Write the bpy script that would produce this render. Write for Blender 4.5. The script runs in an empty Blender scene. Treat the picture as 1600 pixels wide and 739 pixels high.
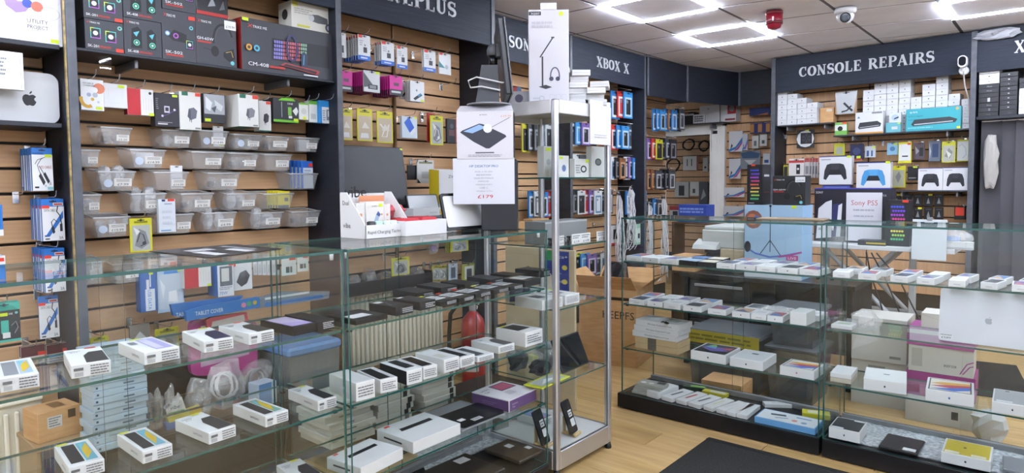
import bpy, bmesh, math, random
from mathutils import Vector, Matrix
random.seed(7)
SC = bpy.context.scene
COL = SC.collection

# ------------------------------------------------------------------ camera
FPX, PPX, PPY, CAMZ = 1031.2, 800.0, 342.4, 1.3          # focal length and optical centre in a 1600x739 frame
YAW, PIT, ROL = [math.radians(v) for v in (40.32, 3.105, -0.5035)]
_f = Vector((-math.sin(YAW), math.cos(YAW), 0)); _r = Vector((math.cos(YAW), math.sin(YAW), 0)); _u = Vector((0, 0, 1))
FWD = _f*math.cos(PIT) - _u*math.sin(PIT); _u2 = _u*math.cos(PIT) + _f*math.sin(PIT)
RGT = _r*math.cos(ROL) + _u2*math.sin(ROL); UPV = -_r*math.sin(ROL) + _u2*math.cos(ROL)
CAM = Vector((0, 0, CAMZ))
cd = bpy.data.cameras.new('camera'); cam = bpy.data.objects.new('camera', cd); COL.objects.link(cam)
cam.matrix_world = Matrix(((RGT.x, UPV.x, -FWD.x, 0), (RGT.y, UPV.y, -FWD.y, 0), (RGT.z, UPV.z, -FWD.z, CAMZ), (0, 0, 0, 1)))
cd.sensor_width = 36.0; cd.sensor_fit = 'HORIZONTAL'; cd.lens = FPX/1600*36.0
cd.shift_y = -(369.5 - PPY)/1600; cd.clip_start = 0.02; cd.clip_end = 60
SC.camera = cam

# ------------------------------------------------------------------ world, exposure
w = bpy.data.worlds.new('ambient_fill'); SC.world = w; w.use_nodes = True
w.node_tree.nodes['Background'].inputs[0].default_value = (0.86, 0.93, 1.0, 1)
w.node_tree.nodes['Background'].inputs[1].default_value = 0.9  # even ambient fill, entering by the added front opening
SC.view_settings.view_transform = 'Standard'; SC.view_settings.look = 'None'
SC.view_settings.gamma = 1.0; SC.view_settings.use_curve_mapping = False
SC.view_settings.exposure = 0.58
LED = 92.0                                               # strength of the LED frame strips in the ceiling
cy = SC.cycles
cy.max_bounces = 9; cy.diffuse_bounces = 6; cy.glossy_bounces = 4; cy.transmission_bounces = 6; cy.transparent_max_bounces = 40
cy.caustics_reflective = False; cy.caustics_refractive = False; cy.sample_clamp_indirect = 6.0

# ------------------------------------------------------------------ materials
def lin(c):
    return tuple((v/12.92 if v <= 0.04045 else ((v+0.055)/1.055)**2.4) for v in c)
def hexc(h):
    h = h.lstrip('#'); return lin([int(h[i:i+2], 16)/255 for i in (0, 2, 4)])
_M = {}
def new_mat(name):
    m = bpy.data.materials.new(name); m.use_nodes = True
    return m, m.node_tree, m.node_tree.nodes, m.node_tree.links, m.node_tree.nodes['Principled BSDF']
def M(key):
    """material by name, or by '#rrggbb' with an optional '/roughness'"""
    if key in _M: return _M[key]
    h, _, r = key.partition('/')
    m, nt, N, L, b = new_mat('paint_'+h.strip('#'))
    b.inputs['Base Color'].default_value = (*[0.69*v for v in hexc(h)], 1); b.inputs['Roughness'].default_value = float(r or 0.45)
    b.inputs['Specular IOR Level'].default_value = 0.35
    _M[key] = m; return m
def noise_mat(name, c1, c2, scale=(1, 1, 1), rough=0.5, detail=4, bump=0.0, metal=0.0, spec=0.4, coord='Object', lo=.35, hi=.65):
    m, nt, N, L, b = new_mat(name)
    tc = N.new('ShaderNodeTexCoord'); mp = N.new('ShaderNodeMapping'); mp.inputs['Scale'].default_value = scale
    nz = N.new('ShaderNodeTexNoise'); nz.inputs['Scale'].default_value = 1.0; nz.inputs['Detail'].default_value = detail
    rp = N.new('ShaderNodeValToRGB'); rp.color_ramp.elements[0].color = (*hexc(c1), 1); rp.color_ramp.elements[1].color = (*hexc(c2), 1)
    rp.color_ramp.elements[0].position = lo; rp.color_ramp.elements[1].position = hi
    L.new(tc.outputs[coord], mp.inputs[0]); L.new(mp.outputs[0], nz.inputs['Vector']); L.new(nz.outputs['Fac'], rp.inputs[0]); L.new(rp.outputs[0], b.inputs['Base Color'])
    b.inputs['Roughness'].default_value = rough; b.inputs['Metallic'].default_value = metal; b.inputs['Specular IOR Level'].default_value = spec
    if bump:
        bp = N.new('ShaderNodeBump'); bp.inputs['Strength'].default_value = bump; bp.inputs['Distance'].default_value = 0.002
        L.new(nz.outputs['Fac'], bp.inputs['Height']); L.new(bp.outputs[0], b.inputs['Normal'])
    _M[name] = m; return m
def clear_mat(name, tint, gloss_tint=(1, 1, 1), rough=0.0, ior=1.45, white=0.0, white_col='#ffffff', bump=0.0, fac=1.0):
    """see-through sheet: straight transmission, Fresnel reflection, optional milky scatter"""
    m, nt, N, L, b = new_mat(name); N.remove(b); out = N['Material Output']
    tr = N.new('ShaderNodeBsdfTransparent'); tr.inputs[0].default_value = (*tint, 1)
    gl = N.new('ShaderNodeBsdfGlossy'); gl.inputs['Roughness'].default_value = rough; gl.inputs['Color'].default_value = (*gloss_tint, 1)
    fr = N.new('ShaderNodeLayerWeight'); fr.inputs['Blend'].default_value = 0.5
    mx = N.new('ShaderNodeMixShader'); last = tr
    if white:
        df = N.new('ShaderNodeBsdfDiffuse'); df.inputs[0].default_value = (*hexc(white_col), 1)
        tl = N.new('ShaderNodeBsdfTranslucent'); tl.inputs[0].default_value = (*hexc(white_col), 1)
        dd = N.new('ShaderNodeMixShader'); dd.inputs[0].default_value = 0.4; L.new(df.outputs[0], dd.inputs[1]); L.new(tl.outputs[0], dd.inputs[2])
        m2 = N.new('ShaderNodeMixShader'); m2.inputs[0].default_value = white; L.new(tr.outputs[0], m2.inputs[1]); L.new(dd.outputs[0], m2.inputs[2]); last = m2
    if bump:
        tc = N.new('ShaderNodeTexCoord'); nz = N.new('ShaderNodeTexNoise'); nz.inputs['Scale'].default_value = 45; nz.inputs['Detail'].default_value = 2
        bp = N.new('ShaderNodeBump'); bp.inputs['Strength'].default_value = bump; bp.inputs['Distance'].default_value = 0.01
        L.new(tc.outputs['Object'], nz.inputs['Vector']); L.new(nz.outputs['Fac'], bp.inputs['Height']); L.new(bp.outputs[0], gl.inputs['Normal']); L.new(bp.outputs[0], fr.inputs['Normal'])
    r0 = ((ior-1)/(ior+1))**2; pw = N.new('ShaderNodeMath'); pw.operation = 'POWER'; pw.inputs[1].default_value = 5.0; L.new(fr.outputs['Facing'], pw.inputs[0])
    mu = N.new('ShaderNodeMath'); mu.operation = 'MULTIPLY_ADD'; mu.inputs[1].default_value = (1-r0)*fac; mu.inputs[2].default_value = r0*fac; L.new(pw.outputs[0], mu.inputs[0])
    L.new(mu.outputs[0], mx.inputs[0]); L.new(last.outputs[0], mx.inputs[1]); L.new(gl.outputs[0], mx.inputs[2]); L.new(mx.outputs[0], out.inputs[0])
    _M[name] = m; return m
def glow_mat(name, col, s):
    m, nt, N, L, b = new_mat(name); b.inputs['Base Color'].default_value = (*hexc(col), 1)
    b.inputs['Emission Color'].default_value = (*hexc(col), 1); b.inputs['Emission Strength'].default_value = s; _M[name] = m
def metal_mat(name, col, rough=0.3):
    m, nt, N, L, b = new_mat(name); b.inputs['Base Color'].default_value = (*hexc(col), 1); b.inputs['Metallic'].default_value = 0.9; b.inputs['Roughness'].default_value = rough; _M[name] = m

noise_mat('slat', '#bd956e', '#c9a27a', (3, 3, 60), 0.45, 3, coord='Object')
noise_mat('slat_r', '#b58e69', '#c49c75', (60, 3, 3), 0.45, 3)
M_GROOVE = noise_mat('groove', '#24201e', '#2e2926', (30, 30, 30), 0.5)
noise_mat('navy', '#1f232d', '#282d39', (4, 6, 160), 0.55, 4, bump=0.1, spec=0.15)
noise_mat('navy_plain', '#171a23', '#1d212b', (8, 8, 60), 0.5, 3)
noise_mat('edge_grey', '#43464e', '#4f525a', (20, 20, 20), 0.45)
noise_mat('brass_strip', '#6d5e3a', '#a08a58', (20, 20, 40), 0.4)
noise_mat('ceiling_tile', '#e6e8f6', '#eceefb', (6, 6, 6), 0.85, 6, bump=0.1)
noise_mat('tbar', '#4e4d58', '#5a5963', (10, 10, 10), 0.5)
noise_mat('plaster', '#e2e2e4', '#ebebed', (2, 2, 2), 0.8)
noise_mat('laminate', '#a88a5c', '#c4a674', (2.2, 26, 5), 0.33, 5, spec=0.5, lo=.3, hi=.7)
noise_mat('laminate_b', '#a08353', '#bb9d6a', (2.2, 26, 5), 0.33, 5, spec=0.5, lo=.3, hi=.7)
noise_mat('mat', '#262625', '#323231', (120, 120, 120), 0.95, 3, bump=0.5, spec=0.1)
noise_mat('cardboard', '#b48a5c', '#c39a6c', (9, 9, 60), 0.75, 3)
noise_mat('blacklam', '#0e0e10', '#151518', (6, 6, 6), 0.4, 3, spec=0.3)
noise_mat('greyboard', '#6e7073', '#7b7d80', (12, 12, 12), 0.5)
noise_mat('curtain', '#3c3c42', '#48484f', (3, 3, 1), 0.6, 3)
noise_mat('bubblewrap', '#8f9498', '#b9bec2', (70, 70, 70), 0.25, 2, bump=0.9, spec=0.8)
noise_mat('paintwhite', '#d9d7d2', '#e4e2de', (5, 5, 5), 0.5)
noise_mat('radiator', '#d6d2c2', '#e2decf', (4, 4, 4), 0.45)
noise_mat('redpaint', '#8e1f22', '#a02528', (8, 8, 8), 0.3, spec=0.6)
metal_mat('alu', '#c3c5cb', 0.35); metal_mat('chrome', '#d8dade', 0.18); noise_mat('silver_lid', '#b4b7be', '#b9bcc3', (9, 9, 9), 0.4, metal=0.35)
glow_mat('led', '#e8f0ff', LED); glow_mat('led_in', '#e8f0ff', LED*0.12)
clear_mat('glass', (0.985, 0.995, 0.99), fac=0.4)
clear_mat('shelfglass', (0.955, 0.985, 0.975), fac=0.65)
clear_mat('bin', (0.97, 0.975, 0.98), rough=0.25, white=0.14, white_col='#f2f4f6')
clear_mat('bagw', (0.97, 0.97, 0.97), rough=0.15, white=0.6, white_col='#eef0f2', bump=0.8, ior=1.8)
clear_mat('binrim', (0.97, 0.975, 0.98), rough=0.25, white=0.6, white_col='#f4f6f8')
clear_mat('bag', (0.97, 0.97, 0.97), rough=0.12, white=0.22, bump=0.8, ior=1.9)
clear_mat('tote', (0.7, 0.74, 0.78), rough=0.2, white=0.4, white_col='#8a9096')
clear_mat('strip_pvc', (0.45, 0.47, 0.52), rough=0.15, white=0.25, white_col='#60626a')
m, nt, N, L, b = new_mat('glass_edge'); b.inputs['Base Color'].default_value = (*hexc('#24544f'), 1); b.inputs['Roughness'].default_value = 0.12; b.inputs['Specular IOR Level'].default_value = 0.7
b.inputs['Transmission Weight'].default_value = 0.25; _M['edge'] = m
m, nt, N, L, b = new_mat('glass_edge_dark'); b.inputs['Base Color'].default_value = (*hexc('#183a38'), 1); b.inputs['Roughness'].default_value = 0.12; b.inputs['Specular IOR Level'].default_value = 0.7; _M['edge2'] = m

# ------------------------------------------------------------------ mesh building
class MB:
    def __init__(s): s.v = []; s.f = []; s.m = []; s.k = []; s.sm = []
    def mi(s, key):
        if key not in s.k: s.k.append(key)
        return s.k.index(key)
    def add(s, vs, fs, key, smooth=False):
        o = len(s.v); i = s.mi(key); s.v += [tuple(p) for p in vs]
        for f in fs: s.f.append(tuple(o+a for a in f)); s.m.append(i); s.sm.append(smooth)
        return s
    def hexa(s, p, key, side=None, top=None):
        """8 corners: four below, four above, both anticlockwise from above"""
        o = len(s.v); s.v += [tuple(q) for q in p]
        for n, f in enumerate(((3, 2, 1, 0), (4, 5, 6, 7), (0, 1, 5, 4), (1, 2, 6, 5), (2, 3, 7, 6), (3, 0, 4, 7))):
            kk = key
            if top and n == 1: kk = top
            if side and n >= 2: kk = side
            s.f.append(tuple(o+a for a in f)); s.m.append(s.mi(kk)); s.sm.append(False)
        return s
    def box(s, x0, x1, y0, y1, z0, z1, key, faces=None):
        """faces: {'-x','+x','-y','+y','-z','+z'} -> key"""
        P = [(x0, y0, z0), (x1, y0, z0), (x1, y1, z0), (x0, y1, z0), (x0, y0, z1), (x1, y0, z1), (x1, y1, z1), (x0, y1, z1)]
        o = len(s.v); s.v += P; fc = faces or {}
        for n, f in (('-z', (3, 2, 1, 0)), ('+z', (4, 5, 6, 7)), ('-y', (0, 1, 5, 4)), ('+x', (1, 2, 6, 5)), ('+y', (2, 3, 7, 6)), ('-x', (3, 0, 4, 7))):
            s.f.append(tuple(o+a for a in f)); s.m.append(s.mi(fc.get(n, key))); s.sm.append(False)
        return s
    def cbox(s, x0, x1, y0, y1, z0, z1, key, b=0.0012, faces=None):
        """box with chamfered edges"""
        b = min(b, (x1-x0)*.3, (y1-y0)*.3, (z1-z0)*.3); fc = faces or {}; o = len(s.v); X = (x0, x1); Y = (y0, y1); Z = (z0, z1)
        idx = {}
        for i in (0, 1):
            for j in (0, 1):
                for k in (0, 1):
                    ix, iy, iz = X[i]+(b if i == 0 else -b), Y[j]+(b if j == 0 else -b), Z[k]+(b if k == 0 else -b)
                    for a, p in (('x', (X[i], iy, iz)), ('y', (ix, Y[j], iz)), ('z', (ix, iy, Z[k]))):
                        idx[i, j, k, a] = len(s.v); s.v.append(p)
        def F(ids, key):
            s.f.append(tuple(ids)); s.m.append(s.mi(key)); s.sm.append(False)
        g = lambda i, j, k, a: idx[i, j, k, a]
        F([g(0, 0, 0, 'x'), g(0, 0, 1, 'x'), g(0, 1, 1, 'x'), g(0, 1, 0, 'x')], fc.get('-x', key)); F([g(1, 0, 0, 'x'), g(1, 1, 0, 'x'), g(1, 1, 1, 'x'), g(1, 0, 1, 'x')], fc.get('+x', key))
        F([g(0, 0, 0, 'y'), g(1, 0, 0, 'y'), g(1, 0, 1, 'y'), g(0, 0, 1, 'y')], fc.get('-y', key)); F([g(0, 1, 0, 'y'), g(0, 1, 1, 'y'), g(1, 1, 1, 'y'), g(1, 1, 0, 'y')], fc.get('+y', key))
        F([g(0, 0, 0, 'z'), g(0, 1, 0, 'z'), g(1, 1, 0, 'z'), g(1, 0, 0, 'z')], fc.get('-z', key)); F([g(0, 0, 1, 'z'), g(1, 0, 1, 'z'), g(1, 1, 1, 'z'), g(0, 1, 1, 'z')], fc.get('+z', key))
        for j in (0, 1):
            for k in (0, 1): F([g(0, j, k, 'y'), g(1, j, k, 'y'), g(1, j, k, 'z'), g(0, j, k, 'z')], key)
        for i in (0, 1):
            for k in (0, 1): F([g(i, 0, k, 'x'), g(i, 1, k, 'x'), g(i, 1, k, 'z'), g(i, 0, k, 'z')], key)
            for j in (0, 1): F([g(i, j, 0, 'x'), g(i, j, 1, 'x'), g(i, j, 1, 'y'), g(i, j, 0, 'y')], key)
            for j in (0, 1):
                for k in (0, 1): F([g(i, j, k, 'x'), g(i, j, k, 'y'), g(i, j, k, 'z')], key)
        return s
    def tube(s, pts, r, key, n=6, cap=True):
        pts = [Vector(p) for p in pts]; rs = r if isinstance(r, (list, tuple)) else [r]*len(pts); o = len(s.v); i = s.mi(key); ref = None
        for a, p in enumerate(pts):
            d = (pts[min(a+1, len(pts)-1)]-pts[max(a-1, 0)]).normalized()
            if ref is None: ref = Vector((0, 0, 1)) if abs(d.z) < .9 else Vector((1, 0, 0))
            e1 = d.cross(ref); e1 = e1.normalized() if e1.length > 1e-6 else Vector((1, 0, 0)); e2 = d.cross(e1).normalized(); ref = e1.cross(d)
            for q in range(n):
                t = 2*math.pi*q/n; s.v.append(tuple(p+e1*math.cos(t)*rs[a]+e2*math.sin(t)*rs[a]))
        for a in range(len(pts)-1):
            for q in range(n):
                s.f.append((o+a*n+q, o+a*n+(q+1) % n, o+(a+1)*n+(q+1) % n, o+(a+1)*n+q)); s.m.append(i); s.sm.append(True)
        if cap:
            s.f.append(tuple(o+q for q in range(n))); s.m.append(i); s.sm.append(False)
            e = o+(len(pts)-1)*n; s.f.append(tuple(e+n-1-q for q in range(n))); s.m.append(i); s.sm.append(False)
        return s
    def lathe(s, prof, key, n=20, c=(0, 0), axis='z'):
        """prof: (radius, height) pairs"""
        o = len(s.v); i = s.mi(key)
        for r, h in prof:
            for q in range(n):
                t = 2*math.pi*q/n; a, b = c[0]+r*math.cos(t), c[1]+r*math.sin(t)
                s.v.append((a, b, h) if axis == 'z' else ((a, h, b) if axis == 'y' else (h, a, b)))
        for k in range(len(prof)-1):
            for q in range(n): s.f.append((o+k*n+q, o+k*n+(q+1) % n, o+(k+1)*n+(q+1) % n, o+(k+1)*n+q)); s.m.append(i); s.sm.append(True)
        s.f.append(tuple(o+n-1-q for q in range(n))); s.m.append(i); s.sm.append(False)
        e = o+(len(prof)-1)*n; s.f.append(tuple(e+q for q in range(n))); s.m.append(i); s.sm.append(False)
        return s
    def prism(s, poly, y0, y1, key, side=None):
        """polygon in x,z (seen from the front, -y) pushed from y0 (front) to y1"""
        n = len(poly); o = len(s.v); s.v += [(x, y0, z) for x, z in poly]+[(x, y1, z) for x, z in poly]
        s.f.append(tuple(o+q for q in range(n))); s.m.append(s.mi(key)); s.sm.append(False)
        s.f.append(tuple(o+n+n-1-q for q in range(n))); s.m.append(s.mi(key)); s.sm.append(False)
        for q in range(n): s.f.append((o+(q+1) % n, o+q, o+n+q, o+n+(q+1) % n)); s.m.append(s.mi(side or key)); s.sm.append(False)
        return s
    def slab(s, poly, z0, z1, key, side=None):
        """polygon in x,y pushed from z0 up to z1"""
        n = len(poly); o = len(s.v); s.v += [(x, y, z1) for x, y in poly]+[(x, y, z0) for x, y in poly]
        s.f.append(tuple(o+q for q in range(n))); s.m.append(s.mi(key)); s.sm.append(False)
        s.f.append(tuple(o+n+n-1-q for q in range(n))); s.m.append(s.mi(key)); s.sm.append(False)
        for q in range(n): s.f.append((o+(q+1) % n, o+q, o+n+q, o+n+(q+1) % n)); s.m.append(s.mi(side or key)); s.sm.append(False)
        return s
    def tf(s, mat):
        s.v = [tuple(mat @ Vector(p)) for p in s.v]; return s
    def mesh(s, name):
        me = bpy.data.meshes.new(name); me.from_pydata(s.v, [], s.f)
        for k in s.k: me.materials.append(M(k))
        me.polygons.foreach_set('material_index', s.m); me.polygons.foreach_set('use_smooth', s.sm); me.update()
        return me
def rrect(x0, z0, x1, z1, r, n=4):
    out = []
    for cx, cz, a in ((x1-r, z0+r, -90), (x1-r, z1-r, 0), (x0+r, z1-r, 90), (x0+r, z0+r, 180)):
        for k in range(n+1):
            t = math.radians(a+90*k/n); out.append((cx+r*math.cos(t), cz+r*math.sin(t)))
    return out
def obj(name, mb, parent=None, loc=None, rot=None):
    me = mb.mesh(name) if isinstance(mb, MB) else mb
    o = bpy.data.objects.new(name, me); COL.objects.link(o); o.parent = parent
    if loc is not None: o.location = loc
    if rot is not None: o.rotation_euler = (0, 0, rot) if isinstance(rot, (int, float)) else tuple(rot)
    return o
SEEN = {}
def tag(o, label, cat, group=None):
    o['label'] = label; o['category'] = cat
    if group: o['group'] = group
    SEEN.setdefault(label, []).append(group)
    return o
def empty(name, label, cat, loc, rot=0, group=None):
    o = bpy.data.objects.new(name, None); COL.objects.link(o); o.empty_display_size = .05; o.location = loc
    o.rotation_euler = rot if isinstance(rot, (tuple, list)) else (0, 0, rot)
    return tag(o, label, cat, group)
def struct(name, mb, parent=None, loc=None, rot=None):
    o = obj(name, mb, parent, loc, rot)
    if parent is None: o['kind'] = 'structure'
    return o
def dup(root, loc, rot, label=None, group=None):
    r = root.copy(); COL.objects.link(r); r.location = loc; r.rotation_euler = rot if isinstance(rot, (tuple, list)) else (0, 0, rot)
    if label: tag(r, label, r['category'], group)
    for ch in root.children:
        c = ch.copy(); COL.objects.link(c); c.parent = r
        for g in ch.children:
            d = g.copy(); COL.objects.link(d); d.parent = c
    return r
_T = {}
def text_geo(t):
    if t not in _T:
        c = bpy.data.curves.new('t', 'FONT'); c.body = t; c.resolution_u = 2; o = bpy.data.objects.new('t', c)
        me = bpy.data.meshes.new_from_object(o); vs = [tuple(v.co) for v in me.vertices]; fs = [tuple(p.vertices) for p in me.polygons]
        bpy.data.objects.remove(o); bpy.data.meshes.remove(me); bpy.data.curves.remove(c)
        x0 = min((v[0] for v in vs), default=0); x1 = max((v[0] for v in vs), default=1); _T[t] = (vs, fs, x0, x1)
    return _T[t]

# ---------------------------------------------------------------- flat print on a face
# ops in face units (0..1 across, 0..1 up): ('r',x0,y0,x1,y1,c) ('o',cx,cy,rx,c) ('p',[(x,y)..],c) ('l',[(x,y)..],w,c) ('t',x,y,h,'text',c[,width])
def print_ops(mb, ops, W, H, put, up):
    """put(a,b,layer)->3d point; a,b in metres from the lower left corner"""
    for n, op in enumerate(ops):
        k = op[0]; e = 0.0004+0.00012*n
        if k == 'r':
            _, a, b, c, d, col = op[:6]; mb.add([put(a*W, b*H, e), put(c*W, b*H, e), put(c*W, d*H, e), put(a*W, d*H, e)], [(0, 1, 2, 3)], col)
        elif k == 'o':
            _, a, b, r, col = op[:5]; q = op[5] if len(op) > 5 else W/H; n_ = 12
            mb.add([put((a+r*math.cos(2*math.pi*i/n_))*W, (b+r*q*math.sin(2*math.pi*i/n_))*H, e) for i in range(n_)], [tuple(range(n_))], col)
        elif k == 'p':
            _, pts, col = op; mb.add([put(a*W, b*H, e) for a, b in pts], [tuple(range(len(pts)))], col)
        elif k == 'l':
            _, pts, wd, col = op; wd = wd*W/2; P = [Vector((a*W, b*H)) for a, b in pts]; vs = []; fs = []
            for i, p in enumerate(P):
                d = (P[min(i+1, len(P)-1)]-P[max(i-1, 0)]).normalized(); nn = Vector((-d.y, d.x))*wd
                vs += [put(*(p-nn), e), put(*(p+nn), e)]
            for i in range(len(P)-1): fs.append((2*i, 2*i+2, 2*i+3, 2*i+1))
            mb.add(vs, fs, col)
        elif k == 't':
            _, a, b, h, t, col = op[:6]; vs, fs, x0, x1 = text_geo(t); s = h*H; sx = s
            if len(op) > 6: sx = op[6]*W/max(x1-x0, 1e-3)
            mb.add([put(a*W+(v[0]-x0)*sx, b*H+v[1]*s, e) for v in vs], fs, col)
def front_print(mb, ops, x0, x1, y, z0, z1):
    print_ops(mb, ops, x1-x0, z1-z0, lambda a, b, e: (x0+a, y-e, z0+b), 'z'); return mb
def top_print(mb, ops, x0, x1, y0, y1, z):
    print_ops(mb, ops, x1-x0, y1-y0, lambda a, b, e: (x0+a, y0+b, z+e), 'y'); return mb
def right_print(mb, ops, x, y0, y1, z0, z1):
    print_ops(mb, ops, y1-y0, z1-z0, lambda a, b, e: (x+e, y0+a, z0+b), 'z'); return mb
def left_print(mb, ops, x, y0, y1, z0, z1):
    print_ops(mb, ops, y1-y0, z1-z0, lambda a, b, e: (x-e, y1-a, z0+b), 'z'); return mb

# ---------------------------------------------------------------- frames: a wall or a counter seen square on
class Frame:
    """u runs to the right, 'out' comes towards the viewer, z up; things placed in it face the viewer"""
    def __init__(s, ox, oy, deg):
        s.o = Vector((ox, oy, 0)); s.a = math.radians(deg); s.t = Vector((math.cos(s.a), math.sin(s.a), 0)); s.n = Vector((math.sin(s.a), -math.cos(s.a), 0))
    def w(s, u, out, z): return s.o+s.t*u+s.n*out+Vector((0, 0, z))
    def at(s, px, py, out):
        """(u, z) where the photograph's point px,py meets the plane 'out' in front of the wall"""
        d = FWD+RGT*((px-PPX)/FPX)-UPV*((py-PPY)/FPX); o = s.o+s.n*out; t = (o-CAM).dot(s.n)/d.dot(s.n); P = CAM+d*t
        return (P-s.o).dot(s.t), P.z
    def lie(s, px, py, z):
        """(u, out) where the photograph's point meets the level z"""
        d = FWD+RGT*((px-PPX)/FPX)-UPV*((py-PPY)/FPX); P = CAM+d*((z-CAMZ)/d.z); return (P-s.o).dot(s.t), (P-s.o).dot(s.n)
    def rect(s, x0, y0, x1, y1, out):
        ym = (y0+y1)/2; xm = (x0+x1)/2; u0 = s.at(x0, ym, out)[0]; u1 = s.at(x1, ym, out)[0]; return u0, u1, s.at(xm, y1, out)[1], s.at(xm, y0, out)[1]
LA = Frame(-3.2, 0, 90)        # left wall, near bays:   u = y
LB = Frame(-3.45, 0, 90)       # left wall, far bays
LC = Frame(-1.696, 0, 90)      # left counters, front glass
RW = Frame(-2.29, 6.67, -3.4)  # right wall bay, front of its fascia
RC = Frame(0, 3.252, 0)        # right counters, front glass
BW = Frame(0, 7.55, 0)         # end wall with the doorway

# ================================================================== THE ROOM
CEIL = 2.5
def skew(x): return 0.19*max(0.0, x+1.9)**1.25
# floor: laminate planks laid along x
fl = struct('floor', MB().box(-4.6, 2.8, -3.2, 9.2, -0.06, -0.006, 'laminate'))
pm = [MB().cbox(0, 1.196, 0, 0.191, -0.006, 0, k, .0008).mesh('plank') for k in ('laminate', 'laminate_b')]
for j in range(32):
    y = 1.7+0.194*j
    for i in range(5):
        x = -4.4+1.2*i+(j*0.47 % 1.2)
        if x > 1.0 or x < -4.45: continue
        obj('plank', pm[(i*7+j*3) % 2], fl, (x, y, 0))
# walls
for nm, b in (('wall_right', (2.6, 2.75, -3.2, 7.6)), ('wall_left', (-3.6, -3.22, -3.2, 3.24))):
    struct(nm, MB().box(*b, 0, CEIL, 'plaster' if nm == 'wall_right' else 'groove'))
WL = bpy.data.objects['wall_left']; struct('wall_bounce_panel', MB().box(-3.22, -3.19, -3.05, -.33, 0, CEIL, 'plaster'))  # pale panel added on the unseen wall to bounce light upwards
wlf = struct('wall_left_far', MB().box(-3.9, -3.47, 3.24, 6.75, 0, CEIL, 'groove'))
wf = MB()   # unseen shopfront: piers, low wall, header; opening added to admit fill light
wf.box(-3.6, -2.9, -3.2, -3.05, 0, CEIL, 'plaster').box(2.2, 2.75, -3.2, -3.05, 0, CEIL, 'plaster').box(-2.9, 2.2, -3.2, -3.05, 0, 0.4, 'plaster').box(-2.9, 2.2, -3.2, -3.05, 2.35, CEIL, 'plaster')
struct('wall_front', wf)
wn = MB(); wn.box(-2.9, 2.2, -3.14, -3.12, 0.4, 2.35, 'glass'); struct('fill_window_1', wn)  # pane of the opening added for fill light
# end wall with the doorway (opening x -3.95..-3.27, up to 1.86)
we = MB().box(-2.2, 2.75, 7.55, 7.7, 0, CEIL, 'groove').box(-3.27, -2.2, 7.55, 7.7, 0, CEIL, 'groove').box(-3.95, -3.27, 7.55, 7.7, 1.86, CEIL, 'groove').box(-4.6, -3.95, 7.55, 7.7, 0, CEIL, 'plaster')
we = struct('wall_back', we)
struct('wall_back_room', MB().box(-5.2, -2.2, 8.9, 9.0, 0, CEIL, 'groove').box(-5.2, -5.1, 7.7, 8.9, 0, CEIL, 'plaster').box(-2.75, -2.65, 7.7, 8.9, 0, CEIL, 'plaster'))
WBR = bpy.data.objects['wall_back_room']
struct('wall_return', MB().box(-4.6, -3.9, 6.7, 6.78, 0, CEIL, 'plaster'))
# door frame
df = MB()
df.box(-3.27, -3.20, 7.50, 7.56, 0, 1.86, 'paintwhite').box(-3.20, -3.13, 7.515, 7.56, 0, 1.95, 'paintwhite').box(-3.13, -3.10, 7.49, 7.56, 0, 1.97, 'paintwhite')
df.box(-3.95, -3.27, 7.50, 7.56, 1.86, 1.90, 'paintwhite').box(-3.95, -3.20, 7.515, 7.56, 1.90, 1.95, 'paintwhite').box(-3.95, -3.10, 7.49, 7.56, 1.95, 1.985, 'paintwhite')
df.box(-3.285, -3.265, 7.5, 7.72, 0, 1.86, 'paintwhite').box(-4.02, -3.95, 7.50, 7.56, 0, 1.98, 'paintwhite')
struct('door_1', df)

# slat boards: one object per board
def slats(parent, F, u0, u1, out, z0, z1, ph, key):
    W = u1-u0; me = MB().cbox(0, W, -0.014, 0, 0.0, 0.089, key, .003).mesh('slat'); k = 0
    z = ph+0.1*math.floor((z0-ph)/0.1)
    while z < z1-0.02:
        if z >= z0-0.1: obj('slat', me, parent, F.w(u0, out, z+0.006), F.a)
        z += 0.1
for u0, u1 in ((-.32, .835), (.865, 2.035), (2.065, 2.64), (2.65, 3.225)): slats(WL, LA, u0, u1, -0.006, 0.2, 2.3, 0.075, 'slat')
for u0, u1 in ((3.27, 4.455), (4.485, 5.685), (5.715, 6.7)): slats(wlf, LB, u0, u1, -0.006, 0.2, 2.3, 0.075, 'slat')
slats(we, BW, -3.10, -2.2, 0, 0.2, 2.2, 0.067, 'slat_r'); slats(we, BW, -3.95, -3.11, 0, 2.0, 2.2, 0.067, 'slat_r')
slats(WBR, Frame(0, 8.9, 0), -4.9, -2.75, 0, 0.3, 2.2, 0.067, 'slat_r')
wr = struct('wall_right_bay', MB().box(0, 3.2, .30, .34, 0, CEIL, 'groove'), None, RW.o, RW.a)
def slats_r(u0, u1):
    me = MB().cbox(0, u1-u0, -0.014, 0, 0.0, 0.089, 'slat_r', .003).mesh('slat')
    for k in range(21): obj('slat', me, wr, (u0, .300, 0.273+0.1*k))
slats_r(0.04, .80); slats_r(.81, 1.62)

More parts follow.
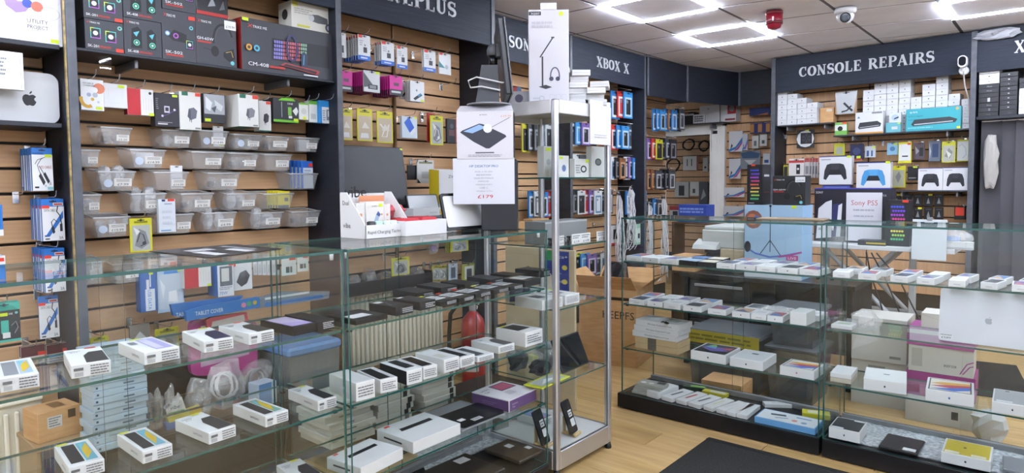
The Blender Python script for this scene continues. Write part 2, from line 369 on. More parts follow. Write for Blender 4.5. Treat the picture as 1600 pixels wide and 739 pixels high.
# upright divider boards of the bays
def divider(n, F, u, out0, out1, key='navy_plain', brass=False, z1=CEIL):
    d = struct('trim_%d' % n, MB().box(u-.013, u+.013, -out1, -out0, 0, z1, key), None, F.o, F.a)
    obj('edge_strip', MB().cbox(u-.016, u+.016, -out1-.006, -out1, 0, z1, 'edge_grey', .001), d)
    if brass: obj('brass_strip', MB().cbox(u-.022, u-.0165, -out1-.003, -out1+.012, 0, z1, 'brass_strip', .001), d)
divider(1, LA, .852, 0, .30, brass=True); divider(2, LA, 2.05, 0, .30); divider(3, LA, 3.24, -.25, .30)
divider(4, LB, 4.47, 0, .30); divider(5, LB, 5.70, 0, .30)
def rdivider(n, u, out0=-.3):
    d = struct('trim_%d' % n, MB().box(u-.018, u+.018, 0, -out0, 0, CEIL, 'navy_plain'), None, RW.o, RW.a)
    obj('edge_strip', MB().cbox(u-.02, u+.02, -.006, 0, 0, CEIL, 'edge_grey', .001), d)
rdivider(6, .02); rdivider(7, 1.655)

# ---- sign lettering: strokes with serifs
def arc(cx, cz, rx, rz, a0, a1, n=10): return [(cx+rx*math.cos(math.radians(a0+(a1-a0)*i/n)), cz+rz*math.sin(math.radians(a0+(a1-a0)*i/n))) for i in range(n+1)]
def glyph(ch):
    """list of (points, widths) ribbons in a box 1 high; returns strokes, advance"""
    T, t = .19, .07
    def st(x, z0=0, z1=1): return [([(x, z0), (x, z1)], [T, T]), ([(x-.17, z0+.03), (x+.17, z0+.03)], [.06, .06]), ([(x-.17, z1-.03), (x+.17, z1-.03)], [.06, .06])]
    def ring(cx, rx): return [(arc(cx, .5, rx, .44, 0, 360, 24), [t+.14*abs(math.cos(math.radians(360*i/24))) for i in range(25)])]
    if ch == 'I': return st(.2), .4
    if ch == 'O': return ring(.42, .33), .86
    if ch == 'C': return [(arc(.42, .5, .33, .44, 48, 312, 20), [t+.13*max(0, -math.cos(math.radians(48+264*i/20))) for i in range(21)]), ([(.66, .62), (.66, .98)], [.06, .06]), ([(.66, .10), (.70, .30)], [.05, .05])], .8
    if ch == 'N': return [([(.16, 0), (.16, 1)], [.08, .08]), ([(.14, .97), (.72, .03)], [T, T]), ([(.72, 0), (.72, 1)], [.08, .08]), ([(0, .03), (.32, .03)], [.06, .06]), ([(0, .97), (.22, .97)], [.06, .06]), ([(.58, .97), (.88, .97)], [.06, .06])], .92
    if ch == 'S': return [(arc(.33, .73, .24, .22, 35, 250, 12)+arc(.33, .27, .26, .23, 80, -145, 12), [.08, .08, .09, .1, .11, .13, .14, .15, .16, .17, .18, .19, .19]+[.19, .19, .18, .17, .16, .15, .14, .13, .11, .1, .09, .08, .08]), ([(.57, .70), (.57, .98)], [.06, .06]), ([(.08, .02), (.08, .3)], [.06, .06])], .68
    if ch == 'L': return st(.2)+[([(.2, .04), (.68, .04)], [.08, .08]), ([(.66, 0), (.68, .3)], [.07, .05])], .72
    if ch == 'E': return st(.2)+[([(.2, .04), (.68, .04)], [.08, .08]), ([(.2, .96), (.64, .96)], [.08, .08]), ([(.2, .52), (.5, .52)], [.08, .08]), ([(.66, 0), (.68, .28)], [.07, .05]), ([(.63, 1), (.65, .74)], [.07, .05]), ([(.5, .4), (.5, .64)], [.06, .06])], .74
    if ch == 'P': return st(.2)+[([(.2, .95)]+arc(.42, .72, .24, .23, 90, -90, 8)+[(.2, .49)], [.08, .08, .1, .13, .16, .18, .16, .13, .1, .08, .08])], .72
    if ch == 'R': return st(.2)+[([(.2, .95)]+arc(.42, .73, .23, .22, 90, -90, 8)+[(.2, .51)], [.08, .08, .1, .13, .16, .18, .16, .13, .1, .08, .08]), ([(.42, .5), (.78, .03)], [T, T]), ([(.66, .03), (.9, .03)], [.06, .06])], .86
    if ch == 'B': return st(.2)+[([(.2, .95)]+arc(.42, .74, .22, .21, 90, -90, 8)+[(.2, .53)], [.08, .08, .1, .13, .16, .18, .16, .13, .1, .08, .08]), ([(.2, .51)]+arc(.44, .27, .25, .23, 90, -90, 8)+[(.2, .04)], [.08, .08, .1, .13, .16, .18, .16, .13, .1, .08, .08])], .8
    if ch == 'A': return [([(.12, .02), (.42, .98)], [.08, .08]), ([(.42, .98), (.74, .02)], [T, T]), ([(.2, .34), (.64, .34)], [.07, .07]), ([(0, .03), (.26, .03)], [.06, .06]), ([(.58, .03), (.92, .03)], [.06, .06])], .9
    if ch == 'U': return [([(.2, 1), (.2, .3)]+arc(.44, .3, .24, .25, 180, 360, 8)+[(.68, 1)], [T, T, .19, .18, .15, .12, .1, .09, .08, .08, .08, .08]), ([(.03, .97), (.37, .97)], [.06, .06]), ([(.54, .97), (.82, .97)], [.06, .06])], .86
    if ch == 'X': return [([(.14, .98), (.7, .02)], [T, T]), ([(.12, .02), (.68, .98)], [.08, .08]), ([(0, .03), (.28, .03)], [.06, .06]), ([(.54, .03), (.86, .03)], [.06, .06]), ([(0, .97), (.32, .97)], [.06, .06]), ([(.54, .97), (.82, .97)], [.06, .06])], .86
    return [], .45
def letters(parent, text, u0, u1, z0, h, out, key='#c9ccd2/.35', bold=1.15):
    adv = [glyph(c)[1] for c in text]; tot = sum(adv)+.10*(len(text)-1); sx = (u1-u0)/tot; x = u0
    for c, a in zip(text, adv):
        mb = MB()
        for pts, wd in glyph(c)[0]:
            P = [Vector((x+p[0]*sx, z0+p[1]*h)) for p in pts]; vs = []; fs = []; n = len(P)
            for i, p in enumerate(P):
                d = P[min(i+1, n-1)]-P[max(i-1, 0)]; d.normalize(); nn = Vector((-d.y*sx, d.x*h))*wd[i]*.5*bold
                for yy in (-out-.006, -out): vs += [(p.x-nn.x, yy, p.y-nn.y), (p.x+nn.x, yy, p.y+nn.y)]
            for i in range(n-1):
                o = 4*i; fs += [(o, o+4, o+5, o+1), (o+2, o+3, o+7, o+6), (o, o+2, o+6, o+4), (o+1, o+5, o+7, o+3)]
            fs += [(0, 1, 3, 2), (4*n-4, 4*n-2, 4*n-1, 4*n-3)]
            mb.add(vs, fs, key)
        if mb.v: obj('letter', mb, parent)
        x += (a+.10)*sx

def fascia(label, F, u0, u1, out, z0, th=.02, key='navy'):
    o = obj('fascia_board', MB().cbox(u0, u1, -out, -out+th, z0, CEIL, key, .002), None, F.o, F.a); return tag(o, label, 'sign')
LF = '#c9ccd2/.3'
f1 = fascia('dark navy fascia board without lettering above the gaming boxes', LA, .868, 2.034, .30, 2.2)
f0 = fascia('dark navy fascia board above the shelf with the headphones poster', LA, -.3, .825, .30, 2.2)
f2 = fascia('dark fascia sign with silver letters ONEPLUS above the wood slat bay', LA, 2.066, 3.224, .30, 2.19)
def lettersF(fb, F, text, px0, py0, px1, py1, out, h):
    a = F.at(px0, py0, out); b = F.at(px1, py1, out); letters(fb, text, a[0], b[0], (a[1]+b[1])/2, h, out)
lettersF(f2, LA, 'ONEPLUS', 583, -3, 712, 25.7, .30, .088)
f3 = fascia('dark fascia sign reading SON behind the lamp box', LB, 3.256, 4.454, .30, 2.19); lettersF(f3, LB, 'SON', 794.5, 74, 828, 80, .30, .085)
f4 = fascia('dark fascia sign with silver letters XBOX X', LB, 4.486, 5.684, .30, 2.19); lettersF(f4, LB, 'XBOX X', 932, 106, 982, 114, .30, .088)
f5 = fascia('dark fascia sign with silver letters CONSOLE REPAIRS', RW, .04, 1.636, 0, 2.165)
lettersF(f5, RW, 'CONSOLE REPAIRS', 1249, 119.5, 1460, 98, 0, .094)
f6 = fascia('dark fascia sign at the right edge starting with a silver X', RW, 1.676, 3.2, 0, 2.165); lettersF(f6, RW, 'X', 1585, 83, 1602, 81, 0, .094)
# plain corner fascias
for n, (a, b) in enumerate((((-3.13, 5.715), (-3.075, 6.43)), ((-3.07, 6.44), (-2.84, 7.23)), ((-2.83, 7.235), (-2.30, 7.235)))):
    d = Vector((b[0]-a[0], b[1]-a[1])); Fd = Frame(a[0], a[1], math.degrees(math.atan2(d.y, d.x)))
    o = obj('fascia_board', MB().cbox(0, d.length, 0, .02, 2.13, CEIL, 'navy_plain', .002), None, Fd.o, Fd.a)
    tag(o, ('plain navy fascia board right after the XBOX X sign', 'plain navy fascia board slanting over the doorway shelf', 'plain navy fascia board left of CONSOLE REPAIRS over the end wall')[n], 'fascia')
    obj('cover_strip', MB().cbox(-.012, .012, -.008, 0, 2.13, CEIL, 'edge_grey', .001), o)

# ---- ceiling
ce = struct('ceiling', MB().box(-5.2, 2.8, -3.2, 9.2, CEIL+.012, CEIL+.06, 'tbar'))
GX = [-4.31+.6*k for k in range(12)]; GY = [-2.7+.6*k for k in range(19)]
LIGHTS = [(3, j) for j in (1, 3, 5, 11, 13)]+[(6, j) for j in (1, 3, 5, 7, 9, 11, 13)]+[(9, j) for j in (1, 3, 5, 7, 9, 11, 13)]
GX = [x+(-.01 if i < 6 else -.02) for i, x in enumerate(GX)]
for i in range(len(GX)-1):
    for j in range(len(GY)-1):
        x0, x1 = GX[i]+.013, GX[i+1]-.013; q = []
        for z in (CEIL+.0092, CEIL+.0118):
            q += [(x0, GY[j]+.012+skew(x0), z), (x1, GY[j]+.012+skew(x1), z), (x1, GY[j+1]-.012+skew(x1), z), (x0, GY[j+1]-.012+skew(x0), z)]
        if (i, j) in LIGHTS:
            cx, cyy = (GX[i]+GX[i+1])/2, (GY[j]+GY[j+1])/2+skew((GX[i]+GX[i+1])/2)
            row = {3: 'nearest the left wall', 6: 'in the middle column', 9: 'in the right hand column'}[i]
            L_ = empty('ceiling_light', 'square LED frame ceiling light %s, %s' % (row, {13: 'farthest from the camera', 11: 'second from the far end', 9: 'third from the far end', 7: 'fourth from the far end', 5: 'fifth from the far end', 3: 'sixth from the far end', 1: 'nearest the added shop window'}[j]), 'ceiling light', (cx, cyy, CEIL+.007))
            obj('panel', MB().box(-.262, .262, -.262, .262, .001, .0045, 'ceiling_tile'), L_)
            for sgn in (-1, 1):
                obj('led_strip', MB().box(-.297, .297, sgn*.290-.0065, sgn*.290+.0065, -.008, .004, 'led'), L_)
                obj('led_strip', MB().box(sgn*.290-.0065, sgn*.290+.0065, -.283, .283, -.008, .004, 'led'), L_)
                obj('inner_strip', MB().box(-.258, .258, sgn*.258-.003, sgn*.258+.003, -.003, .0005, 'led_in'), L_)
                obj('inner_strip', MB().box(sgn*.258-.003, sgn*.258+.003, -.254, .254, -.003, .0005, 'led_in'), L_)
            continue
        if GX[i+1] < -4.2 or GY[j+1] > 8: continue
        obj('ceiling_tile', MB().hexa(q, 'ceiling_tile'), ce)

# ---- floor mat
mt = MB().cbox(-1.37, 0.6, 1.9, 3.142, 0.0005, .008, 'mat', .004)
tag(obj('floor_mat', mt), 'dark grey ribbed entrance mat on the wood floor', 'mat')
for k in range(3): obj('mat_rib_strip', MB().cbox(-1.37, .6, 3.118-.008*k, 3.122-.008*k, .008, .0095, '#2b2b2d', .0005), bpy.data.objects['floor_mat'])

# ================================================================== GLASS COUNTERS
def pane(x0, x1, y0, y1, z0, z1, thin, clear='glass', edge='edge'):
    """glass sheet: clear on the two broad sides, green on the cut edges"""
    f = {k: edge for k in ('-x', '+x', '-y', '+y', '-z', '+z')}; f['-'+thin] = clear; f['+'+thin] = clear
    return MB().box(x0, x1, y0, y1, z0, z1, clear, f)
SHELVES = (.355, .61, .853)
def counter(label, F, u0, u1, D, plinth_end=False, last=True, first=True):
    t = empty('glass_counter', label, 'display counter', F.w(u0, 0, 0), F.a); W = u1-u0; g = .006
    b = obj('base', MB().cbox(-.025 if first else 0, W, -.004, D+.02, 0.008, .088, 'blacklam', .002), t)
    obj('base_deck', MB().box(.004, W-.004, .004, D, .0885, .0905, 'blacklam'), b)
    obj('back_rail', MB().cbox(0, W, D-.035, D-.01, .0905, .118, 'greyboard', .002), b)
    obj('front_glass', pane(g, W-g, 0, g, .0906, 1.092, 'y'), t)
    obj('side_glass', pane(0, g, 0, D-.005, .0906, 1.092, 'x'), t); obj('side_glass', pane(W-g, W, 0, D-.005, .0906, 1.092, 'x'), t)
    for a, c, y in ((g+.002, W*.53, D-.022), (W*.47, W-g-.002, D-.012)): obj('sliding_door', pane(a, c, y, y+.005, .119, 1.091, 'y', edge='edge2'), t)
    obj('top_glass', pane(0, W, -.004, D, 1.0925, 1.101, 'z', 'shelfglass'), t)
    for z in SHELVES:
        s = obj('shelf', pane(g+.001, W-g-.001, g+.002, D-.045, z-.007, z, 'z', 'shelfglass'), t)
        for a in (.016, W-.03):
            for y in (.02, D-.1): obj('shelf_clip', MB().cbox(a, a+.014, y, y+.014, z-.016, z-.0072, '#1b1c1e', .002), s)
    for a in (.02, W-.02):
        for y in (.03, D-.05): obj('corner_connector', MB().lathe([(.006, 1.070), (.0065, 1.0915)], '#dfe6ea/.15', 10, (a, y)), t)
    return t
counter('glass display counter at the lower left with white phone boxes', LC, .185, 1.197, .42)
counter('glass display counter beside the tall cabinet with dark phone boxes', LC, 1.211, 2.226, .42, first=False)
counter('left one of the two glass counters before the console wall', RC, -1.945, -.876, .38)
counter('right one of the two glass counters, holding the silver laptop', RC, -.862, .20, .38, first=False)

# ================================================================== TALL GLASS CABINET
TX0, TX1, TY0, TY1, TH = -2.12, -1.69, 2.285, 2.735, 1.66
tw = empty('tall_glass_cabinet', 'tall glass display cabinet with silver aluminium frame', 'display cabinet', ((TX0+TX1)/2, (TY0+TY1)/2, 0))
cx_, cy_ = (TX0+TX1)/2, (TY0+TY1)/2; hx, hy = (TX1-TX0)/2, (TY1-TY0)/2; P_ = .028
for sx in (-1, 1):
    for sy in (-1, 1):
        x, y = sx*(hx-P_/2), sy*(hy-P_/2)
        po = obj('post', MB().cbox(x-P_/2, x+P_/2, y-P_/2, y+P_/2, .03, TH, 'alu', .006), tw)
        obj('foot', MB().lathe([(.016, 0), (.018, .006), (.012, .03)], '#17181a', 12, (x, y)), po)
for z0, z1, nm in ((.03, .115, 'bottom_rail'), (TH-.06, TH, 'top_rail')):
    for s in (-1, 1):
        obj(nm, MB().cbox(-hx+P_, hx-P_, s*(hy-.012)-.011, s*(hy-.012)+.011, z0, z1, 'alu' if z0 < 1 else '#d9dadd/.4', .003), tw)
        obj(nm, MB().cbox(s*(hx-.012)-.011, s*(hx-.012)+.011, -hy+P_, hy-P_, z0, z1, 'alu' if z0 < 1 else '#d9dadd/.4', .003), tw)
obj('base_panel', MB().cbox(-hx+.02, hx-.02, -hy+.02, hy-.02, .085, .115, '#dcdedf/.4', .002), tw)
obj('top_panel', MB().cbox(-hx+.02, hx-.02, -hy+.02, hy-.02, TH-.03, TH-.002, '#e2e3e5/.5', .002), tw)
for s in (-1, 1):
    obj('glass_pane', pane(-hx+P_, hx-P_, s*(hy-.010)-.002, s*(hy-.010)+.002, .115, TH-.06, 'y'), tw)
    obj('glass_pane', pane(s*(hx-.010)-.002, s*(hx-.010)+.002, -hy+P_, hy-P_, .115, TH-.06, 'x'), tw)
TSH = (.415, .745, 1.02, 1.325)
for z in TSH: obj('shelf', pane(-hx+.016, hx-.016, -hy+.016, hy-.016, z-.006, z, 'z', 'shelfglass'), tw)

# ================================================================== BUILDERS FOR THE GOODS
WHT, OFF, GRY, DRK, BLK = '#eceef0', '#dfe1e3', '#9a9ca1', '#33353a', '#1b1c20'
YEL, RED, BLU, LIM = '#e6e72a', '#e8402c', '#2f7fd0', '#d4ea2a'
def apple(cx, cy, r, col, q=1.0):
    """bitten apple mark with leaf; q corrects for the face's aspect (width/height)"""
    a = [(0, .30), (.12, .36), (.28, .38), (.42, .30), (.50, .20), (.40, .12), (.34, 0), (.38, -.12), (.47, -.22), (.50, -.24), (.44, -.40), (.33, -.56), (.22, -.62), (.10, -.60), (0, -.56), (-.10, -.60), (-.22, -.62), (-.33, -.56), (-.44, -.40), (-.52, -.18), (-.54, .02), (-.50, .18), (-.42, .30), (-.28, .38), (-.12, .36)]
    b = [(0, .42), (.12, .48), (.19, .58), (.20, .70), (.10, .66), (.02, .55)]
    a = a[::-1]
    return [('p', [(cx+x*r, cy+z*r*q) for x, z in s], col) for s in (a, b)]
def lines(x0, x1, y0, y1, n, col, fill=.45, seed=1):
    """rows of small print"""
    rd = random.Random(seed); out = []; st = (y1-y0)/n
    for k in range(n):
        y = y1-st*(k+1)+st*(1-fill)/2; x = x0
        while x < x1-.01:
            wd = min(rd.uniform(.05, .16)*(x1-x0)*1.6, x1-x); out.append(('r', x, y, x+wd*.86, y+st*fill, col)); x += wd
        if rd.random() < .3: out.pop()
    return out
def sticker(x, y, w, h, col=LIM): return [('r', x, y, x+w, y+h, col)]
def prod(name, label, cat, loc, rot, w, h, d, body, front=(), top=(), right=(), left=(), group=None, faces=None, ch=.0012, rot3=None):
    o = obj(name, MB().cbox(0, w, 0, d, 0, h, body, ch, faces), None, loc, rot3 if rot3 else rot); tag(o, label, cat, group)
    mb = MB()
    if front: front_print(mb, front, 0, w, 0, 0, h)
    if top: top_print(mb, top, 0, w, 0, d, h)
    if right: right_print(mb, right, w, 0, d, 0, h)
    if left: left_print(mb, left, 0, 0, d, 0, h)
    if mb.v: obj('print', mb, o)
    return o
def stand(F, name, label, cat, px, out, d, body, front=(), z=None, **kw):
    """upright box in frame F; px = its front face in the photograph"""
    u0, u1, z0, z1 = F.rect(*px, out)
    if z is not None: z1 += z-z0; z0 = z
    return prod(name, label, cat, F.w(u0, out, z0), F.a, u1-u0, z1-z0, d, body, front, **kw)
def hook_mesh(L, plate=True):
    mb = MB().tube([(0, 0, 0), (0, -L*.92, .004), (0, -L, .012), (0, -L-.008, .03)], .0022, 'chrome', 5)
    if plate: mb.cbox(-.011, .011, -.004, 0, -.035, .012, 'chrome', .001)
    return mb
def peg(F, u, z, out, label, L=None):
    return tag(obj('peg_hook', hook_mesh(out+.015), None, F.w(u, .012, z), F.a), label, 'hook')
def card(w, h, t, body, ops, tab=None, slot=True, blister=None, faces=None):
    mb = MB().cbox(0, w, 0, t, 0, h, body, .001, faces)
    pr = MB(); ops = list(ops)
    if tab: ops.insert(0, ('r', 0, .86, 1, 1, tab))
    if slot: ops += [('r', .34, .93, .66, .955, '#2a2c30'), ('o', .5, .945, .06, '#2a2c30')]
    front_print(pr, ops, 0, w, 0, 0, h)
    return mb, pr, blister
def hang(F, name, label, short, cat, px, out, body, ops=(), t=.008, n=1, gap=.011, tab=None, slot=True, hook=True, faces=None, blister=None, tilt=0, du=0, back=None):
    """hanging pack; px = the front pack's face in the photograph; n packs on the hook, running back to the wall"""
    u0, u1, z0, z1 = F.rect(*px, out); w, h = u1-u0, z1-z0
    mb, pr, _ = card(w, h, t, body, ops, tab, slot, None, faces)
    o = tag(obj(name, mb, None, F.w(u0, out, z0), F.a+tilt), label, cat); obj('print', pr, o)
    if blister:
        a, b, c, d, bulge, col = blister
        x0, x1, zz0, zz1 = a*w, c*w, b*h, d*h
        q = obj('blister', MB().hexa([(x0, 0, zz0), (x0+bulge*.4, -bulge, zz0+bulge*.4), (x1-bulge*.4, -bulge, zz0+bulge*.4), (x1, 0, zz0), (x0, 0, zz1), (x0+bulge*.4, -bulge, zz1-bulge*.4), (x1-bulge*.4, -bulge, zz1-bulge*.4), (x1, 0, zz1)], 'bag'), o)
        obj('device', MB().cbox(x0+.18*(x1-x0), x1-.18*(x1-x0), -bulge*.7, -.001, zz0+.15*(zz1-zz0), zz1-.15*(zz1-zz0), col, .003), q)
    if n > 1:
        if back: mb2 = MB().cbox(0, w, 0, t, 0, h, back, .001)
        for k in range(1, n):
            if out-gap*k < .02: break
            c = o.copy(); COL.objects.link(c); c.location = F.w(u0+random.uniform(-.002, .002)+du*k, out-gap*k, z0+random.uniform(-.002, .002)); tag(c, short+' behind the front one on its hook', cat, short+' packs')
            for ch in o.children:
                e = ch.copy(); COL.objects.link(e); e.parent = c
    if hook: peg(F, (u0+u1)/2, z1+.004-.0*h, out+.02, 'chrome peg hook carrying the '+short)
    return o
def lieb(F, name, label, cat, pl, pr, z, dep, h, body, top=(), front=(), left=(), right=(), group=None, ch=.0012, inside=True, w=None, faces=None):
    """box lying on level z; pl, pr = its front lower corners in the photograph"""
    a, b = F.lie(*pl, z), F.lie(*pr, z); d = Vector((b[0]-a[0], b[1]-a[1])); ang = math.atan2(-d.y, d.x); ang = max(-.35, min(.35, ang)); W = w or d.length
    u, o = a
    if inside:
        e = max(o, o-W*math.sin(ang)); o -= max(0, e+.012)
        back = o-dep-max(0, W*math.sin(ang)); lim = -.365 if F is LC else -.325
        if back < lim: dep = max(.03, dep-(lim-back))
    return prod(name, label, cat, F.w(u, o, z+.0006), F.a+ang, W, h, dep, body, front, top, right, left, group, faces, ch)
def coil(mb, c, r, turns, key, tr=.0022, seed=0, flat=.35):
    rd = random.Random(seed); P = []
    for i in range(int(turns*12)+1):
        t = 2*math.pi*i/12; k = 1+rd.uniform(-.12, .12); P.append((c[0]+r*k*math.cos(t), c[1]+r*flat*k*math.sin(t*1.0+.5), c[2]+r*k*math.sin(t)))
    return mb.tube(P, tr, key, 5)
def crumple(w, d, h, seed, key='bag', n=9, m=6, amp=.28):
    """crumpled bag: a bumpy closed cushion centred on the origin's base"""
    rd = random.Random(seed); mb = MB(); vs = [(0, 0, h*.02)]; fs = []
    for j in range(1, m):
        ph = -math.pi/2+math.pi*j/m
        for i in range(n):
            th = 2*math.pi*i/n; k = 1+rd.uniform(-amp, amp); c = math.cos(ph)**.6
            vs.append((w/2*c*math.cos(th)*k, d/2*c*math.sin(th)*k, max(.001, h*(.5+.5*math.sin(ph)*(1+rd.uniform(-.15, .25))))))
    vs.append((w*rd.uniform(-.2, .2), 0, h*1.05))
    for i in range(n): fs.append((0, 1+(i+1) % n, 1+i)); fs.append((len(vs)-1, 1+(m-2)*n+i, 1+(m-2)*n+(i+1) % n))
    for j in range(m-2):
        for i in range(n): fs.append((1+j*n+i, 1+j*n+(i+1) % n, 1+(j+1)*n+(i+1) % n, 1+(j+1)*n+i))
    return mb.add(vs, fs, key)
def bagged(name, label, cat, loc, rot, w, d, h, seed, inner='#e9e9ea', group=None, ncoil=1, key='bag', shape='coil'):
    o = tag(obj(name, crumple(w, d, h, seed, key), None, loc, rot), label, cat, group); mb = MB()
    for k in range(ncoil):
        if shape == 'coil': coil(mb, (w*.12*(k-.5), 0, h*.48), min(w, h)*.30, 2.6, inner, max(.0018, w*.028), seed+k)
        else: mb.cbox(-w*.26, w*.26, -d*.16, d*.16, h*.2, h*.66, inner, .003)
    obj('contents', mb, o); return o
def bin_(F, px, out, label, price, lab_cols=1, lab=(.36, .22, .88, .66), extra=(), grp=None):
    """tapered clear plastic bin with a price ticket, hung on the slats"""
    u0, u1, z0, z1 = F.rect(*px, out); w, h = u1-u0, z1-z0; D = out-.012; tp = w*.12
    mb = MB(); e = .0022
    O = [(tp, tp*.6, 0), (w-tp, tp*.6, 0), (w-tp, D-.004, 0), (tp, D-.004, 0), (0, 0, h), (w, 0, h), (w, D, h*1.18), (0, D, h*1.18)]
    I = [(tp+e, tp*.6+e, e), (w-tp-e, tp*.6+e, e), (w-tp-e, D-.004-e, e), (tp+e, D-.004-e, e), (e, e, h), (w-e, e, h), (w-e, D-e, h*1.18), (e, D-e, h*1.18)]
    fs = [(3, 2, 1, 0), (0, 1, 5, 4), (1, 2, 6, 5), (2, 3, 7, 6), (3, 0, 4, 7)]
    mb.add(O, fs, 'bin'); mb.add(I, [f[::-1] for f in fs], 'bin')
    o = tag(obj('storage_bin', mb, None, F.w(u0, out, z0), F.a), label, 'bin')
    rim = MB().tube([(0, 0, h), (w, 0, h), (w, D, h*1.18), (0, D, h*1.18), (0, 0, h)], .004, 'binrim', 5, False); obj('rim', rim, o)
    if price is not None:
        a, b, c, d = lab; f = tp*.6
        put = lambda s, t, k: (s*w, f*(1-t)-.0006-k, t*h)
        pl = MB(); pl.hexa([put(a, b, .0008), put(c, b, .0008), put(c, b, 0), put(a, b, 0), put(a, d, .0008), put(c, d, .0008), put(c, d, 0), put(a, d, 0)], '#efeeea')
        vs, ff, x0, x1 = text_geo(price); hh = (d-b)*.40; sx = min((c-a)*.7*w/(x1-x0), hh*h*1.5)
        pl.add([(lambda p: p)(((a+c)/2*w+(v[0]-(x0+x1)/2)*sx, f*(1-(b+.12*(d-b)+v[1]*hh))-.0018, (b+.10*(d-b)+v[1]*hh)*h)) for v in vs], ff, '#2c2d31')
        for k in range(2):
            zz = b+(d-b)*(.62+.17*k); pl.add([put(a+.06, zz, .0014), put(c-.06, zz, .0014), put(c-.06, zz+.06*(d-b), .0014), put(a+.06, zz+.06*(d-b), .0014)], [(0, 1, 2, 3)], '#77787c')
        t_ = obj('price_ticket', pl, o)
    for q in extra: obj(q[0], q[1](w, h, D), o)
    return o, (u0, u1, z0, z1, D)

# ================================================================== LEFT WALL, NEAREST BAY
def wall_shelf(F, label, u0, u1, out, z, th=.018, key='navy_plain'):
    o = obj('wall_shelf', MB().cbox(0, u1-u0, 0, out-.012, 0, th, key, .002), None, F.w(u0, out, z-th), F.a); tag(o, label, 'shelf')
    for f in (.2, .8): obj('bracket', MB().cbox((u1-u0)*f-.007, (u1-u0)*f+.007, .05, out-.013, -.035, -.0005, '#6d7076/.2', .002), o)
    return o
z_s0 = LA.at(60, 66, .28)[1]; z_s1 = LA.at(60, 191, .26)[1]
wall_shelf(LA, 'dark shelf under the headphones poster box', -.3, .82, .28, z_s0); wall_shelf(LA, 'dark shelf under the silver rounded computer', -.3, .82, .27, z_s1)
u0, u1, zz0, zz1 = LA.rect(-60, -70, 94.5, 64, .25)
hp = [('r', 0, 0, 1, 1, '#e9e7ea'), ('o', .80, .62, .22, '#d9d8e6'), ('p', [(.38, .95), (.38, .55), (.42, .40), (.52, .33), (.62, .36), (.66, .42), (.60, .48), (.54, .47), (.50, .55), (.50, .95)], '#a58ad6'),
      ('l', [(.62, .55), (.63, .70), (.68, .76), (.76, .77), (.82, .72), (.83, .60)], .03, '#3d4a8e'), ('o', .64, .46, .055, '#3f58b0'), ('o', .74, .44, .065, '#e0705c'), ('o', .625, .58, .03, '#e0705c'), ('o', .83, .60, .03, '#e0705c'),
      ('t', .63, .24, .065, 'UTILITY', '#4a4a50', .22), ('t', .63, .17, .065, 'PROJECT', '#4a4a50', .22), ('l', arc(.88, .38, .10, .075, 0, 360, 16), .006, '#b9b9c2')]+sticker(.87, .03, .09, .045)
prod('headphones_box', 'white retail box with coral headphones picture reading UTILITY PROJECT', 'box', LA.w(u0, .25, z_s0), LA.a, u1-u0, zz1-zz0, .10, '#e6e4e8', hp)
stand(LA, 'white_flat_box', 'white flat box with a thin framed text panel leaning by the shelf edge', 'box', (-60, 62, 36, 122), .285, .03, '#eceef0', [('r', .04, .05, .95, .95, '#33353a'), ('r', .045, .055, .945, .945, '#f2f3f4'), ('o', .58, .25, .015, '#4a55a0')]+lines(.5, .72, .35, .85, 5, '#8a8c90'), z=z_s1+.11)
# silver rounded computer standing on edge
u0, u1, zz0, zz1 = LA.rect(-14, 110, 92, 190, .21); W, H = u1-u0, zz1-zz0
mm = obj('mini_computer', MB().prism(rrect(0, 0, W, H, .035, 6), 0, .045, '#cfd1d4/.35'), None, LA.w(u0, .21, z_s1+.0005), LA.a); tag(mm, 'silver rounded square mini computer with black apple mark', 'computer')
mb = MB(); front_print(mb, apple(.55, .47, .20, '#17181c', W/H), 0, W, 0, 0, H); obj('logo', mb, mm)

def cable_ops(word, wc, cab='#26282c', st=LIM, sx=.62):
    return [('r', 0, 0, 1, .84, '#e9ecef'), ('r', .05, .84, .55, .89, '#1d5fa8'), ('l', [(.15, .62), (.28, .72), (.75, .80), (.45, .74), (.26, .60), (.34, .45), (.58, .22)], .03, cab), ('l', [(.34, .58), (.55, .40), (.80, .20)], .035, cab),
            ('p', [(.30, .34), (.40, .42), (.62, .20), (.52, .12)], cab), ('p', [(.52, .38), (.62, .44), (.84, .22), (.74, .16)], cab), ('r', .58, .09, .66, .14, '#b9bbc0'), ('r', .80, .13, .90, .20, '#b9bbc0'),
            ('t', .42, .52, .09, word, wc, .5), ('r', .1, .06, .3, .10, '#26282c'), ('r', .7, .02, .98, .09, '#8fc6cf')]+sticker(sx, .78, .34, .07, st)
cable_ops2 = [('r', 0, 0, 1, .82, '#e9ecef'), ('p', [(.1, .1), (.3, .1), (.95, .55), (.95, .72)], '#2f74c8'), ('l', [(.72, .84), (.66, .70), (.80, .60), (.86, .40), (.82, .25)], .05, '#26282c'), ('l', [(.45, .30), (.40, .45), (.52, .52), (.66, .45)], .04, '#26282c'), ('p', [(.38, .32), (.50, .34), (.56, .20), (.46, .16)], '#26282c'), ('r', .78, .22, .90, .40, '#26282c'),
              ('t', .10, .70, .09, 'DATA CABLE', '#33363c', .5), ('r', .08, .10, .3, .14, '#2f5fa8'), ('r', .1, .03, .3, .06, '#26282c'), ('t', .72, .03, .10, '3A', '#15161a', .2), ('r', .5, .84, .96, .91, '#d8dde4'), ('r', .54, .855, .92, .895, '#c2402f')]+sticker(.0, .78, .34, .07, RED)
B_ = '#2a78cf'
